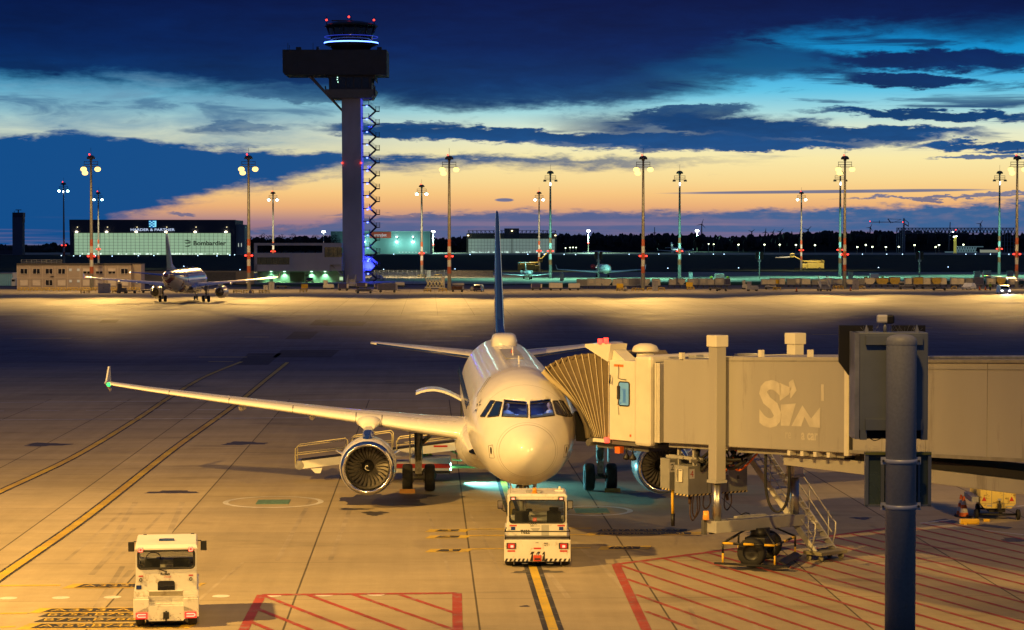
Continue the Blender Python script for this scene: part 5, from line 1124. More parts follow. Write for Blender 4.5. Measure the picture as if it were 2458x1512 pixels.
for x_ in (-.65, .65):
    mb = MB(); mb.bx(x_-.16, x_+.16, -.03, 0, .27, .44, .015); lm = mb.build('tail_lamp', pm('lamp_housing_red', (.6, .03, .02), .3, emit=2.4, ecol=(1, .025, .015)), rt)
    s_ = 1 if x_ > 0 else -1
    mb = MB(); mb.tube([(x_-s_*.11, -.04, .39), (x_+s_*.09, -.04, .39), (x_+s_*.115, -.04, .37), (x_+s_*.115, -.04, .34), (x_+s_*.09, -.04, .32), (x_-s_*.11, -.04, .32)], .016, 6); mb.build('lamp_tube', EREDW, lm)
    x2 = -.68 if x_ < 0 else .66
    mb = MB(); mb.bx(x2-.06, x2+.06, .40, .47, 2.015, 2.125, .01); lm = mb.build('roof_lamp', pm('lamp_red_body', (.6, .03, .02), .3, emit=1.8, ecol=(1, .03, .015)), rt)
    mb = MB(); mb.tube([(x2-.04, .39, 2.03), (x2+.04, .39, 2.03), (x2+.04, .39, 2.11), (x2-.04, .39, 2.11)], .013, 5, True); mb.build('lamp_ring', EREDW, lm)
    mb = MB(); mb.cyl((x2, .5, 1.25), (x2, .46, 1.25), .045, .045, 14); mb.build('round_lamp', BLACK, rt)
    mb = MB(); mb.cyl((x2, .46, 1.25), (x2, .455, 1.25), .018, .018, 10); mb.build('lamp_centre', WHITE, rt)
    mb = MB(); flat(mb, x2-.06, x2+.06, 1.33, 1.365, .495); mb.build('reflector', REDP, rt)
    mb = MB(); mb.box((x_*1.55, 2.9, 1.83), (.17, .06, .27), 0, .03); mb.cyl((x_*1.45, 2.9, 1.97), (x_*1.22, 2.95, 1.97), .014); mb.build('mirror', BLACK, rt)
    mb = MB(); mb.bx(x_-.2, x_+.2, .02, .06, .80, .84); mb.bx(x_-.2, x_-.17, .02, .06, .8, 1.02); mb.bx(x_+.17, x_+.2, .02, .06, .8, 1.02); mb.bx(x_-.2, x_+.2, .02, .06, 1.0, 1.03); mb.build('rear_step_frame', TPAINT, rt)
MESH = glass('guard_mesh', (.55, .5, .4), .35, .6)
mb = MB(); flat(mb, -.47, .46, .86, 1.0, .03); mb.build('wire_mesh_guard', MESH, rt)
mb = MB(); mb.bx(-.47, .46, .02, .05, .995, 1.01); mb.bx(-.47, .46, .02, .05, .845, .865); mb.bx(-.46, .45, .05, .35, .60, .63); mb.build('guard_bar', TPAINT, rt)
mb = MB(); mb.bx(-.08, .08, -.10, 0, .27, .45, .02); mb.cyl((0, -.07, .22), (0, -.07, .48), .025); mb.build('tow_hitch', BLACK, rt)
mb = MB(); flat(mb, -.805, -.665, .99, 1.10, .495); mb.build('blue_label', BLUE, rt)
mb = MB(); vtext(mb, "Rofan", .095, -.155, 1.365, .495, 1.15, .004); mb.build('black_lettering', BLACK, rt)
mb = MB(); vtext(mb, "Diesel", .085, -.07, 1.295, .494, .9, 0, .25); mb.build('red_lettering', REDP, rt)
mb = MB(); mb.cyl((-.28, .48, 1.56), (0, .48, 1.46), .012); mb.cyl((0, .49, 1.46), (0, .47, 1.46), .02); mb.build('wiper', BLACK, rt)
rnd = random.Random(4); mb = MB()
for i in range(22):
    x_, z_ = rnd.uniform(-.42, .42), .2+abs(rnd.gauss(0, .07)); s_ = rnd.uniform(.004, .012); flat(mb, x_-s_, x_+s_, z_, z_+s_*rnd.uniform(1, 3), -.003)
mb.build('paint_chips', pm('chip_rust', (.12, .07, .04), .8), rt)
for x_ in (-.70, .70):
    for y_ in (.5, 2.9): mb = MB(); wheel(mb, (x_, y_, .33), .33, .24); mb.build('wheel', [RUBBER, DSTEEL], rt)
mb = MB(); mb.bx(-.5, .5, .2, 3.2, .14, .32); mb.cyl((-.6, .5, .28), (.6, .5, .28), .06); mb.build('underframe', BLACK, rt)

# ------------------------------------------------------------------ belt loader behind the engine
bd = 97.5; bp0 = W(-5.8, bd)
bl = thing('belt_loader', 'white belt loader with long inclined conveyor and yellow handrails behind the near engine', 'belt loader', bp0, -YAW)
def bpt(px_, py_, dd=0): return ((px_-1229)*(bd+dd)/FOC+5.8, dd, CH-(py_-582)*(bd+dd)/FOC)
BW = pm('loader_white', (.66, .66, .64), .45, var=.08, dirt=(.25, .22, .18), dirtamt=.1); LYEL = pm('loader_rail_yellow', (.70, .62, .36), .45, var=.08)
a_, b_ = V(bpt(722, 1115)), V(bpt(1108, 1068))
def beam(mb, a, b, h, w):
    d = b-a; ang = atan2(d.z, d.x); mb.box((a+b)/2, (d.length, w, h), 0, 0, (0, -ang, 0))
mb = MB(); beam(mb, a_, b_, .34, .9); cv = mb.build('conveyor', BW, bl)
mb = MB(); beam(mb, a_+V((0, 0, .19)), b_+V((0, 0, .19)), .05, .75); mb.build('belt', RUBBER, cv)
mb = MB(); mb.cyl(a_+V((-.05, -.46, 0)), a_+V((-.05, .46, 0)), .2, .2, 14); mb.build('end_roller', STEEL, cv)
mb = MB(); mb.prism([(.3, -.1), (.8, -.06), (.72, -.3), (.5, -.3)], lambda u, v, t: (a_.x+.15+u, t, a_.z-.05+v), -.48, -.44); mb.build('end_bracket', BW, cv)
mb = MB(); mb.bx(1.4, 3.1, -.75, .75, .35, 1.05, .05); mb.bx(-1.6, 1.4, -.7, .7, .4, .85, .03); mb.build('chassis', BW, bl)
mb = MB(); mb.bx(.6, 3.11, -.78, -.74, .62, .80); mb.build('red_stripe', REDP, bl)
mb = MB(); mb.bx(1.5, 3.12, -.79, -.75, .38, .5); mb.build('bumper', BLACK, bl)
for x_ in (-.9, 2.2):
    for q in (-.7, .7):
        mb = MB(); mb.T = M.Translation((x_, q, 0)) @ M.Rotation(pi/2, 4, 'Z'); wheel(mb, (0, 0, .34), .34, .22, n=18); mb.build('wheel', [RUBBER, DSTEEL], bl)
mb = MB()
for q in (-.5, .5):
    for x0_, x1_, hh in ((-3.6, -1.4, .85), (-1.2, .6, .95), (.8, 3.4, .65)):
        za = lambda x: a_.z+(b_.z-a_.z)*(x-a_.x)/(b_.x-a_.x)
        mb.tube([(x0_, q, za(x0_)+.1), (x0_, q, za(x0_)+hh-.1), (x0_+.1, q, za(x0_)+hh), (x1_-.1, q, za(x1_)+hh), (x1_, q, za(x1_)+hh-.1), (x1_, q, za(x1_)+.1)], .024, 6)
        mb.cyl((x0_, q, za(x0_)+hh*.55), (x1_, q, za(x1_)+hh*.55), .02)
mb.build('handrail', LYEL, bl)
mb = MB(); vtext(mb, "MULAG", .2, -1.1, .98, -.46, 1, .005); mb.build('maker_lettering', BLUE, cv)
mb = MB(); flat(mb, 2.4, 3.0, 1.5, 1.58, -.47); mb.build('panel_mark', REDP, cv)
mb = MB(); mb.cyl((3.2, -.3, .95), (4.7, -.3, .75), .04); mb.cyl((3.1, .2, 1.3), (4.3, .2, .7), .04); mb.box((4.0, 0, .62), (1.7, .8, .1)); mb.build('front_arm', pm('arm_green', (.25, .55, .18), .4), bl)
mb = MB()
for z_ in (.55, .75): mb.cyl((3.12, -.5, z_), (3.16, -.5, z_), .06, .06, 10)
mb.build('work_lamp', ETEAL, bl)
lp = W(-5.8+3.3, bd-.5, .62); spot(lp, W(1.5, bd-3.2, 0), 4200, (.25, .9, 1), 80, .9, .05)
wk = thing('person', 'ramp worker in a bright yellow-green jacket on the belt loader', 'person', W(-3.8, bd+.6, .02), 2.2)
mb = MB(); mb.mi = 0
for q in (-1, 1): mb.mi = 1; mb.tube([(q*.1, 0, 0), (q*.1, .02, .42), (q*.09, 0, .82)], .075, 8)
mb.mi = 0; mb.loft([[V((w_*cos(a), d_*sin(a), z)) for a in [2*pi*k/12 for k in range(12)]] for z, w_, d_ in ((.78, .17, .12), (1.0, .17, .12), (1.3, .21, .13), (1.42, .18, .1), (1.46, .06, .06))])
for q in (-1, 1): mb.tube([(q*.2, 0, 1.38), (q*.25, -.06, 1.1), (q*.2, -.26, .98)], .05, 7)
mb.mi = 2; mb._sph((0, 0, 1.6), .1, (.85, 1, 1.15), 10, 8); mb.cyl((0, 0, 1.44), (0, 0, 1.54), .05)
mb.build('body', [pm('hivis', (.35, .62, .04), .7), pm('work_trousers', (.03, .03, .05), .8), SKIN], wk)

# ------------------------------------------------------------------ cones, cart and chocks under the bridge at the right
CONEW = pm('cone_white', (.7, .66, .6), .5, dirt=(.3, .2, .1), dirtamt=.2, dscale=9)
for k, (px_, py_, lab) in enumerate(((2313, 1241, 'orange and white traffic cone nearer the camera, of the pair beside the yellow cart'), (2307, 1237, 'orange and white traffic cone half hidden behind the other cone of the pair'))):
    c = G(px_, py_); t = thing('traffic_cone', lab, 'traffic cone', (c.x, c.y, 0), 0, 'traffic cones beside the cart')
    mb = MB(); prof = [(.19, .04), (.162, .18), (.13, .34), (.10, .48), (.072, .62), (.045, .76), (.03, .79), (.001, .79)]
    mb.lathe(prof, (0, 0, 0), 'Z', 20, mats=lambda i, k_: 1 if i in (1, 3) else 0); mb.build('cone_body', [ORANGE, CONEW], t)
    mb = MB(); mb.box((0, 0, .02), (.5, .5, .04), .3+k, .01); mb.build('base', RUBBER, t)
cp = G(2402, 1251); cart = thing('ground_power_cart', 'chipped pale yellow ground power cart with red triangle reflectors standing under the boarding bridge', 'cart', (cp.x, cp.y+.7, 0), -.08)
CARTY = pm('cart_yellow', (.66, .52, .14), .5, var=.08, dirt=(.12, .07, .03), dirtamt=.25, dscale=6)
mb = MB(); mb.prism([(-.65, .62), (-.5, .45), (.5, .45), (.65, .62), (.65, 1.55), (-.65, 1.55)], lambda u, v, t: (u, t, v), -.45, 2.0); mb.build('body', CARTY, cart)
for x_ in (-.52, .50):
    mb = MB(); mb.face([(x_-.09, -.455, .72), (x_+.09, -.455, .72), (x_, -.455, .90)]); mb.build('triangle_reflector', REDP, cart)
mb = MB()
for x_ in (-.24, .19): flat(mb, x_-.008, x_+.008, .47, 1.5, -.454)
flat(mb, -.62, .62, .63, .64, -.4535); mb.build('panel_joint', UNDER, cart)
mb = MB(); mb.bx(-.03, .10, -.62, -.45, .42, .62); mb.cyl((.04, -.55, .4), (.04, -.55, .75), .04); mb.build('hitch', BLACK, cart)
mb = MB(); flat(mb, -.02, .12, .74, .82, -.456); flat(mb, .30, .55, .50, .55, -.456); flat(mb, -.42, -.25, .52, .58, -.456); mb.build('small_plate', GREY, cart)
mb = MB(); mb.bx(-.96, -.68, -.3, 1.5, .66, .86); mb.build('side_tray', GALV, cart)
mb = MB(); mb.cyl((-.7, -.25, .2), (.75, -.25, .2), .04); mb.cyl((-.5, 1.6, .2), (.5, 1.6, .2), .04); mb.bx(-.3, .3, -.3, 1.7, .28, .42); mb.build('axle', BLACK, cart)
for x_, y_ in ((-.78, -.25), (.78, -.25), (-.42, 1.6), (.45, 1.6)): mb = MB(); wheel(mb, (x_, y_, .2), .2, .13, n=18); mb.build('wheel', [RUBBER, DSTEEL], cart)
c = G(2327, 1258); mb = MB(); mb.box((0, 0, .10), (.72, .22, .2), .0, .06); mb.box((-.18, -.06, .04), (.1, .2, .08)); o = mb.build('wheel_chock', YELLOW, None, (c.x, c.y, 0)); tag(o, 'long yellow rubber chock lying on the ground in front of the cones', 'wheel chock')
c = G(2368, 1252); mb = MB(); mb.box((0, 0, .05), (.22, .16, .1), 0, .02); o = mb.build('wheel_chock', YELLOW, None, (c.x, c.y, 0)); tag(o, 'small yellow block lying by the left wheel of the yellow cart', 'wheel chock')
# ------------------------------------------------------------------ far side of the apron
def q1(x, y): return (x*.2567, 448.7+y*.2567)
def q2(x, y): return (560.9+x*.2567, 448.7+y*.2567)
def q3(x, y): return (1121.8+x*.2567, 448.7+y*.2567)
def q4(x, y): return (1752.8+x*.28695, 448.7+y*.28695)
ORD = ['first', 'second', 'third', 'fourth', 'fifth', 'sixth', 'seventh', 'eighth', 'ninth', 'tenth', 'eleventh', 'twelfth', 'thirteenth', 'fourteenth', 'fifteenth', 'sixteenth', 'seventeenth', 'eighteenth', 'nineteenth', 'twentieth', 'twenty-first', 'twenty-second', 'twenty-third', 'twenty-fourth', 'twenty-fifth', 'twenty-sixth', 'twenty-seventh', 'twenty-eighth', 'twenty-ninth', 'thirtieth']
class Far:
    """a thing standing on the ground at image point (px, py); local x right, y away, z up, metres"""
    def __init__(s, name, label, cat, px, py, group=None, dep=None):
        s.d = dep if dep else gd(py); s.px, s.k = px, s.d/FOC; s.py = py
        p = W((px-1229)*s.k, s.d); s.o = thing(name, label, cat, p, -YAW, group)
    def x(s, px): return (px-s.px)*s.k
    def z(s, py): return CH-(py-582)*s.k
    def part(s, name, mat, mb, parent=None): return mb.build(name, mat, parent or s.o)
    def box(s, name, mat, x0, x1, y0, y1, d0, d1, bev=0, parent=None):
        mb = MB(); mb.bx(s.x(x0), s.x(x1), d0, d1, s.z(y0), s.z(y1), bev); return mb.build(name, mat, parent or s.o)
# ---- apron light masts
MREDB = pm('band_orange', (.36, .085, .035), .5, var=.1); MWHTB = pm('band_white', (.48, .48, .46), .5, var=.08); MPOLE = pm('mast_steel', (.22, .21, .19), .5, .4, .15)
def mast_parts(f, H, warm, lit, top_only=False, rb=.46, rt_=.22):
    fr = [0, .13, .182, .234, .286, .338, .39, 1]; mb = MB()
    for i in range(7):
        mb.mi = 0 if i in (0, 6) else (1 if i % 2 else 2); a, b = fr[i], fr[i+1]
        mb.cyl((0, 0, H*a), (0, 0, H*b), rb+(rt_-rb)*a, rb+(rt_-rb)*b, 10, False)
    f.part('mast_pole', [MPOLE, MREDB, MWHTB], mb)
    s = H/29
    mb = MB(); mb.lathe([(.95*s, H+.1*s), (.9*s, H+.5*s), (.55*s, H+.85*s), (.05, H+.95*s)], (0, 0, 0), 'Z', 12, True); mb.cyl((0, 0, H-.2), (0, 0, H+.3*s), .35*s); mb.cyl((0, 0, H+.9*s), (0, 0, H+2.6*s), .035*s); f.part('head_dome', DGREY, mb)
    mb = MB(); mb.cyl((-1.5*s, 0, H-.5*s), (1.5*s, 0, H-.5*s), .06*s); mb.cyl((-1.5*s, 0, H-1.1*s), (1.5*s, 0, H-1.1*s), .07*s); mb.cyl((-1.9*s, 0, H-1.6*s), (1.9*s, 0, H-1.6*s), .07*s)
    for q in (-1.5, 1.5): mb.cyl((q*s, 0, H-1.6*s), (q*s, 0, H-.4*s), .05*s)
    f.part('lamp_frame', DGREY, mb)
    heads = [(-1.55, -1.9), (1.55, -1.9)]
    for x, z in heads:
        mb = MB(); mb.box((x*s, -.2, H+z*s), (.85*s, .6*s, .4*s), 0, .08); hd = f.part('floodlight', DGREY, mb)
        if lit:
            mb = MB(); mb._sph((x*s, -.2-.25*s, H+(z-.28)*s), .66*s if warm else .46*s, (1.05, .5, .85), 12, 8); f.part('lit_lamp', EWARM if warm else ETEAL, mb, hd)
    if warm:
        mb = MB(); mb._sph((-1.25*s, -.4, H-3.0*s), .68*s, (1, .5, .8), 12, 8); f.part('lit_lamp', EWARM, mb)
    for x in (-.78, .78) if True else ():
        mb = MB(); mb._sph((x*s*.9, -.2, H*.262), .26*s, (1, 1, .8), 8, 6); f.part('obstruction_light', ELAMP, mb)
    if lit:
        mb = MB(); mb._sph((-.3*s, -.2, H+1.1*s), .18*s, (1, 1, 1), 8, 6); f.part('top_light', ELAMP, mb)
FR = [(-260, 697, 383, None), (2915, 690, 384, None), (220, 697, 383, 'beside the container offices'), (597.5, 695, 383, 'left of the control tower'), (1078.5, 697, 384, 'between the control tower and the tail fin'), (1543.5, 696, 384, 'right of the tail fin'), (2027, 691, 384, 'beside the thinner teal-lit mast'), (2440, 690, 384, 'at the right edge of the photo')]
for px, by, ty, where in FR:
    dd_ = gd(by); kk = dd_/FOC; H = CH-(ty-582)*kk; lat = (px-1229)*kk
    if where: f = Far('light_mast', 'tall amber-lit apron mast '+where, 'light mast', px, by, 'amber apron light masts'); mast_parts(f, H, True, True)

    spot(W(lat, dd_-1.5, H-2.2), W(lat, dd_-40, 0), 12e3, (1, .58, .15), 66, .8, .7); [spot(W(lat+q*.6, dd_-1.6, H-2.2), W(lat+q*25, dd_-104, 0), 400e3, (1, .58, .15), 19, .9, .7) for q in (-1, 0, 1)]; spot(W(lat, dd_-16, H-2.2), W(lat, dd_-8, 0), 26e3, (1, .62, .2), 150, .8, .7)  # last spot: added downlight clear of the mast, brightens offices and equipment rows
SEC = [(154, 640, 444, True, 'white-lit light mast standing behind the left end of the container offices'), (1321, 668, 418, False, 'light mast with pale pole just left of the red-engined business jet'), (1631, 668, 418, False, 'light mast with pale pole in front of the taxiing jet with winglets'), (2016, 664, 418, False, 'light mast with pale pole close beside a taller amber mast'), (2398, 661, 418, False, 'light mast with pale pole left of the one at the right edge')]
for px, by, ty, lit, lab in SEC:
    f = Far('light_mast', lab, 'light mast', px, by, 'second row of light masts'); H = f.z(ty); mast_parts(f, H, False, lit, rb=.5)
    lat = (px-1229)*f.k
    if px > 1000: spot(W(lat, f.d-12, H-2), W(lat, f.d-16, 0), 75e3, (.30, 1.0, .78), 130, .7, .7)
    mb = MB(); mb._sph((0, -.6, H-2.9), .16, (1, 1, 3), 8, 6); f.part('pole_uplight', EWHITE, mb)
for px, by, ty, lab in ((237, 645, 466, 'light mast with white lamps between two taller masts near the container offices'), (656, 652, 466, 'light mast with white lamps behind the grey terrace building'), (1012.5, 664, 450, 'light mast with white lamps right of the control tower stairs'), (1294, 650, 466, 'light mast with white lamps beside the yellow lift truck on the left'), (1923, 648, 466, 'light mast with white lamps beside the yellow lift truck on the right')):
    f = Far('light_mast', lab, 'light mast', px, by, 'white-lamped light masts'); H = f.z(ty); mast_parts(f, H, False, True, rb=.5)
    spot(W((px-1229)*f.k, f.d-16, H-2), W((px-1229)*f.k, f.d-6, 0), 60e3, (1, .85, .5), 120, .8, .7)
for px, by, ty, lab in ((777, 622, 556, 'small bright light mast left of the control tower behind the terrace building'), (1040, 607, 556, 'small bright light mast at the corner of the teal-lit hangar'), (1412, 607, 554, 'small bright light mast in front of the wood, left one of two'), (1673, 604, 554, 'small bright light mast in front of the wood by the winglet jet')):
    f = Far('light_mast', lab, 'light mast', px, by, 'distant light masts'); H = f.z(ty); k = f.k
    mb = MB(); mb.cyl((0, 0, 0), (0, 0, H), 1.1*k, .7*k, 8); f.part('mast_pole', MWHTB, mb)
    mb = MB(); mb._sph((0, 0, H), 4.5*k, (1, .6, .6), 10, 6); f.part('lit_lamp', EWHITE, mb)
    mb = MB(); mb._sph((0, -1, f.z(583 if px > 1400 else 587)), 2.2*k, (1, 1, .8), 8, 6); f.part('obstruction_light', ELAMP, mb)
    if px > 1000: spot(W((px-1229)*k, f.d-3, H), W((px-1229)*k+8, f.d-14, 0), 260e3, (.5, 1, .85), 140, .6, .8)
# ---- control tower
TCON = pm('tower_concrete', (.46, .45, .53), .75, var=.3, scale=.12, stretch=(1, 1, .5), bump=.1); TDARK = pm('tower_cladding', (.035, .04, .05), .6, var=.2, scale=.5); TGLASS = pm('tower_glass', (.015, .02, .03), .08, spec=.7)
tw = Far('control_tower', 'tall dark concrete control tower with blue light ring and an outside zigzag staircase', 'control tower', 846, 676); tx, tz = tw.x, tw.z
mb = MB(); mb.loft([[V((tx(a), y, z)) for a, y in ((821+o, 0), (866+p, 0), (866+p, 8), (821+o, 8))] for z, o, p in ((0, 2, 5), (tz(450), 1, 2), (tz(232), 0, 0))], sm=False); tw.part('shaft', TCON, mb)
mb = MB(); mb.loft([[V((tx(a), y, z)) for a, y in ((866+p, .2), (867.5+p, .2), (867.5+p, 7.6), (866+p, 7.6))] for z, p in ((0, 5), (tz(450), 2), (tz(224), 0))], sm=False); tw.part('blue_light_strip', em('strip_blue', (.07, .09, 1), .55), mb)
mb = MB(); mb.prism([(682, 122.5), (930, 122.5), (930.5, 182), (687, 182), (682.5, 176)], lambda u, v, t: (tx(u), t, tz(v)), -2.5, 9.5); tw.part('office_wing', TDARK, mb)
mb = MB(); mb.prism([(783, 182), (902, 182), (903, 197), (895, 188), (893, 218), (792, 218), (791.5, 192)], lambda u, v, t: (tx(u), t, tz(v)), -1.5, 9); lr = tw.part('lower_room', TDARK, mb)
mb = MB()
for i in range(5): mb.bx(tx(797+i*18.5), tx(813+i*18.5), -1.56, -1.5, tz(213), tz(188))
tw.part('window', TGLASS, mb, lr)
mb = MB()
for y in (188, 193, 199): mb._sph((tx(812.5+random.uniform(-1, 2)), -1.6, tz(y)), .13, (1, 1, 1), 8, 6)
tw.part('window_lamp', em('lamp_pale_green', (.5, 1, .75), 3), mb, lr)
mb = MB(); mb.loft([[V((tx(a), y, tz(z))) for a, y in ((l, -2.2), (r, -2.2), (r, 9.5), (l, 9.5))] for z, l, r in ((237, 797, 893), (222, 784, 902), (217, 783, 903), (216.5, 783, 903))], sm=False); tw.part('platform', pm('platform_grey', (.16, .15, .13), .6), mb)
mb = MB(); mb.loft([[V((tx(a), y, tz(z))) for a, y in ((l, -2.3), (l+3, -2.3), (l+3, -1.6), (l, -1.6))] for z, l in ((217, 783), (209, 782))], sm=False); mb.bx(tx(899), tx(903), -2.3, -1.6, tz(232), tz(208)); tw.part('platform_screen', TDARK, mb)
mb = MB(); a, b = V((tx(738), 2, tz(176))), V((tx(822), 2, tz(266))); mb.cyl(a, b, .45, .3, 10); tw.part('diagonal_brace', pm('brace_concrete', (.34, .29, .27), .7), mb)
cx_ = tx(842); R_ = tw.k
def tl(prof, name, mat, parent=None, n=32, cap=True): mb = MB(); mb.lathe([(r*R_, tz(y)) for r, y in prof], (cx_, 3.5, 0), 'Z', n, cap); return tw.part(name, mat, mb, parent)
tl([(40, 122), (44, 119), (50, 112), (62, 107.5)], 'cab_base', TDARK)
tl([(62, 107.5), (65, 105), (65, 103)], 'gallery_edge', TDARK)
tl([(65.3, 104.2), (65.3, 101.4)], 'blue_light_ring', em('ring_blue', (.10, .22, 1), 7), None, 40, False)
tl([(64.5, 88.6), (64.5, 87.6)], 'gallery_rail_light', em('ring_blue_dim', (.04, .07, .8), .9), None, 40, False)
tl([(50, 104), (50.5, 90), (60, 63)], 'cab_glazing', TGLASS)
for i in range(12): mb = MB(); a = 2*pi*(i+.5)/12; mb.cyl((cx_+51*R_*cos(a), 3.5+51*R_*sin(a), tz(89)), (cx_+60.5*R_*cos(a), 3.5+60.5*R_*sin(a), tz(63)), .16); tw.part('glazing_bar', BLACK, mb)
tl([(63.5, 64), (64, 61), (58, 57), (30, 51), (1, 50)], 'cab_roof', BLACK, None, 12)
for q in (-1, 1):
    mb = MB(); mb.cyl((cx_+q*57*R_, 1, tz(60)), (cx_+q*57*R_, 1, tz(41)), .10); tw.part('roof_mast', BLACK, mb)
mb = MB(); mb.cyl((cx_, 3, tz(52)), (cx_, 3, tz(38)), .1); tw.part('roof_mast', BLACK, mb)
mb = MB(); mb.bx(cx_-46*R_, cx_+6*R_, 2, 2.4, tz(51), tz(48.5)); tw.part('roof_aerial_bar', BLACK, mb)
for x, y in ((785, 49.5), (838.5, 42), (898.5, 49.5)):
    mb = MB(); mb._sph((tx(x), .6, tz(y)), .27, (1, 1, 1), 10, 6); tw.part('obstruction_light', ELAMP, mb)
for x in (822, 867.5):
    mb = MB(); mb._sph((tx(x), -.3, tz(391.5)), .24, (1, 1, 1), 10, 6); tw.part('obstruction_light', ELAMP, mb)
for x, w_, y in ((717, 12, 113.5), (763, 6, 112.5), (911, 11, 113.5)):
    mb = MB(); mb.bx(tx(x-w_/2), tx(x+w_/2), 1, 3, tz(122.5), tz(y), .05); tw.part('roof_unit', TDARK, mb)
for x, y in ((691, 103), (694.5, 108), (751.5, 104)):
    mb = MB(); mb.cyl((tx(x), 2, tz(123)), (tx(x), 2, tz(y)), .07); tw.part('roof_aerial', BLACK, mb)
STST = pm('stair_steel', (.05, .05, .06), .5, .4); zi = [251.5+31.0*i for i in range(14)]
for i, y in enumerate(zi):
    s_ = i*.28; xi0, xi1, xo, xe = 866+s_, 884.5+s_*.6, 901.5+s_*.3, 910+s_*.25
    mb = MB(); mb.bx(tx(xi0), tx(xi1), 2.4, 4.0, tz(y+1.5), tz(y-1.2)); mb.cyl((tx(xi1), 2.6, tz(y)), (tx(xo), 2.6, tz(y+14.5)), .25); mb.bx(tx(xo), tx(xe), 2.4, 4.0, tz(y+15.9), tz(y+13.4)); mb.cyl((tx(xo), 2.4, tz(y+14.5)), (tx(xi1), 2.4, tz(y+30)), .25)
    fl = tw.part('stair_flight', STST, mb)
    mb = MB()
    for k in (4, 7, 10):
        mb.cyl((tx(xi0), 2.4, tz(y-k)), (tx(xi1), 2.4, tz(y-k)), .03, n=4); mb.cyl((tx(xi1), 2.4, tz(y-k)), (tx(xo), 2.4, tz(y+14.5-k)), .03, n=4); mb.cyl((tx(xo), 2.4, tz(y+14-k)), (tx(xe), 2.4, tz(y+14-k)), .045, n=4)
    for x_, z_ in ((xi1, y), (xo, y+14), (xe, y+14)): mb.cyl((tx(x_), 2.4, tz(z_)), (tx(x_), 2.4, tz(z_-11)), .075, n=4)
    tw.part('stair_rail', STST, mb, fl)
    mb = MB(); mb._sph((tx(xi1-4.5), 2.2, tz(y+3)), .24, (1, 1, .8), 8, 6); tw.part('blue_lamp', EBLUE, mb, fl)
mb = MB(); mb.prism([(871, 615), (891, 618), (906, 631), (890, 649), (872, 649)], lambda u, v, t: (tx(u), t, tz(v)), 4.2, 4.5); tw.part('stair_screen', pm('screen_pale', (.5, .5, .55), .5), mb)
for y_ in (622, 640, 300, 400, 500):
    pl = bpy.data.lights.new('blue_lamp', 'POINT'); pl.energy = 1500 if y_ > 600 else 500; pl.color = (.03, .05, 1); pl.shadow_soft_size = .2; o = bpy.data.objects.new('blue_lamp', pl); COL.objects.link(o); o.location = W((884-1229)*tw.k, tw.d+2.3, tz(y_))
# ---- terrace building at the tower's foot
BG = pm('render_grey', (.50, .48, .52), .7, var=.08, scale=.3); bt = Far('office_building', 'low grey flat-roofed building with a cut-out roof terrace, left of the control tower base', 'building', 715, 677.5)
mb = MB()
for x0, x1, y0, y1 in ((610, 617, 583, 651), (617, 774, 583, 589), (774, 821, 583, 593), (774, 779, 593, 617), (617, 774, 607, 617.5), (695, 821, 617.5, 635.2), (610, 612, 617, 651), (612, 695, 635, 651), (695, 792, 635.2, 651), (779, 821, 617, 617.5)): mb.bx(bt.x(x0), bt.x(x1), 0, 1.0, bt.z(y1), bt.z(y0))
mb.bx(bt.x(611), bt.x(820), 1.0, 11, bt.z(650), bt.z(608)); bt.part('wall', BG, mb)
mb = MB(); mb.bx(bt.x(612), bt.x(773), 11, 12, bt.z(607), bt.z(583)) if False else mb.bx(bt.x(680), bt.x(774), 10.5, 11, bt.z(651), bt.z(640)); bt.part('rear_wall', BG, mb)
for x0, x1, y0, y1, n_ in ((779.5, 820.5, 593.2, 616.8, 4), (612, 695, 617.8, 634.8, 6)):
    mb = MB(); mb.bx(bt.x(x0), bt.x(x1), .35, .4, bt.z(y1), bt.z(y0)); wn = bt.part('window', pm('office_glass', (.012, .014, .014), .1, var=.5, scale=.6, spec=.7, emit=.02, ecol=(.6, .5, .25)), mb)
    mb = MB()
    for i in range(n_+1): xx = x0+(x1-x0)*i/n_; mb.bx(bt.x(xx-.35), bt.x(xx+.35), .28, .36, bt.z(y1), bt.z(y0))
    bt.part('window_bar', BLACK, mb, wn)
mb = MB(); mb.bx(bt.x(614), bt.x(821), 3.5, 10.5, 0, bt.z(650.5)); bt.part('ground_floor', pm('floor_wall', (.17, .19, .17), .7, var=.2), mb)
mb = MB()
for x in (643, 730): mb.bx(bt.x(x), bt.x(x+9), 3.44, 3.5, .05, bt.z(659))
mb.bx(bt.x(693), bt.x(728), 3.42, 3.5, .0, bt.z(654)); bt.part('door', BLACK, mb)
for x in (648, 680, 745.5, 778):
    mb = MB(); mb.box((bt.x(x), 2.9, bt.z(652)), (.5, .4, .14)); bt.part('soffit_lamp', em('lamp_green', (.45, 1, .6), 6), mb)
    pl = bpy.data.lights.new('soffit_lamp', 'SPOT'); pl.energy = 2200; pl.color = (.35, 1, .5); pl.spot_size = R(110); pl.spot_blend = .8; o = bpy.data.objects.new('soffit_lamp', pl); COL.objects.link(o); o.location = W((x-1229)*bt.k, bt.d+2.9, bt.z(652.8))
mb = MB(); mb.cyl((bt.x(795), 1, bt.z(636)), (bt.x(821), 1.5, bt.z(662)), .2); bt.part('strut', GREY, mb)
mb = MB(); mb.bx(bt.x(813), bt.x(821), 2.8, 3.4, bt.z(673), bt.z(665)); bt.part('lit_notice', em('notice_lit', (.6, .9, .5), .8), mb)
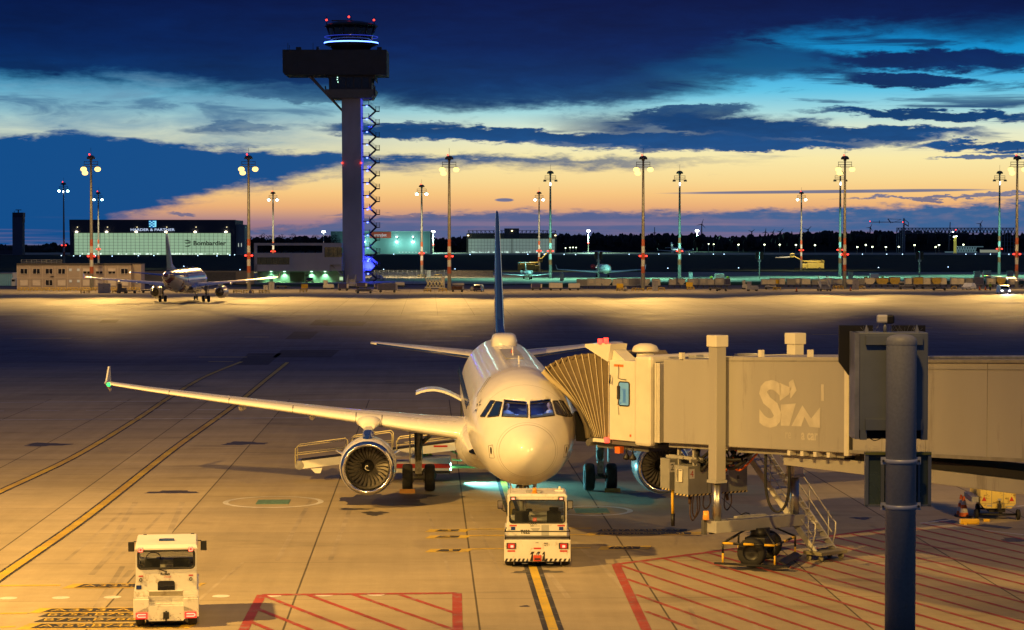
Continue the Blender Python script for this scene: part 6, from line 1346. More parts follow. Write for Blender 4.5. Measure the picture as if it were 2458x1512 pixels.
# ---- two-storey container offices at the left
COP = pm('container_panel', (.38, .31, .28), .6, var=.07, scale=.6); CF = pm('container_frame', (.48, .40, .36), .6, var=.06); co = Far('container_office', 'two-storey row of stacked beige office containers with white window shutters', 'building', 178, 694.5)
X0, X1, YT, YM, YB = 41.5, 313, 636.5, 667, 694
mb = MB(); mb.bx(co.x(X0), co.x(X1), 0, 6, 0, co.z(YT)); mb.bx(co.x(X1), co.x(335), 2.0, 7, 0, co.z(634)); co.part('wall', COP, mb)
mb = MB(); mb.bx(co.x(X0-1), co.x(X1+1), -.15, 6.1, co.z(YT), co.z(632)); mb.bx(co.x(X1+1), co.x(336), 1.9, 7.1, co.z(634), co.z(632.5)); co.part('roof', pm('roof_dark', (.07, .06, .055), .7), mb)
mb = MB(); mw = (X1-X0)/9
for i in range(10): xx = X0+i*mw; mb.bx(co.x(xx-.9), co.x(xx+.9), -.06, 0, .1, co.z(YT))
for yy in (637.2, 666, 668.6, 693.2): mb.bx(co.x(X0), co.x(X1), -.05, 0, co.z(yy+1.1), co.z(yy-.2))
co.part('module_frame', CF, mb)
SHUT = pm('shutter_white', (.62, .54, .50), .6, var=.04); WGL = pm('office_window_glass', (.012, .012, .014), .1, spec=.8)
for row, kinds, yy in ((0, 'WWWWPSSSW', (645, 657)), (1, 'HHWHPHHHH', (672, 684.5))):
    for i, kd in enumerate(kinds):
        xc = X0+(i+.5)*mw+1
        if kd == 'P':
            for dx in (-9, 10): w_ = co.box('small_window', pm('bath_window', (.5, .52, .5), .4, emit=.12, ecol=(.7, .8, .8)), xc+dx-3, xc+dx+3, yy[0]+5.5, yy[0]-.5, -.1, -.02)
        else:
            w_ = co.box('window', WGL if kd != 'H' else SHUT, xc-8.5, xc+8.5, yy[1], yy[0], -.09, -.02)
            mb = MB()
            for a in (-9, 0, 8.2) if kd != 'H' else (-9.2, 8.4): mb.bx(co.x(xc+a), co.x(xc+a+.9), -.14, -.09, co.z(yy[1]+.8), co.z(yy[0]-.8))
            for b in (yy[0]-.9, yy[1]): mb.bx(co.x(xc-9), co.x(xc+9), -.14, -.09, co.z(b+.9), co.z(b))
            co.part('window_frame', SHUT, mb, w_)
            if kd == 'S': co.box('shutter', SHUT, xc-8, xc+8, yy[0]+6, yy[0], -.13, -.09, 0, w_)
mb = MB()
for y_ in (623.5, 627, 630): mb.cyl((co.x(50), .5, co.z(y_)), (co.x(148), .5, co.z(y_)), .04, n=5)
for i in range(9): mb.cyl((co.x(50+i*12.2), .5, co.z(632)), (co.x(50+i*12.2), .5, co.z(623)), .04, n=5)
co.part('roof_railing', GALV, mb)
mb = MB(); mb.cyl((co.x(125), -.1, co.z(664)), (co.x(125), -.1, co.z(662.5)), .35); co.part('round_vent', BLACK, mb)
# ---- hangars
HDARK = pm('hangar_cladding', (.055, .055, .085), .6, var=.08, scale=.05); HPALE = pm('hangar_pale', (.26, .28, .30), .6, var=.06, scale=.05)
LTXT = em('sign_lit_white', (.6, .72, 1), .9)
def ftext(f, txt, px0, px1, pyb, size_px, mat, dy, name, bold=0, parent=None):
    s_ = size_px*f.k*1.35; t = MB(); w_ = t.text(txt, s_, M(), bold=bold); t.b.free()
    mb = MB(); mb.text(txt, s_, M(((1, 0, 0, f.x(px0)), (0, 0, -1, dy), (0, 1, 0, f.z(pyb)), (0, 0, 0, 1))), 0, (px1-px0)*f.k/w_, 0, bold); return f.part(name, mat, mb, parent)
h1 = Far('hangar', 'large dark hangar with glowing green-white doors and lit letters behind the container offices', 'hangar', 366, 611.3)
mb = MB()
mb.prism([(167, 527), (565, 527.5), (565, 612), (554, 612), (554, 559.5), (178, 559), (178, 612), (169, 612)], lambda u, v, t: (h1.x(u), t, max(0, h1.z(v))), 0, 6); mb.bx(h1.x(169), h1.x(564), 6.01, 60, 0, h1.z(528)); h1.part('frame', HDARK, mb)
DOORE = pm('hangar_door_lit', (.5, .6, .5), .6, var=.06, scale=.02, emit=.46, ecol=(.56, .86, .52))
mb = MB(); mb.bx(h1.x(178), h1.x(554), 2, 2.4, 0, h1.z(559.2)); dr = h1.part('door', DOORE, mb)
mb = MB()
for i in range(37): xx = 178+i*(376/36); mb.bx(h1.x(xx-.28), h1.x(xx+.28), 1.8, 2, 0, h1.z(559.2))
for i in range(1, 7): yy = 559.2+i*7.4; mb.bx(h1.x(178), h1.x(554), 1.85, 2, h1.z(yy+.22), h1.z(yy-.22))
h1.part('door_grid', pm('door_bar_green', (.10, .14, .10), .7), mb, dr)
mb = MB(); rnd = random.Random(6)
for i in range(60): xx = rnd.uniform(190, 552); w_ = rnd.uniform(.8, 3.5); mb.bx(h1.x(xx), h1.x(xx+w_), 1.7, 1.79, h1.z(610.6), h1.z(610.6-rnd.uniform(1, 3.4)))
h1.part('door_gap_light', em('gap_light', (.8, 1, .85), 1.4), mb, dr)
mb = MB(); mb.bx(h1.x(565.5), h1.x(586), 4, 40, 0, h1.z(539)); h1.part('annex', HPALE, mb)
for q in (571.5, 578.5): h1.box('annex_window', em('annex_lit', (.8, .9, .8), .7), q-.6, q+.6, 592, 583.5, 3.8, 4)
for i, xx in enumerate((185, 257, 328, 399, 469.5, 543)):
    mb = MB(); mb._sph((h1.x(xx), -1, h1.z(556.5)), 2.6*h1.k, (1.3, .6, .85), 10, 6); h1.part('door_lamp', em('hangar_lamp', (1, .86, .55), 8), mb)
    mb = MB(); mb._sph((h1.x(xx+2), -.6, h1.z(545)), 1.0*h1.k, (1.3, .6, .8), 8, 6); h1.part('small_lamp', em('hangar_lamp_small', (1, .85, .45), 2.5), mb)
ftext(h1, "HARDER & PARTNER", 313.5, 420, 554, 6.2, LTXT, -.05, 'lit_lettering', .04)
ftext(h1, "Bombardier", 463.5, 542.5, 588.6, 11.2, BLACK, 1.6, 'door_lettering', .13, dr)
mb = MB()
for k, (y0, y1) in enumerate(((574, 577.5), (581, 584.5), (588.5, 592))):
    mb.face([(h1.x(a), 1.6, h1.z(b)) for a, b in ((442+2*(k == 0)*-.2, y1 if k == 0 else y0+ (1 if k == 1 else 2.5)), (449, y0+1.5), (454, y0+3 if k == 0 else y0), (460, 583.2 if k == 1 else (579.5 if k == 0 else 586.5)), (453, y1+2.2 if k == 0 else y1-.2), (446, y1 if k else y0+2))])
h1.part('arrow_logo', BLACK, mb, dr)
mb = MB()
for i in range(4):
    for j in range(5):
        if (i+j) % 2 == 0 or i == 3: mb.face([(h1.x(358.5+a), -.06, h1.z(530+b)) for a, b in ((i*4.4, j*3), (i*4.4+4, j*3), (i*4.4+4, j*3+2.7), (i*4.4, j*3+2.7))])
h1.part('shield_logo', em('logo_cyan', (.25, .8, 1), 1.1), mb)
mb = MB(); mb.prism([(357.5, 529.5), (376.5, 529), (376.5, 541), (371, 546), (367, 547), (361, 545), (358, 540)], lambda u, v, t: (h1.x(u), t, h1.z(v)), -.05, .02); h1.part('shield_back', em('logo_blue', (.02, .16, .6), .6), mb)
h2 = Far('hangar', 'pale teal-lit hangar with an orange-red name sign behind the control tower', 'hangar', 913, 608.8)
mb = MB(); mb.bx(h2.x(794), h2.x(1032), 0, 70, 0, h2.z(555.3)); h2.part('wall', HPALE, mb)
mb = MB(); mb.bx(h2.x(794), h2.x(1032), -.3, 0, h2.z(556.3), h2.z(555)); mb.bx(h2.x(1031), h2.x(1032.5), -.4, .0, 0, h2.z(555)); h2.part('edge_trim', MWHTB, mb)
h2.box('sign_board', pm('sign_red', (.40, .05, .03), .5, emit=.10, ecol=(1, .1, .05)), 887.5, 939, 571.3, 556.5, -.6, -.1); ftext(h2, "easyJet", 898, 928.5, 567, 7.2, em('letter_pale', (.8, .8, .8), .5), -.7, 'sign_lettering', .08)
for xx in (874, 952.5, 991.5):
    mb = MB(); mb._sph((h2.x(xx), -1.4, h2.z(580.6)), 2.5*h2.k, (1.2, .7, .9), 10, 6); h2.part('wall_lamp', ETEAL, mb)
    mb = MB(); mb._sph((h2.x(xx), -1, h2.z(568.5)), 1.3*h2.k, (1, .7, .8), 8, 6); h2.part('small_lamp', EWHITE, mb)
    mb = MB(); mb.cyl((h2.x(xx+1), -1.2, h2.z(571)), (h2.x(xx+1), -1.2, h2.z(579)), .25); mb.cyl((h2.x(xx+4), -.2, h2.z(571)), (h2.x(xx+1), -1.2, h2.z(571)), .25); h2.part('lamp_bracket', DGREY, mb)
    pl = bpy.data.lights.new('wall_lamp', 'POINT'); pl.energy = 7000; pl.color = (.3, 1, .8); pl.shadow_soft_size = .6; o = bpy.data.objects.new('wall_lamp', pl); COL.objects.link(o); o.location = W((xx-1229)*h2.k, h2.d-9, h2.z(584))
for i in range(9): h2.box('low_window', em('low_window_lit', (.7, 1, .85), .8), 957+i*8, 960.5+i*8, 606, 604.4, -.1, -.02)
h3 = Far('hangar', 'hangar with pale lit doors and an open roof truss, directly right of the tail fin', 'hangar', 1228, 607.2)
mb = MB(); mb.bx(h3.x(1120), h3.x(1336), .5, 60, h3.z(573), h3.z(560)); mb.bx(h3.x(1120), h3.x(1124), 0, 60, 0, h3.z(560)); mb.bx(h3.x(1332), h3.x(1336), 0, 60, 0, h3.z(560)); mb.bx(h3.x(1121), h3.x(1335), 4, 60, 0, h3.z(573)); h3.part('wall', pm('hangar_brown', (.10, .09, .085), .6, var=.1, scale=.05), mb)
mb = MB(); mb.bx(h3.x(1210.5), h3.x(1246), 0, 20, h3.z(573), h3.z(548)); h3.part('centre_block', HDARK, mb)
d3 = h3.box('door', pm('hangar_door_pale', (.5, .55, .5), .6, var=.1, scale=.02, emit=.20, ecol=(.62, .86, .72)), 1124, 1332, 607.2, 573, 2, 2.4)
mb = MB()
for i in range(28): xx = 1124+i*(208/27); mb.bx(h3.x(xx-.2), h3.x(xx+.2), 1.8, 2, 0, h3.z(573))
for i in range(1, 4): yy = 573+i*8; mb.bx(h3.x(1124), h3.x(1332), 1.85, 2, h3.z(yy+.2), h3.z(yy-.2))
mb.bx(h3.x(1228), h3.x(1229.6), 1.6, 1.8, 0, h3.z(573)); h3.part('door_grid', DGREY, mb, d3)
mb = MB()
for i in range(50): xx = rnd.uniform(1126, 1330); mb.bx(h3.x(xx), h3.x(xx+rnd.uniform(.8, 3)), 1.7, 1.79, h3.z(606.6), h3.z(606.6-rnd.uniform(1, 4)))
h3.part('door_gap_light', em('gap_light_b', (.7, 1, .9), .9), mb, d3)
mb = MB()
for yy in (553.2, 560): mb.bx(h3.x(1124), h3.x(1334), .2, 1.2, h3.z(yy+.5), h3.z(yy-.5))
for i in range(22): xx = 1124+i*10; mb.cyl((h3.x(xx), .7, h3.z(553.5)), (h3.x(xx), .7, h3.z(560)), .3, n=4); mb.cyl((h3.x(xx), .7, h3.z(553.5)), (h3.x(xx+(5 if xx < 1228 else -5)), .7, h3.z(560)), .25, n=4)
h3.part('roof_truss', HDARK, mb)
for xx, yy in ((1124, 565), (1229, 554), (1333, 565)):
    mb = MB(); mb._sph((h3.x(xx), -1, h3.z(yy)), 1.7*h3.k, (1.2, .6, .8), 8, 6); h3.part('wall_lamp', em('hangar_lamp_y', (1, .8, .4), 5), mb)
# hall under construction with lattice roof beam, cranes
HS = pm('lattice_steel', (.16, .18, .24), .6, .2); hc = Far('hall_frame', 'bare steel frame of a large hall under construction with a long lattice roof beam', 'building frame', 2290, 606.8)
mb = MB(); A_, B_ = 2151.5, 2436
for yy in (547.2, 559): mb.bx(hc.x(A_), hc.x(B_), 0, 1, hc.z(yy+.8), hc.z(yy-.8))
n_ = 34
for i in range(n_):
    xa, xb = A_+(B_-A_)*i/n_, A_+(B_-A_)*(i+1)/n_; xm = (xa+xb)/2
    mb.cyl((hc.x(xa), .5, hc.z(559)), (hc.x(xm), .5, hc.z(547)), .4, n=4); mb.cyl((hc.x(xm), .5, hc.z(547)), (hc.x(xb), .5, hc.z(559)), .4, n=4); mb.cyl((hc.x(xa), .5, hc.z(547)), (hc.x(xa), .5, hc.z(559)), .25, n=4)
hc.part('roof_beam', HS, mb)
for xx in (2152.5, 2157, 2161.5, 2404, 2411, 2418, 2425, 2433):
    mb = MB(); mb.bx(hc.x(xx-.6), hc.x(xx+.6), 0, 1, 0, hc.z(559)); hc.part('column', HS, mb)
mb = MB()
for xx in (2165.5, 2171.5): mb.bx(hc.x(xx-.5), hc.x(xx+.5), 0, 1, 0, hc.z(547))
for i in range(10): ya, yb = 606-i*6, 600-i*6; mb.cyl((hc.x(2166), .5, hc.z(ya)), (hc.x(2171), .5, hc.z(yb)), .35, n=4); mb.cyl((hc.x(2171), .5, hc.z(ya)), (hc.x(2166), .5, hc.z(yb)), .35, n=4)
hc.part('lattice_tower', pm('lattice_pale', (.4, .42, .48), .6), mb)
for i in range(4): hc.box('cross_rail', HS, 2404, 2434, 571+i*9, 570.2+i*9, .2, .8)
cr = Far('tower_crane', 'dark tower crane with long horizontal jib above the hall frame', 'crane', 2169, 604, None, 2050)
mb = MB(); mb.cyl((0, 0, 0), (0, 0, cr.z(524)), .9, .7, 6); mb.cyl((0, 0, cr.z(527)), (0, 0, cr.z(523)), .4, .2, 6); cr.part('mast', HS, mb)
mb = MB(); mb.bx(cr.x(2087), cr.x(2169), -.4, .4, cr.z(533.8), cr.z(532.2)); mb.cyl((cr.x(2169), 0, cr.z(536)), (cr.x(2180), 0, cr.z(543)), .5, n=5); mb.cyl((cr.x(2169), 0, cr.z(526)), (cr.x(2180), 0, cr.z(534)), .3, n=5); mb.cyl((cr.x(2180), 0, cr.z(534)), (cr.x(2180), 0, cr.z(544)), .3, n=5); mb.cyl((cr.x(2138), 0, cr.z(535)), (cr.x(2130), 0, cr.z(525)), .5, n=5); mb.cyl((cr.x(2130), 0, cr.z(525)), (cr.x(2163), 0, cr.z(526.5)), .15, n=4); mb.cyl((cr.x(2163), 0, cr.z(526.5)), (cr.x(2140), 0, cr.z(535)), .15, n=4); mb.cyl((cr.x(2110), 0, cr.z(529)), (cr.x(2110), 0, cr.z(536)), .3, n=4); cr.part('jib', HS, mb)
for xx, yy in ((2087, 531), (2166, 533)): mb = MB(); mb._sph((cr.x(xx), -1, cr.z(yy)), 1.1*cr.k, (1, 1, 1), 8, 6); cr.part('obstruction_light', ELAMP, mb)
c2 = Far('mobile_crane', 'brightly lit yellow lattice mast of a crane under the middle of the hall frame', 'crane', 2292, 607, None, 2120)
mb = MB()
for q in (-2.6, 2.6): mb.cyl((q*c2.k, 0, 0), (q*c2.k, 0, c2.z(566)), .3, n=5)
for i in range(12): a, b = c2.z(606-i*3.3), c2.z(602.7-i*3.3); mb.cyl((-2.6*c2.k, 0, a), (2.6*c2.k, 0, b), .3, n=4); mb.cyl((2.6*c2.k, 0, a), (-2.6*c2.k, 0, b), .3, n=4)
c2.part('lattice_mast', pm('crane_yellow', (.7, .6, .05), .5, emit=.25, ecol=(.9, .9, .2)), mb)  # emission stands in for lamplight falling on the lattice
for xx, yy in ((2289, 568), (2294.5, 567), (2286, 556.5), (2293, 551.5)): mb = MB(); mb._sph((c2.x(xx), -1, c2.z(yy)), 1.5*c2.k, (1, .6, .8), 8, 6); c2.part('work_lamp', EWHITE if yy != 551.5 else ELAMP, mb)
mb = MB(); mb.cyl((c2.x(2277), 0, c2.z(600)), (c2.x(2280), 0, c2.z(533)), .8, .4, 6); c2.part('boom', HS, mb)
sh_ = Far('site_shed', 'low white-lit sheds at the foot of the hall frame', 'shed', 2390, 606.5, None, 2150)
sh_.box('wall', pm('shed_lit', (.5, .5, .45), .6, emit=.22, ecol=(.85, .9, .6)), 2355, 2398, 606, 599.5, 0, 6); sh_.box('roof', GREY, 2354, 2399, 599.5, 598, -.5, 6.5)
for a, b, c, lab in ((2295, 2340, 592, 'white steel trusses lying lit on the ground under the hall frame'),):
    tr = Far('roof_truss', lab, 'truss', 2315, 606.5, None, 2140); mb = MB(); mb.bx(tr.x(a), tr.x(b+20), 0, 1, tr.z(593), tr.z(591))
    for i in range(8): mb.cyl((tr.x(a+i*6), .5, tr.z(593)), (tr.x(a+3+i*6), .5, tr.z(604)), .5, n=4); mb.cyl((tr.x(a+3+i*6), .5, tr.z(604)), (tr.x(a+6+i*6), .5, tr.z(593)), .5, n=4)
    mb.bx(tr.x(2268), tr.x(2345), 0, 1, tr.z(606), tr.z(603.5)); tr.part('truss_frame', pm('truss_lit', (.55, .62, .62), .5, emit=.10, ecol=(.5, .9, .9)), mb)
rt_t = Far('radar_tower', 'slim dark tower with a small radar on its roof at the far left', 'tower', 43, 612)
rt_t.box('shaft', pm('radar_tower_wall', (.10, .11, .17), .7, var=.1, scale=.1), 30.5, 54.5, 612, 520, 0, 9); rt_t.box('head', HDARK, 31, 55.8, 520, 510, -.5, 9.5); rt_t.box('side_balcony', HDARK, 54.5, 56, 534, 518, 1, 8); rt_t.box('low_annex', HDARK, 0, 30, 611, 601, 0, 10)
mb = MB(); mb.cyl((rt_t.x(42.5), 4, rt_t.z(510)), (rt_t.x(42.5), 4, rt_t.z(504)), .5); mb.bx(rt_t.x(36), rt_t.x(50), 3.5, 4.5, rt_t.z(504.5), rt_t.z(502.8)); mb.cyl((rt_t.x(34), 2, rt_t.z(510)), (rt_t.x(34), 2, rt_t.z(506)), .2); rt_t.part('radar', HDARK, mb)
# ---- woods and single trees on the skyline
LEAF = pm('night_foliage', (.014, .017, .02), .9, var=.5, scale=.08); BARK = pm('tree_bark', (.03, .025, .022), .9)
rnd = random.Random(11); mb = MB()
def ridge(px):
    t = [(-200, 586), (0, 588), (60, 587), (165, 585), (590, 572), (820, 568), (1035, 571), (1120, 567), (1336, 560), (1420, 561), (1500, 563), (1640, 559), (1760, 568), (1830, 562), (1950, 555), (2150, 555), (2300, 557), (2458, 560), (2800, 563)]
    return ramped(t, px)[0]
for i in range(1500):
    px = rnd.uniform(-200, 2700); dep = rnd.uniform(2380, 2900); top = ridge(px)+rnd.uniform(-1.5, 8); k = dep/FOC; zt = CH-(top-582)*k+rnd.uniform(-2, 1.5)
    c = W((px-1229)*k, dep); w_ = rnd.uniform(2.2, 5.5); conif = rnd.random() < .55; h_ = rnd.uniform(8, 14); n = 6; r0 = rnd.random()*6
    if conif: mb.loft([[V((c.x+w_*s_*cos(r0+a*2*pi/n)*rnd.uniform(.7, 1.2), c.y+w_*s_*sin(r0+a*2*pi/n), zt-h_*q_)) for a in range(n)] for q_, s_ in ((1, .9), (.6, .75), (.3, .5), (0, .06))], sm=False)
    else: mb.loft([[V((c.x+w_*s_*cos(r0+a*2*pi/n)*rnd.uniform(.7, 1.25), c.y+w_*s_*sin(r0+a*2*pi/n), zt-h_*q_+rnd.uniform(-.6, .6))) for a in range(n)] for q_, s_ in ((1, .8), (.6, 1.15), (.25, 1.0), (.06, .55), (0, .15))], sm=False)
for i in range(70): px0 = -200+i*42; a = W((px0-1229)*2950/FOC, 2950); b = W((px0+43-1229)*2950/FOC, 2950); za, zb = [CH-(ridge(p)+5-582)*2950/FOC for p in (px0, px0+43)]; mb.faces([a, b, V((b.x, b.y, zb)), V((a.x, a.y, za))]+[p+V((0, 60, 0)) for p in (a, b, V((b.x, b.y, zb)), V((a.x, a.y, za)))], [(0, 1, 2, 3), (3, 2, 6, 7), (7, 6, 5, 4)])
wd_o = mb.build('wood', LEAF); wd_o['kind'] = 'stuff'; wd_o['label'] = 'dark wood along the horizon'
for i, (px, top) in enumerate(((604, 566), (633, 559), (651, 563), (676, 562), (703, 560), (733, 565), (757, 562), (788, 563), (804, 561))):
    f = Far('tree', 'dark bushy tree behind the terrace building, %s from the left' % ORD[i], 'tree', px, 619, 'trees left of the control tower', 1500); H = f.z(top); rn = random.Random(i)
    mb = MB(); mb.cyl((0, 0, 0), (0, 0, H*.5), .5, .28, 7)
    for q in range(7): a = rn.random()*6.3; mb.cyl((0, 0, H*rn.uniform(.25, .5)), (cos(a)*H*.28, sin(a)*H*.28, H*rn.uniform(.6, .92)), .2, .04, 5)
    f.part('trunk', BARK, mb)
    mb = MB()
    for q in range(900):
        a, e_, rr = rn.random()*6.3, rn.random()*2-1, rn.random()**.4; sx_2 = 11*f.k*1.35; p = V((cos(a)*sqrt(1-e_*e_)*rr*sx_2*rn.uniform(.8, 1.15), sin(a)*sqrt(1-e_*e_)*rr*sx_2, H*.62+e_*rr*H*.38)); s_ = rn.uniform(.12, .42)
        t1_, t2_ = V((rn.gauss(0, 1), rn.gauss(0, 1), rn.gauss(0, 1))).normalized()*s_, V((rn.gauss(0, 1), rn.gauss(0, 1), rn.gauss(0, 1))).normalized()*s_; mb.face([p-t1_, p+t2_, p+t1_, p-t2_])
    f.part('crown', LEAF, mb)
# ---- wind turbines, pylon, street lamps, taxiway lights
TUR = pm('turbine_grey', (.10, .10, .14), .6)
for i, (px, hub, rr, a0) in enumerate(((1684, 538, 10, .3), (1827-23, 556, 7, .9), (1837, 556, 7, .1), (1855, 557, 6, .5), (1873, 556, 8, .7), (1939, 551, 9, .75), (2088, 546, 8, .45), (2352, 537, 8, .6))):
    f = Far('wind_turbine', 'far wind turbine above the wood, %s of the row from the left' % ORD[i], 'wind turbine', px, 600, 'wind turbines on the skyline', 4200); H = f.z(hub)
    mb = MB(); mb.cyl((0, 0, 0), (0, 0, H), 1.6, .9, 8); f.part('tower', TUR, mb)
    for b in range(3): a = a0+b*2*pi/3; mb = MB(); mb.cyl((0, -2, H), (sin(a)*rr*f.k*1.3, -2, H+cos(a)*rr*f.k*1.3), .9, .25, 6); f.part('blade', TUR, mb)
f = Far('radio_mast', 'thin lattice radio mast rising from the wood left of a wind turbine', 'mast', 1571, 600, None, 3000)
mb = MB(); mb.cyl((0, 0, 0), (0, 0, f.z(545)), 1.1, .4, 4); mb.bx(-2, 2, -1, 1, f.z(560), f.z(558)); f.part('lattice', TUR, mb)
LP = [(*q4(x, y), 1) for x, y in ((68, 482), (285, 482), (413, 482), (548, 485), (708, 487), (1062, 502), (1132, 484), (1187, 501), (1300, 502), (1408, 500), (1540, 485), (1716, 502), (1745, 485), (1948, 482))]+[(*q3(x, y), .7) for x, y in ((2255, 532), (2303, 535), (960, 566), (1017, 566), (918, 570), (988, 565))]
for i, (px, py, s_) in enumerate(sorted(LP)):
    f = Far('street_lamp', 'lit street lamp before the far wood, %s from the left' % ORD[i], 'street lamp', px, 606, 'street lamps along the far road', 2180); H = f.z(py)
    mb = MB(); mb.cyl((0, 0, 0), (0, 0, H), .18, .12, 6); f.part('lamp_post', GALV, mb)
    mb = MB(); mb._sph((0, -.3, H), 1.75*s_*f.k, (1.2, 1, .8), 8, 6); f.part('lamp_head', em('street_lit', (.9, 1, .6), 7) if i == 0 else bpy.data.materials['street_lit'], mb)
TLB = em('taxi_light', (.5, .75, 1), 5); tl0 = None; i = 0
TLP = [q1(x, y) for x, y in ((575, 645), (690, 648), (750, 648), (895, 645), (1050, 650), (1295, 647), (1440, 645), (1850, 645), (2030, 648), (2150, 640), (2195, 638), (1570, 780), (2245, 778), (1720, 745))]+[q2(x, y) for x, y in ((60, 778), (1402, 774), (2070, 770), (1497, 632), (2005, 632), (2210, 634))]+[q3(x, y) for x, y in ((1875, 763), (565, 632), (720, 630), (905, 634), (1012, 636), (1512, 620), (1790, 628), (2075, 632), (2300, 630), (2400, 622))]+[q4(x, y) for x, y in ((70, 680), (1240, 677), (1822, 673), (1105, 562), (1308, 560), (1440, 557), (1970, 556), (2050, 558), (2175, 562), (2330, 566))]
for px, py in TLP:
    d_ = gd(max(py, 611)); p = W((px-1229)*d_/FOC, d_); r_ = 1.05*d_/FOC
    if tl0 is None or True:
        mb = MB(); mb._sph((0, 0, r_), r_, (1, 1, .9), 8, 5); o = mb.build('taxiway_light', TLB, None, p)
        tag(o, 'tiny lit taxiway edge light in the dark grass field', 'taxiway light', 'taxiway edge lights')
# ------------------------------------------------------------------ other aircraft
def tint(o, mats):                       # give one copy its own paint through object-linked slots
    for i, m in enumerate(mats):
        if m is not None and i < len(o.material_slots): o.material_slots[i].link = 'OBJECT'; o.material_slots[i].material = m
def copy_plane(loc, rz, label, skip=(), group=None):
    r = a320.copy(); COL.objects.link(r); r.location = loc; r.rotation_euler.z = rz; r['label'] = label
    if group: r['group'] = group
    for ch in list(a320.children):
        if any(ch.name.startswith(s_) for s_ in skip): continue
        c = ch.copy(); COL.objects.link(c); c.parent = r
        for g_ in list(ch.children): d = g_.copy(); COL.objects.link(d); d.parent = c
    return r
SKIP = ('cargo_', 'cockpit', 'window_surround', 'static', 'skin', 'door_outline', 'tail_emblem', 'probe', 'satellite', 'cabin_window', 'nose_gear_door')
mg = G(447.5, 724.5); fwd = FW
p1 = mg+fwd*17.7; pl1 = copy_plane((p1.x, p1.y, 0), pi-YAW-.02, 'white airliner with dark red tail patches seen from behind on the far apron', SKIP)
WINE = pm('tail_wine_red', (.16, .02, .03), .3, coat=.4); PURP = pm('fin_purple', (.05, .03, .10), .3, coat=.4); SPOTM = bpy.data.materials.new('fuselage_wine_patches'); SPOTM.use_nodes = True
n_ = SPOTM.node_tree; b_ = n_.nodes['Principled BSDF']; t_ = n_.nodes.new('ShaderNodeTexCoord'); vo = n_.nodes.new('ShaderNodeTexVoronoi'); vo.inputs['Scale'].default_value = .42; n_.links.new(t_.outputs['Object'], vo.inputs['Vector'])
sp = n_.nodes.new('ShaderNodeSeparateXYZ'); n_.links.new(t_.outputs['Object'], sp.inputs[0]); m1 = n_.nodes.new('ShaderNodeMapRange'); n_.links.new(sp.outputs[1], m1.inputs[0]); m1.inputs[1].default_value = 23; m1.inputs[2].default_value = 24
m2 = n_.nodes.new('ShaderNodeMapRange'); n_.links.new(vo.outputs['Distance'], m2.inputs[0]); m2.inputs[1].default_value = .44; m2.inputs[2].default_value = .40; mm = n_.nodes.new('ShaderNodeMath'); mm.operation = 'MULTIPLY'; n_.links.new(m1.outputs[0], mm.inputs[0]); n_.links.new(m2.outputs[0], mm.inputs[1])
mx = n_.nodes.new('ShaderNodeMix'); mx.data_type = 'RGBA'; n_.links.new(mm.outputs[0], mx.inputs[0]); mx.inputs[6].default_value = (.74, .73, .70, 1); mx.inputs[7].default_value = (.17, .02, .035, 1); n_.links.new(mx.outputs[2], b_.inputs['Base Color']); b_.inputs['Roughness'].default_value = .25; b_.inputs['Coat Weight'].default_value = .5
for c in pl1.children:
    if c.name.startswith('fuselage'): tint(c, [SPOTM])
    if c.name.startswith(('tail_fin', 'dorsal')): tint(c, [PURP])
    if c.name.startswith('tailplane'): tint(c, [BLUE])
p2 = W(102.0, 384); pl2 = copy_plane((p2.x, p2.y, 0), -YAW, 'airliner at the right edge of which only one lit wing reaches into the photo', SKIP+('engine', 'main_gear', 'nose_gear', 'blade', 'beacon', 'crown', 'tailplane'))
JETW = pm('jet_white', (.66, .70, .72), .25, var=.04, coat=.5); JWIN = pm('jet_window', (.01, .012, .02), .1, spec=.8)
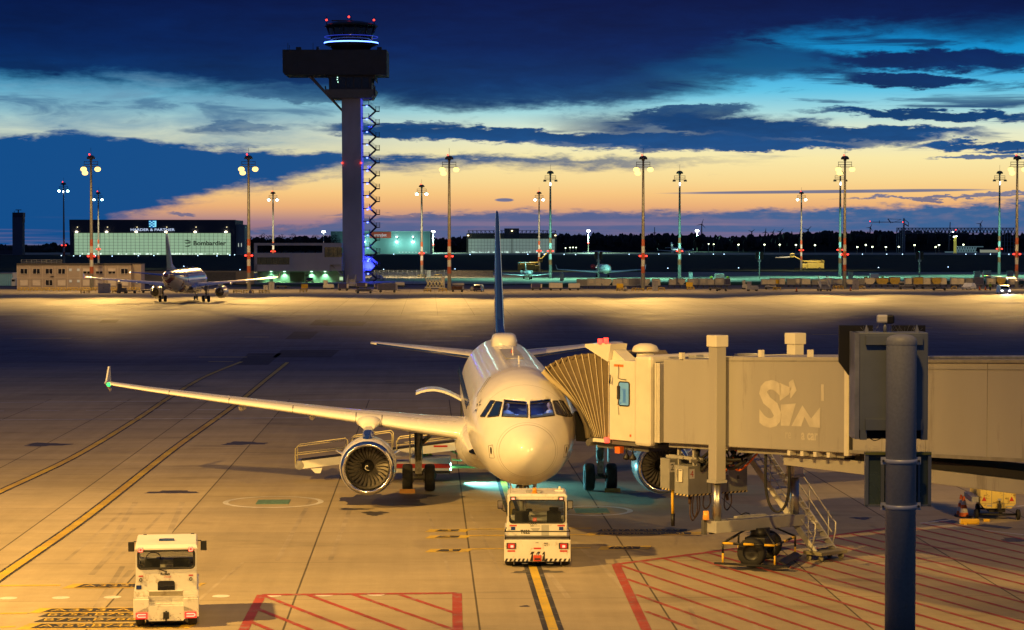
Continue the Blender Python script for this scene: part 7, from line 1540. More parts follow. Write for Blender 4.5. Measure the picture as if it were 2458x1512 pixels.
def bizjet(px, py, Lf, span, rf, label, eng, winglet, face=0.0, name='business_jet', low=False):
    f = Far(name, label, 'airplane', px, py); o = f.o; o.rotation_euler.z = -YAW+face; zc = rf+(.7 if not low else .55)*rf/1.3+.35
    tb = [(0, .05, -.15), (.02, .35, -.1), (.06, .66, -.04), (.12, .92, .0), (.18, 1, 0), (.62, 1, 0), (.8, .8, .1), (.92, .42, .35), (1, .12, .5)]
    mb = MB(); mb.loft([[V((rf*r*cos(a), Lf*t, zc+rf*(h+r*sin(a)))) for a in [2*pi*k/20 for k in range(20)]] for t, r, h in tb]); f.part('fuselage', JETW, mb)
    mb = MB(); q = [V((rf*.97*cos(a)*.78, Lf*.075, zc+rf*(.12+.55*sin(a)))) for a in [R(20), R(65), R(90), R(115), R(160)]]; q2_ = [p+V((0, -.28, -.30*rf)) for p in q]; mb.loft([q, q2_], closed_u=False, cap=False); f.part('windscreen', JWIN, mb)
    for s in (-1, 1):
        mb = MB(); mb.loft([[V((s*l, y+x, z+zo)) for x, zo in airfoil(c, .11, 7)] for l, y, c, z in ((rf*.5, Lf*.38, Lf*.24, zc-rf*.75), (span*.22, Lf*.47, Lf*.15, zc-rf*.55), (span*.5, Lf*.60, Lf*.06, zc-rf*.15))]); w = f.part('wing', JETW, mb)
        if winglet:
            mb = MB(); mb.prism([(0, 0), (Lf*.055, 0), (Lf*.075, span*.055), (Lf*.045, span*.055)], lambda u, v, t: (s*(span*.5+v*.25+t), Lf*.6+u, zc-rf*.15+v), -.04, .04); f.part('winglet', JETW, mb, w)
        if eng is not None:
            mb = MB(); mb.lathe([(rf*.42, 0), (rf*.5, .15), (rf*.52, Lf*.06), (rf*.36, Lf*.14)], (s*rf*1.62, Lf*.66, zc+rf*.45), 'Y', 16, True); e = f.part('engine', eng, mb)
            mb = MB(); mb.bx(s*rf*.9-.3, s*rf*1.2+.3, Lf*.69, Lf*.77, zc+rf*.40, zc+rf*.52); f.part('engine_pylon', JETW, mb, e)
        else:
            mb = MB(); mb.lathe([(rf*.45, 0), (rf*.52, .3), (rf*.5, 2.5), (.5, 4)], (s*span*.16, Lf*.36, zc-rf*1.0), 'Y', 16, True); f.part('engine', JETW, mb)
        mb = MB(); mb.cyl((s*rf*1.25, Lf*.5, .3), (s*rf*1.25, Lf*.5, zc-rf*.5), .1); g_ = f.part('landing_gear', DSTEEL, mb)
        mb = MB(); wheel(mb, (s*rf*1.25, Lf*.5, .38), .38, .4, n=14); f.part('wheel', [RUBBER, DSTEEL], mb, g_)
        th = zc+rf*3.6 if eng is not None else zc+rf*1.0
        hs = span*.165
        mb = MB(); mb.loft([[V((s*l, y+x, z+zo)) for x, zo in airfoil(c, .1, 6)] for l, y, c, z in ((.0, Lf*.93, Lf*.1, th), (hs, Lf*.98, Lf*.045, th-.15))]); f.part('tailplane', JETW, mb)
    mb = MB(); th = zc+rf*3.65; mb.loft([[V((zo, y+x, z)) for x, zo in airfoil(c, .10, 6)] for z, y, c in ((zc+rf*.6, Lf*.80, Lf*.2), (th, Lf*.93, Lf*.1))]); f.part('tail_fin', JETW, mb)
    mb = MB(); mb.cyl((0, Lf*.1, .3), (0, Lf*.1, zc-rf*.6), .08); wheel(mb, (0, Lf*.1, .28), .28, .3, n=12); f.part('nose_gear', [RUBBER, DSTEEL], mb)
    return f
bizjet(1272, 671, 15.5, 14.2, .86, 'small white business jet parked nose-on with white engines', pm('jet_engine_white', (.6, .6, .6), .3), False, .08, low=True)
bizjet(1460, 667.5, 30, 26.5, 1.42, 'larger white business jet with red engine covers and a high T-tail', pm('engine_cover_red', (.55, .05, .06), .6), True, .07)
bizjet(1640, 608.5, 36, 35, 2.0, 'white airliner with upturned wingtips rolling on the far taxiway', None, True, .25, 'taxiing_airliner')
# ------------------------------------------------------------------ vehicles and ground equipment
CARGL = pm('car_glass', (.012, .014, .018), .08, spec=.8)
def car(px, py, label, paint, wpx, hpx, style='car', face='rear', side=False, lights=None, group=None):
    f = Far('parked_car' if style == 'car' else style, label, 'car' if style == 'car' else 'van', px, py, group); w = wpx*f.k; h = hpx*f.k; L_ = 4.3
    X = lambda u, y, z: (u, y, z)
    if side:                                             # broadside: length across the view
        f.o.rotation_euler.z = -YAW+pi/2*.97; L_ = w; w = 1.8
    hb = h*.52; cab = [(-.5, 0)]
    prof = [(0, h*.16), (0, h*.46), (L_*.03, hb), (L_*.20, hb*1.06), (L_*.34, h*.97), (L_*.45, h), (L_*.80, h*.98), (L_*.95, hb*1.1), (L_, h*.48), (L_, h*.16)] if style == 'car' else [(0, h*.14), (0, h*.4), (L_*.05, h*.46), (L_*.16, h*.52), (L_*.28, h*.96), (L_*.36, h), (L_*.97, h), (L_, h*.9), (L_, h*.14)]
    yo = -L_/2
    def ring(s): return [V((s*w/2*(.86 if z > hb*1.12 else 1), yo+y, z)) for y, z in prof]
    mb = MB(); mb.loft([ring(-1), ring(-.9) if False else [V((p.x*.93, p.y, p.z+.02)) for p in ring(-1)], [V((p.x*.93, p.y, p.z+.02)) for p in ring(1)], ring(1)], closed_u=True, sm=False); f.part('body', paint, mb)
    y0, y1, y2, y3 = yo+L_*.215, yo+L_*.335, yo+L_*.805, yo+L_*.94
    if style != 'car': y0, y1 = yo+L_*.17, yo+L_*.275
    mb = MB(); g = .02; mb.faces([(-w*.40, y0-g, hb*1.14), (w*.40, y0-g, hb*1.14), (w*.36, y1-g-.03, h*.93), (-w*.36, y1-g-.03, h*.93)], [(0, 1, 2, 3)]); f.part('windscreen', CARGL, mb)
    mb = MB()
    if style == 'car': mb.faces([(-w*.38, y3+g+.02, hb*1.2), (w*.38, y3+g+.02, hb*1.2), (w*.34, y2+g+.06, h*.93), (-w*.34, y2+g+.06, h*.93)], [(0, 1, 2, 3)])
    else: mb.faces([(-w*.36, yo+L_+g, h*.58), (w*.36, yo+L_+g, h*.58), (w*.34, yo+L_+g, h*.86), (-w*.34, yo+L_+g, h*.86)], [(0, 1, 2, 3)])
    f.part('rear_window', CARGL, mb)
    for s in (-1, 1):
        mb = MB(); e = w/2*.87*s+.012*s; mb.faces([(e+.04*s, y0+.25, hb*1.15), (e+.04*s, y3-.2 if style == 'car' else yo+L_*.5, hb*1.15), (e, y2-.1 if style == 'car' else yo+L_*.5, h*.92), (e, y1+.12, h*.92)], [(0, 1, 2, 3)]); f.part('side_window', CARGL, mb)
        for y_ in (yo+L_*.18, yo+L_*.8):
            mb = MB(); wheel(mb, (s*w*.44, y_, .31), .31, .2, n=16); f.part('wheel', [RUBBER, STEEL], mb)
        mb = MB(); mb.box((s*w*.36, yo-.01, h*.40), (w*.18, .05, h*.09)); f.part('headlight', lights or STEEL, mb)
        mb = MB(); mb.box((s*w*.40, yo+L_+.01, h*.46), (w*.1, .04, h*.1)); f.part('tail_light', REDP, mb)
    return f
CWHITE = pm('car_white', (.7, .7, .7), .25, var=.03, coat=.6); CNAVY = pm('car_navy', (.02, .02, .07), .25, coat=.6); CBLK = pm('car_black', (.012, .012, .014), .22, coat=.6)
car(908, 672.5, 'white estate car parked in profile right of the control tower base', CWHITE, 37, 12.5, side=True)
car(669, 676.5, 'dark estate car parked in profile under the terrace building', CBLK, 34, 12.5, side=True)
car(744, 677.5, 'dark blue car facing the camera under the terrace building', CNAVY, 16, 11)
f = car(1149.5, 699.5, 'dark blue van seen from behind left of the tail fin', CNAVY, 19, 17, 'small_van'); f.o.rotation_euler.z = -YAW+pi-.15
f = car(2326, 695, 'white small car parked facing the camera left of the person in the yellow vest', CWHITE, 22, 16); f.o.rotation_euler.z = -YAW-.5
f = car(2409, 705, 'white van with its headlights on at the right edge of the far apron', CWHITE, 25, 20, 'small_van', lights=em('headlight_lit', (1, 1, .9), 12))
hl = W((2409-1229)*f.k, f.d-2.6, 1.0); spot(hl, W((2409-1229)*f.k, f.d-16, 0), 6000, (1, .98, .85), 60, .7, .2)
pw = Far('person', 'person in a yellow safety vest standing on the far apron left of the headlit van', 'person', 2377, 697); hh = 1.78
mb = MB()
for q in (-1, 1): mb.mi = 1; mb.tube([(q*.11, 0, 0), (q*.11, .02, .42), (q*.09, 0, .85)], .09, 8)
mb.mi = 0; mb.loft([[V((w_*cos(a), d_*sin(a), z)) for a in [2*pi*k/12 for k in range(12)]] for z, w_, d_ in ((.80, .18, .13), (1.05, .18, .13), (1.35, .22, .14), (1.46, .19, .1), (1.5, .06, .06))])
for q in (-1, 1): mb.mi = 0; mb.tube([(q*.21, 0, 1.42), (q*.27, .0, 1.15), (q*.28, -.05, .9)], .055, 7); mb.mi = 2; mb._sph((q*.28, -.06, .84), .05, (1, 1, 1.3), 8, 6)
mb.mi = 2; mb._sph((0, 0, 1.65), .1, (.85, 1, 1.15), 10, 8); mb.cyl((0, 0, 1.48), (0, 0, 1.58), .05); pw.part('body', [pm('vest_yellow', (.45, .62, .05), .7), pm('trousers_dark', (.02, .02, .03), .8), SKIN], mb)
mb = MB(); mb._sph((0, .015, 1.68), .108, (.88, 1, 1.0), 10, 8); pw.part('hair', HAIR, mb)
# air cargo containers standing in rows on roller racks
RACK = pm('roller_rack_dark', (.05, .045, .04), .6); UCOL = {'s': pm('container_silver', (.44, .41, .36), .4, .3, .12, 1.2, dirt=(.2, .17, .13), dirtamt=.15), 'c': pm('container_cream', (.56, .49, .39), .5, var=.1, dirt=(.3, .24, .17), dirtamt=.1), 'y': pm('container_yellow', (.42, .28, .05), .5, var=.1, dirt=(.2, .14, .05), dirtamt=.2), 'n': pm('container_navy', (.05, .05, .12), .5, var=.2), 'g': pm('container_grey', (.22, .21, .21), .5, var=.1, dirt=(.1, .1, .1), dirtamt=.1)}
CNAME = {'s': 'silver', 'c': 'cream', 'y': 'yellow', 'n': 'navy blue', 'g': 'dull grey'}
def rack(x0, x1, py, lab):
    f = Far('roller_rack', lab, 'rack', (x0+x1)/2, py); mb = MB(); mb.bx(f.x(x0), f.x(x1), -.8, .9, .45, .60); f.part('roller_deck', RACK, mb)
    for i in range(int((x1-x0)/14)+1): mb = MB(); mb.bx(f.x(min(x1-1, x0+i*14)), f.x(min(x1-1, x0+i*14)+1.4), -.7, .8, 0, .45); f.part('leg', RACK, mb)
def uld(px, py, wpx, hpx, c, lab, chamfer=0, zb=.6, grp='air cargo containers in the row behind the apron masts'):
    f = Far('cargo_container', lab, 'cargo container', px, py, grp); w, h = wpx*f.k, hpx*f.k; ch = .55 if chamfer else 0
    poly = [(-w/2, zb), (w/2, zb), (w/2, zb+h), (-w/2, zb+h)]
    if chamfer == 1: poly = [(-w/2+.1, zb), (w/2-.6, zb), (w/2, zb+.7), (w/2, zb+h), (-w/2+.1, zb+h)]
    if chamfer == 2: poly = [(-w/2+.6, zb), (w/2-.6, zb), (w/2, zb+.7), (w/2, zb+h), (-w/2, zb+h), (-w/2, zb+.7)]
    mb = MB(); mb.prism(poly, lambda u, v, t: (u, t, v), -.7, .7); b = f.part('shell', UCOL[c], mb)
    mb = MB(); mb.bx(-w/2+.02, w/2-.02, -.75, .75, zb-.1, zb+.02)
    for u in (-w/2+.05, w/2-.09): mb.bx(u, u+.05, -.74, -.70, zb+.75 if chamfer else zb, zb+h)
    mb.bx(-w/2, w/2, -.74, -.7, zb+h-.08, zb+h); f.part('frame_edge', STEEL, mb)
    mb = MB(); mb.bx(-w*.30, w*.22, -.735, -.70, zb+h*.32, zb+h*.86); f.part('door_panel', UCOL['c' if c in 's' else c], mb, b)
    return f
rack(1384, 1588, 692, 'long dark roller rack under cargo containers right of the tail fin')
rnd = random.Random(21)
row = [(1397, 'g', 0, 26), (1420, 's', 0, 20), (1436, 'c', 0, 14), (1455, 'c', 2, 26), (1482, 'c', 0, 24), (1502, 's', 0, 14), (1521, 'g', 1, 27), (1548, 's', 1, 24), (1575, 'c', 0, 20)]
for i, (px, c, ch, w_) in enumerate(row): uld(px, 691, w_, 16+rnd.uniform(-1.5, 1), c, '%s cargo container, %s from the left on the rack beside the tail fin' % (CNAME[c], ORD[i]), ch)
row = [(1614, 'c', 0, 17), (1636, 'c', 2, 18), (1661, 's', 0, 22), (1688, 's', 0, 20), (1706, 'c', 0, 16), (1726, 's', 0, 22), (1746, 'n', 0, 13)]
rack(1604, 1756, 690, 'dark roller rack with cargo containers left of the yellow lift truck')
for i, (px, c, ch, w_) in enumerate(row): uld(px, 689, w_, 15+rnd.uniform(-2, 1), c, '%s cargo container, %s from the left on the middle rack' % (CNAME[c], ORD[i]), ch)
row = [(1834, 'c', 0, 14), (1851, 'c', 0, 20), (1877, 'c', 0, 14), (1899, 'g', 0, 22), (1914, 's', 2, 14), (1934, 'c', 0, 22), (1956, 'g', 0, 16), (1975, 's', 0, 16), (2009, 's', 0, 24), (2040, 'c', 2, 22), (2066, 'g', 0, 18), (2087, 'c', 2, 26), (2117, 'y', 2, 30), (2147, 'y', 2, 26), (2180, 'c', 0, 16), (2203, 'y', 0, 24), (2224, 'c', 0, 18), (2247, 'y', 2, 24), (2264, 'c', 0, 15), (2290, 'c', 0, 16), (2306, 'c', 0, 16), (2325, 'g', 0, 18), (2349, 'n', 0, 22), (2378, 's', 0, 22), (2402, 'y', 2, 22), (2430, 's', 0, 22)]
rack(1822, 2455, 689, 'longest dark roller rack with cargo containers at the right')
for i, (px, c, ch, w_) in enumerate(row): uld(px, 688, w_, (16 if px > 2080 else 13)+rnd.uniform(-1.5, 1), c, '%s cargo container, %s from the left on the long right-hand rack' % (CNAME[c], ORD[i]), ch)
row = [(1630, 'g', 20), (1672, 's', 18), (1700, 'g', 20), (1742, 's', 22), (1858, 's', 22), (1920, 'g', 20), (1990, 'c', 20), (2060, 's', 22), (2230, 's', 24), (2338, 'g', 26), (1440, 'g', 22), (1490, 's', 22), (1530, 'g', 24)]
for i, (px, c, w_) in enumerate(sorted(row)): uld(px, 684, w_, 15, c, '%s cargo container standing on the ground behind the racks, %s from the left' % (CNAME[c], ORD[i]), 0, .12, 'cargo containers behind the racks')
# dollies, baggage carts and tugs along the apron edge
WOODY = pm('dolly_frame', (.13, .12, .105), .5, .3, .2); TARP = {'n': pm('tarp_navy', (.04, .035, .13), .75, var=.2), 'g': pm('tarp_grey', (.24, .22, .22), .7, var=.15), 'w': pm('cart_white', (.55, .50, .45), .6, var=.08), 'b': pm('cart_brown', (.16, .07, .03), .6, var=.2)}
def smallwheels(f, xs, y=(-.5, .5), r=.2):
    for x_ in xs:
        for y_ in y: mb = MB(); wheel_y(mb, (x_, y_, r), r, .13); f.part('wheel', [RUBBER, DSTEEL], mb)
def wheel_y(mb, c, r, w): mb.mi = 0; mb.cyl((c[0], c[1]-w/2, c[2]), (c[0], c[1]+w/2, c[2]), r, r, 12); mb.mi = 1; mb.cyl((c[0], c[1]-w/2-.01, c[2]), (c[0], c[1]-w/2, c[2]), r*.55, r*.55, 10); mb.mi = 0
def dolly(px, py, wpx, lab, load=None, lh=0):
    f = Far('flat_dolly', lab, 'dolly', px, py, 'flat dollies on the far apron'); w = wpx*f.k; mb = MB(); mb.bx(-w/2, w/2, -.75, .75, .42, .55); mb.bx(-w/2, w/2, -.8, -.75, .40, .62); mb.cyl((w/2, 0, .45), (w/2+.9, 0, .35), .05); f.part('deck', WOODY, mb); smallwheels(f, (-w*.36, w*.36))
    mb = MB()
    for i in range(6): x_ = -w/2+w*(i+.5)/6; mb.cyl((x_, -.7, .58), (x_, .7, .58), .05, n=6)
    f.part('roller', STEEL, mb)
    if load: mb = MB(); mb.bx(-w*.42, w*.42, -.6, .6, .64, .64+lh, .06); f.part('load', TARP[load], mb)
def bagcart(px, py, wpx, hpx, c, lab):
    f = Far('baggage_cart', lab, 'baggage cart', px, py, 'covered baggage carts on the far apron'); w, h = wpx*f.k, hpx*f.k; mb = MB(); mb.bx(-w/2, w/2, -.75, .75, .45, .58); mb.cyl((w/2, 0, .45), (w/2+.8, 0, .4), .05); f.part('chassis', WOODY, mb); smallwheels(f, (-w*.36, w*.36), r=.24)
    mb = MB(); mb.prism([(-w/2, .58), (w/2, .58), (w/2, h-.12), (w/2-.12, h), (-w/2+.12, h), (-w/2, h-.12)], lambda u, v, t: (u, t, v), -.72, .72); f.part('cover', TARP[c], mb)
    mb = MB(); mb.bx(-w/2-.02, -w/2+.08, -.76, .76, .58, h-.05); mb.bx(w/2-.3, w/2+.02, -.76, .76, .58, h-.05); f.part('end_panel', TARP['w'], mb)
for px, py, w_, h_, c, lab in ((824, 697.5, 24, 17, 'n', 'navy covered baggage cart in front of the control tower, left of the other navy cart'), (868, 693, 26, 14, 'n', 'navy covered baggage cart just right of the control tower shaft'), (905, 694, 12, 13, 'n', 'short navy baggage cart partly behind the long grey one'), (930, 702, 46, 22, 'g', 'long grey covered baggage cart right of the control tower'), (1098, 701, 30, 14, 'b', 'low brown-sided baggage cart at the foot of a mast'), (1100, 690, 28, 11, 'w', 'pale baggage cart behind the brown cart at the mast'), (1288, 696.5, 26, 16, 'n', 'navy covered baggage cart, leftmost of the three right of the tail fin'), (1334, 697, 32, 18, 'w', 'pale baggage cart with red label, middle of the three right of the tail fin'), (1378, 697, 27, 17, 'w', 'pale baggage cart, rightmost of the three right of the tail fin'), (960, 690, 22, 13, 'w', 'pale baggage cart behind the long grey one')): bagcart(px, py, w_, h_, c, lab)
for px, py, w_, lab, ld, lh in ((874, 704, 42, 'flat dolly with a low grey load right of the control tower foot', 'g', .35), (676, 692, 26, 'flat dolly standing in front of the terrace building', None, 0), (313, 704, 28, 'flat dolly, left one of two behind the far airliner', None, 0), (354, 703, 28, 'flat dolly, right one of two behind the far airliner', None, 0), (1716, 697, 30, 'flat dolly, left one of two below the middle rack', None, 0), (1732, 699, 28, 'flat dolly, right one of two below the middle rack', None, 0), (2178, 694.5, 46, 'flat dolly, leftmost of three right of the passenger steps', 'g', .2), (2232, 693, 48, 'flat dolly, middle of three right of the passenger steps', None, 0), (2255, 697, 36, 'flat dolly, rightmost of three right of the passenger steps', None, 0), (1850, 695, 30, 'flat dolly behind the small tow tractors', 'w', .2), (2190, 684.5, 90, 'very long flat trailer with white load behind the dollies', 'w', .25)): dolly(px, py, w_, lab, ld, lh)
def gsetug(px, py, wpx, lab, c, grp='small ground tugs on the far apron'):
    f = Far('ground_tug', lab, 'tug', px, py, grp); w = wpx*f.k; mb = MB(); mb.bx(-w/2, w/2, -.7, .7, .3, .95, .06); mb.bx(-w*.12, w*.45, -.65, .65, .95, 1.15, .04); f.part('body', c, mb)
    mb = MB(); mb.bx(-w*.45, -w*.1, -.65, -.6, .95, 1.9); mb.bx(-w*.45, -w*.1, .6, .65, .95, 1.9); mb.bx(-w*.5, -w*.05, -.7, .7, 1.9, 2.0); f.part('cab', c, mb); mb = MB(); mb.box((-w*.32, 0, 1.15), (.3, 1.0, .5), 0, .05); f.part('seat', SEAT, mb); smallwheels(f, (-w*.34, w*.34), (-.62, .62), .3)
GSEW = pm('gse_white', (.5, .47, .42), .5, var=.1, dirt=(.2, .16, .1), dirtamt=.15)
for px, py, w_, lab in ((1790, 694.5, 16, 'small white tug at the left of a pair below the long rack'), (1806, 698.5, 28, 'small white tug with open platform at the right of a pair below the long rack'), (293, 704, 22, 'small dark tug behind the left wing of the far airliner'), (789, 694, 26, 'white tug with tall cab left of the control tower foot')): gsetug(px, py, w_, lab, GSEW if px != 293 else WOODY)
def steps(px, py, wpx, hpx, lab, two=False):
    f = Far('passenger_steps', lab, 'passenger steps', px, py, 'mobile passenger steps'); w, h = wpx*f.k, hpx*f.k; mb = MB()
    for i in range(9): mb.bx(-w*.3, w*.3, i*.42-1.5, i*.42-1.1, .4+(h*.62-.4)*i/9, .5+(h*.62-.4)*i/9)
    mb.bx(-w*.3, w*.3, 2.2, 3.8, h*.6, h*.63); f.part('treads', GSEW, mb)
    for s in (-1, 1):
        mb = MB(); mb.face([(s*w*.36, -1.6, .35), (s*w*.36, 2.3, h*.58), (s*w*.36, 2.3, h*.58+1.2), (s*w*.36, -1.6, 1.5)]); mb.tube([(s*w*.36, -1.6, .4), (s*w*.36, -1.6, 1.55), (s*w*.36, 2.3, h*.58+1.25), (s*w*.36, 3.8, h*.58+1.25), (s*w*.36, 3.8, h*.58)], .06, 6); mb.cyl((s*w*.36, -1.6, .4), (s*w*.36, 3.8, h*.6), .09, n=6); f.part('side_rail', GSEW, mb)
    mb = MB(); mb.bx(-w*.4, w*.4, -1.8, 3.6, .3, .45); f.part('chassis', WOODY, mb); smallwheels(f, (-w*.38, w*.38), (-1.2, 3), .25)
steps(843, 690, 26, 30, 'mobile passenger steps standing before the control tower foot'); steps(1980, 698.5, 30, 36, 'mobile passenger steps left of a tall amber mast at the right')
def liftr(px, py, flip, lab, pod):
    f = Far('lift_truck', lab, 'lift truck', px, py, 'yellow boom lift trucks'); k = f.k; s = -1 if flip else 1; LY = YELL2
    mb = MB(); mb.bx(-26*k*s, 14*k*s, -1.2, 1.2, 4*k, 17*k, .08); f.part('tank_body', LY, mb)
    mb = MB(); mb.bx(15*k*s, 26*k*s, -1.2, 1.2, 3*k, 15*k, .1); cb = f.part('cab', LY, mb); mb = MB(); mb.bx(18*k*s, 26.3*k*s, -1.0, 1.0, 9*k, 13.6*k); f.part('cab_window', CARGL, mb, cb)
    mb = MB()
    for z_ in (19, 22.5): mb.bx(-26*k*s, 8*k*s, -1.0, -.9, z_*k, (z_+.8)*k); mb.bx(-26*k*s, 8*k*s, .9, 1.0, z_*k, (z_+.8)*k)
    for i in range(5): x_ = (-26+i*8.5)*k*s; mb.bx(x_, x_+.1, -1.0, -.9, 17*k, 23*k)
    f.part('top_railing', LY, mb)
    mb = MB(); a, b, c = V((-20*k*s, 0, 19*k)), V((22*k*s, 0, 21*k)), V((pod[0]*k*s, 0, pod[1]*k)); mb.cyl(a, b, .35, .3, 8); mb.cyl(b, c, .28, .2, 8); bm = f.part('boom', LY, mb)
    mb = MB(); x_, z_ = (29*k*s, 27*k) if not flip else (pod[0]*k*s, pod[1]*k); mb.bx(x_-4.5*k, x_+4.5*k, -.9, .9, z_-5*k, z_+5*k, .15); pd_ = f.part('operator_pod', LY, mb, bm); mb = MB(); mb.bx(x_-3.2*k, x_+3.2*k, -.95, -.91, z_-1*k, z_+3.6*k); f.part('pod_window', CARGL, mb, bm)
    if flip: mb = MB(); mb.cyl((x_, 0, z_-4*k), (x_-40*k, 0, z_-5.5*k), .3, .25, 8); f.part('boom_tip', GSEW, mb, bm)
    for i, x_ in enumerate((-15, 20)): mb = MB(); wheel_y(mb, (x_*k*s, -1.1, 3.4*k), 3.4*k, .4); wheel_y(mb, (x_*k*s, 1.1, 3.4*k), 3.4*k, .4); f.part('wheels', [RUBBER, DSTEEL], mb)
YELL2 = pm('lift_yellow', (.62, .46, .10), .45, var=.06, dirt=(.4, .25, .05), dirtamt=.1)
liftr(1269, 651.5, False, 'yellow boom lift truck with raised boom left of the business jets', (44, 44)); liftr(1951, 648, True, 'yellow boom lift truck with long white boom tip at the right', (50, 35))
fl = Far('cargo_loader', 'cream cargo loader with a railed platform left of a mast', 'loader', 1044, 693); k = fl.k
mb = MB(); mb.bx(-24*k, 24*k, -1.3, 1.3, 2*k, 5*k); mb.bx(-22*k, 12*k, -1.2, 1.2, 20*k, 22*k); mb.bx(14*k, 24*k, -1, 1, 5*k, 28*k, .1); fl.part('loader_body', GSEW, mb)
mb = MB()
for i in range(5): a_ = V(((-20+i*8)*k, -1, 5*k)); mb.cyl(a_, a_+V((8*k, 0, 15*k)), .12, n=5); mb.cyl(a_+V((8*k, 0, 0)), a_+V((0, 0, 15*k)), .12, n=5)
for i in range(6): x_ = (-22+i*6.8)*k; mb.cyl((x_, -1.2, 22*k), (x_, -1.2, 27*k), .06, n=5)
mb.bx(-22*k, 12*k, -1.25, -1.18, 26.4*k, 27.2*k); fl.part('scissor_frame', LYEL, mb); smallwheels(fl, (-18*k, 18*k), (-1, 1), .4)
def cabinet(px, py, wpx, hpx, lab, mat, grp='equipment cabinets on the far apron'):
    f = Far('equipment_cabinet', lab, 'cabinet', px, py, grp); w, h = wpx*f.k, hpx*f.k; mb = MB(); mb.bx(-w/2, w/2, -.5, .5, .08, h, .02); mb.bx(-w/2-.05, w/2+.05, -.55, .55, 0, .1); b = f.part('cabinet_body', mat, mb)
    mb = MB(); mb.bx(-.012, .012, -.515, -.5, .2, h-.15); mb.bx(-w*.1, -w*.04, -.53, -.5, h*.5, h*.6); f.part('door_seam', DGREY, mb, b); mb = MB(); mb.bx(-w/2-.06, w/2+.06, -.56, .56, h, h+.07); f.part('cabinet_roof', mat, mb)
CABL = pm('cabinet_light_grey', (.36, .35, .36), .5, var=.06); CTEAL = pm('cabinet_steel_grey', (.28, .32, .34), .5, var=.06)
for px, py, w_, h_, lab, m_ in ((250.5, 703.5, 28, 23, 'grey equipment cabinet under the left wingtip of the far airliner', CABL), (652, 696, 13, 19, 'grey equipment cabinet beside the right wingtip of the far airliner', CABL), (1572.5, 698.5, 13, 24, 'tall grey equipment cabinet at the foot of the mast right of the tail fin', CABL), (2054, 695, 14, 22, 'tall grey equipment cabinet beside the pair of masts at the right', CABL), (1029.5, 665, 9, 16, 'pale equipment cabinet by the fence right of the control tower', CTEAL), (1348.5, 674, 9, 18, 'slim steel grey cabinet left of the red-engined business jet', CTEAL), (1658, 668, 9, 14, 'steel grey cabinet right of the pale mast on the far apron', CTEAL), (2042, 670, 11, 17, 'steel grey cabinet directly right of the pair of masts', CTEAL), (2345, 667, 14, 16, 'steel grey cabinet, leftmost of three near the right edge', CTEAL), (2369.5, 667, 17, 17, 'widest steel grey cabinet of three near the right edge', CTEAL), (2424, 670, 14, 19, 'steel grey cabinet, rightmost of three near the right edge', CTEAL), (638, 697, 10, 12, 'small white cabinet on wheels behind the right wingtip of the far airliner', GSEW)): cabinet(px, py, w_, h_, lab, m_)
for px, py, lab in ((1727, 671, 'white ground unit between yellow posts behind the middle rack'), (2098, 671, 'white ground unit between yellow-green boxes behind the long rack')):
    f = Far('ground_unit', lab, 'ground unit', px, py, 'white ground units on the far apron'); k = f.k; mb = MB(); mb.bx(-11*k, 11*k, -1, 1, 4*k, 14*k, .1); f.part('unit_body', WHITE, mb)
    mb = MB()
    for q in (-20, 20): mb.bx((q-3)*k, (q+3)*k, -.5, .5, 0, 8*k, .1)
    f.part('yellow_end_box', pm('end_box_yellow', (.5, .6, .05), .5), mb); smallwheels(f, (-7*k, 7*k), (-.7, .7), .35)
for px, py, w_, lab in ((1828-5, 669.5, 14, 'black stop board seen from behind left of the yellow lift truck'), (2207, 668, 14, 'black stop board seen from behind right of the pair of masts'), (1436.5, 672.5, 14, 'black stop board seen from behind before the red-engined business jet')):
    f = Far('board_sign', lab, 'sign', px, py, 'black boards on posts at the far stands'); k = f.k; H = f.z(604); mb = MB(); mb.cyl((0, 0, 0), (0, 0, H), 1.6*k, 1.4*k, 8); f.part('post', GALV, mb)
    for s in (-1, 1): mb = MB(); mb.bx(s*1.8*k, s*9.5*k, -.1, .1, H-18*k, H, .02); f.part('black_board', BLACK, mb)
    mb = MB(); mb.bx(-4*k, 4*k, -.12, .12, H-24*k, H-19*k); f.part('small_plate', GREY, mb)
BAR = pm('barrier_yellow', (.55, .36, .04), .5, var=.1)
def hoops(px, py, n_, lab):
    f = Far('hoop_barrier', lab, 'barrier', px, py, 'yellow hoop barriers around the mast feet'); k = f.k; mb = MB()
    mb.tube(smooth([(-n_*4*k, 0, 0), (-n_*4*k, 0, 5.5*k), (-n_*4*k+2*k, 0, 7*k), (n_*4*k-2*k, 0, 7*k), (n_*4*k, 0, 5.5*k), (n_*4*k, 0, 0)], 3), .09, 6); mb.cyl((-n_*4*k, 0, 3.4*k), (n_*4*k, 0, 3.4*k), .07)
    for i in range(1, int(n_)): x_ = -n_*4*k+i*8*k; mb.cyl((x_, 0, 0), (x_, 0, 7*k), .08)
    f.part('hoop', BAR, mb)
for i, (px, py, n_) in enumerate(((204, 704, 2.5), (278, 703, 2), (570, 703.5, 2.4), (596, 704, 3), (634, 704, 3), (728, 701.5, 2), (1026, 701, 2), (1063, 700, 2.3), (1490, 699, 2.4), (1531, 699, 3.4), (1561, 698, 1.8), (1588, 698, 1.8), (1658, 696, 2), (1865, 697, 2.2), (2012, 694, 3), (2070, 694, 1.8), (2290, 695, 1.4), (1012, 667, 2), (1052, 666, 2), (1290, 654, 3), (1920, 651, 3))):
    hoops(px, py, n_, 'yellow hoop barrier on the far apron edge, %s from the left' % ORD[sorted((204, 278, 570, 596, 634, 728, 1026, 1063, 1490, 1531, 1561, 1588, 1658, 1865, 2012, 2070, 2290, 1012, 1052, 1290, 1920)).index(px)])
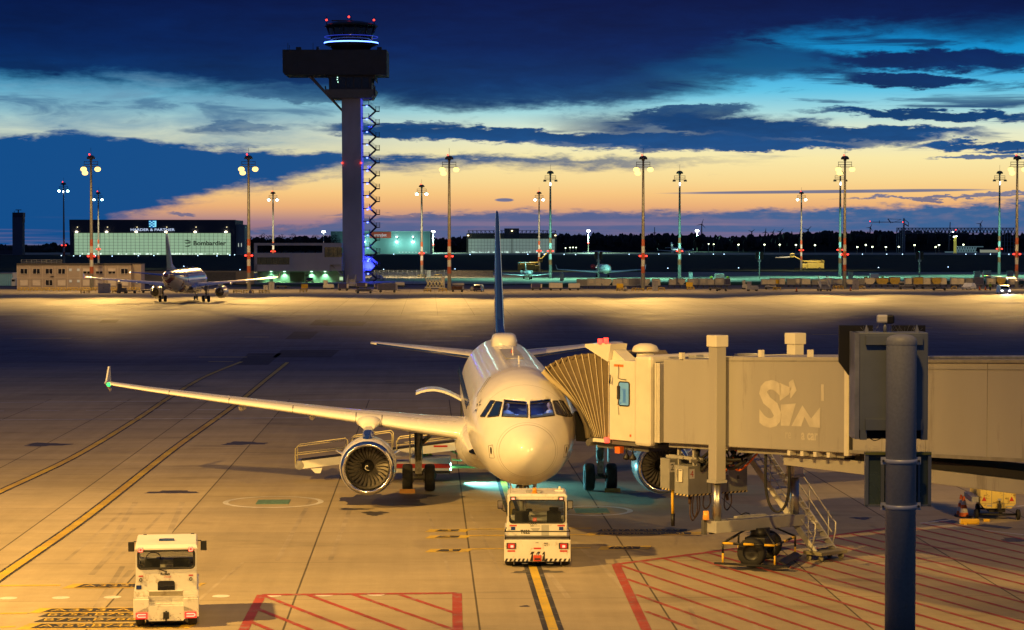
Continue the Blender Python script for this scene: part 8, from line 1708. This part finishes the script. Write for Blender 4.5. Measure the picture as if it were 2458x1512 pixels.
for i, x_ in enumerate(range(0, 310, 34)): hoops(56+x_*.87, 698, 3.2, 'yellow hoop barrier before the container offices, %s from the left' % ORD[i])
for px, py, lab in ((1488, 697.5, 'yellow notice board on legs in front of the cargo racks'), (1655, 694.5, 'yellow notice board on legs below the middle rack'), (731, 699, 'yellow notice board on legs in front of the terrace building'), (1866, 688, 'yellow notice board on legs by the long rack')):
    f = Far('notice_board', lab, 'sign', px, py, 'yellow notice boards'); k = f.k; mb = MB(); mb.bx(-8*k, 8*k, -.06, .06, 7*k, 17*k); f.part('board', YELLOW, mb); mb = MB()
    for s in (-6, 6): mb.cyl((s*k, 0, 0), (s*k, 0, 7*k), .06)
    f.part('leg_frame', DGREY, mb)
for px, py, w_, lab in ((600.5, 704, 8, 'small round tarpaulin bundle at a mast foot left of the tower'), (1501, 699, 11, 'pale tarpaulin bundle beside the cargo rack right of the tail fin'), (2075, 694, 8, 'brown tarpaulin bundle beside the tall cabinet at the right'), (1133, 698, 10, 'dark tarpaulin bundle left of the dark blue van')):
    f = Far('tarpaulin_bundle', lab, 'bundle', px, py); k = f.k; rn = random.Random(int(px)); mb = MB(); mb.loft([[V((w_*k*.5*r_*cos(a)*rn.uniform(.85, 1.1), w_*k*.4*r_*sin(a), z_*w_*k)) for a in [2*pi*q/10 for q in range(10)]] for z_, r_ in ((0, .9), (.3, 1), (.65, .85), (.95, .4), (1.05, .15))]); f.part('cover', TARP['g'], mb)
for i, (px, py) in enumerate(((772, 703), (2042, 698), (2352, 696.5), (2366, 696.5), (2043, 697), (1912, 700))):
    if px in (2043, 772): continue
    f = Far('traffic_cone', 'small orange traffic cone on the far apron, %s' % {2042: 'beside the passenger steps', 2352: 'left of the pair near the yellow-vested person', 2366: 'right of the pair near the yellow-vested person', 1912: 'below the long rack'}[px], 'traffic cone', px, py, 'small cones on the far apron'); k = f.k; mb = MB(); mb.lathe([(2.6*k, .05), (1*k, 8*k), (.5*k, 9*k)], (0, 0, 0), 'Z', 10, True); f.part('cone', ORANGE, mb); mb = MB(); mb.box((0, 0, .04), (7*k, 7*k, .08)); f.part('base', RUBBER, mb)
# fences
FEN = pm('fence_steel', (.22, .23, .24), .5, .3); FWD = pm('fence_boards', (.16, .12, .09), .8, var=.3, scale=1.5)
f = Far('mesh_fence', 'grey mesh fence on thin posts behind the white estate car', 'fence', 985, 664.5); mb = MB()
for i in range(18): x_ = f.x(888+i*11.2); mb.cyl((x_, 0, 0), (x_, 0, f.z(648)), .07, n=5)
f.part('fence_posts', FEN, mb); mb = MB()
for z_ in [648.2+1.4*i for i in range(11)]: mb.bx(f.x(888), f.x(1078), -.02, .02, f.z(z_)-.04, f.z(z_))
f.part('mesh', FEN, mb)
f = Far('board_fence', 'brown vertical board fence right of the mesh fence', 'fence', 1133, 665); mb = MB()
for i in range(62): x_ = 1083+i*1.62; mb.bx(f.x(x_), f.x(x_+1.25), 0, .08, 0, f.z(649+.25*sin(i*2.3)))
f.part('boards', FWD, mb); mb = MB(); mb.bx(f.x(1083), f.x(1184), .08, .16, f.z(655), f.z(654)); f.part('fence_rail', FWD, mb)
f = Far('low_wall', 'long pale wall behind the far airliner between offices and terrace building', 'wall', 470, 680, None, 560); f.box('wall_face', pm('wall_tan', (.3, .25, .18), .7, var=.1, scale=.4), 336, 610, 682, 650, 0, .4); f.box('dark_gate', DGREY, 470, 566, 682, 653, -.1, 0)
f = Far('box_truck', 'white box truck partly hidden at the left end of the container offices', 'truck', 36, 688, None, 530); f.box('cargo_box', WHITE, 30, 41, 684, 654, 0, 6); f.box('cab', WHITE, 31, 41, 686, 668, -1.8, -.1, .1); f.box('windscreen', CARGL, 32, 40, 675, 670, -1.85, -1.78); f.box('wheels', RUBBER, 31, 40, 690, 685, -1.5, 5)
f = Far('glass_shelter', 'row of pale lit panels at the far left edge beside the offices', 'shelter', 14, 686, None, 540)
for i in range(6): f.box('panel', pm('panel_teal', (.3, .45, .42), .4, emit=.05, ecol=(.4, 1, .85)), i*5, i*5+4, 686, 657, 0, .1)
f.box('roof', GREY, -2, 31, 657, 655, -.3, 2)
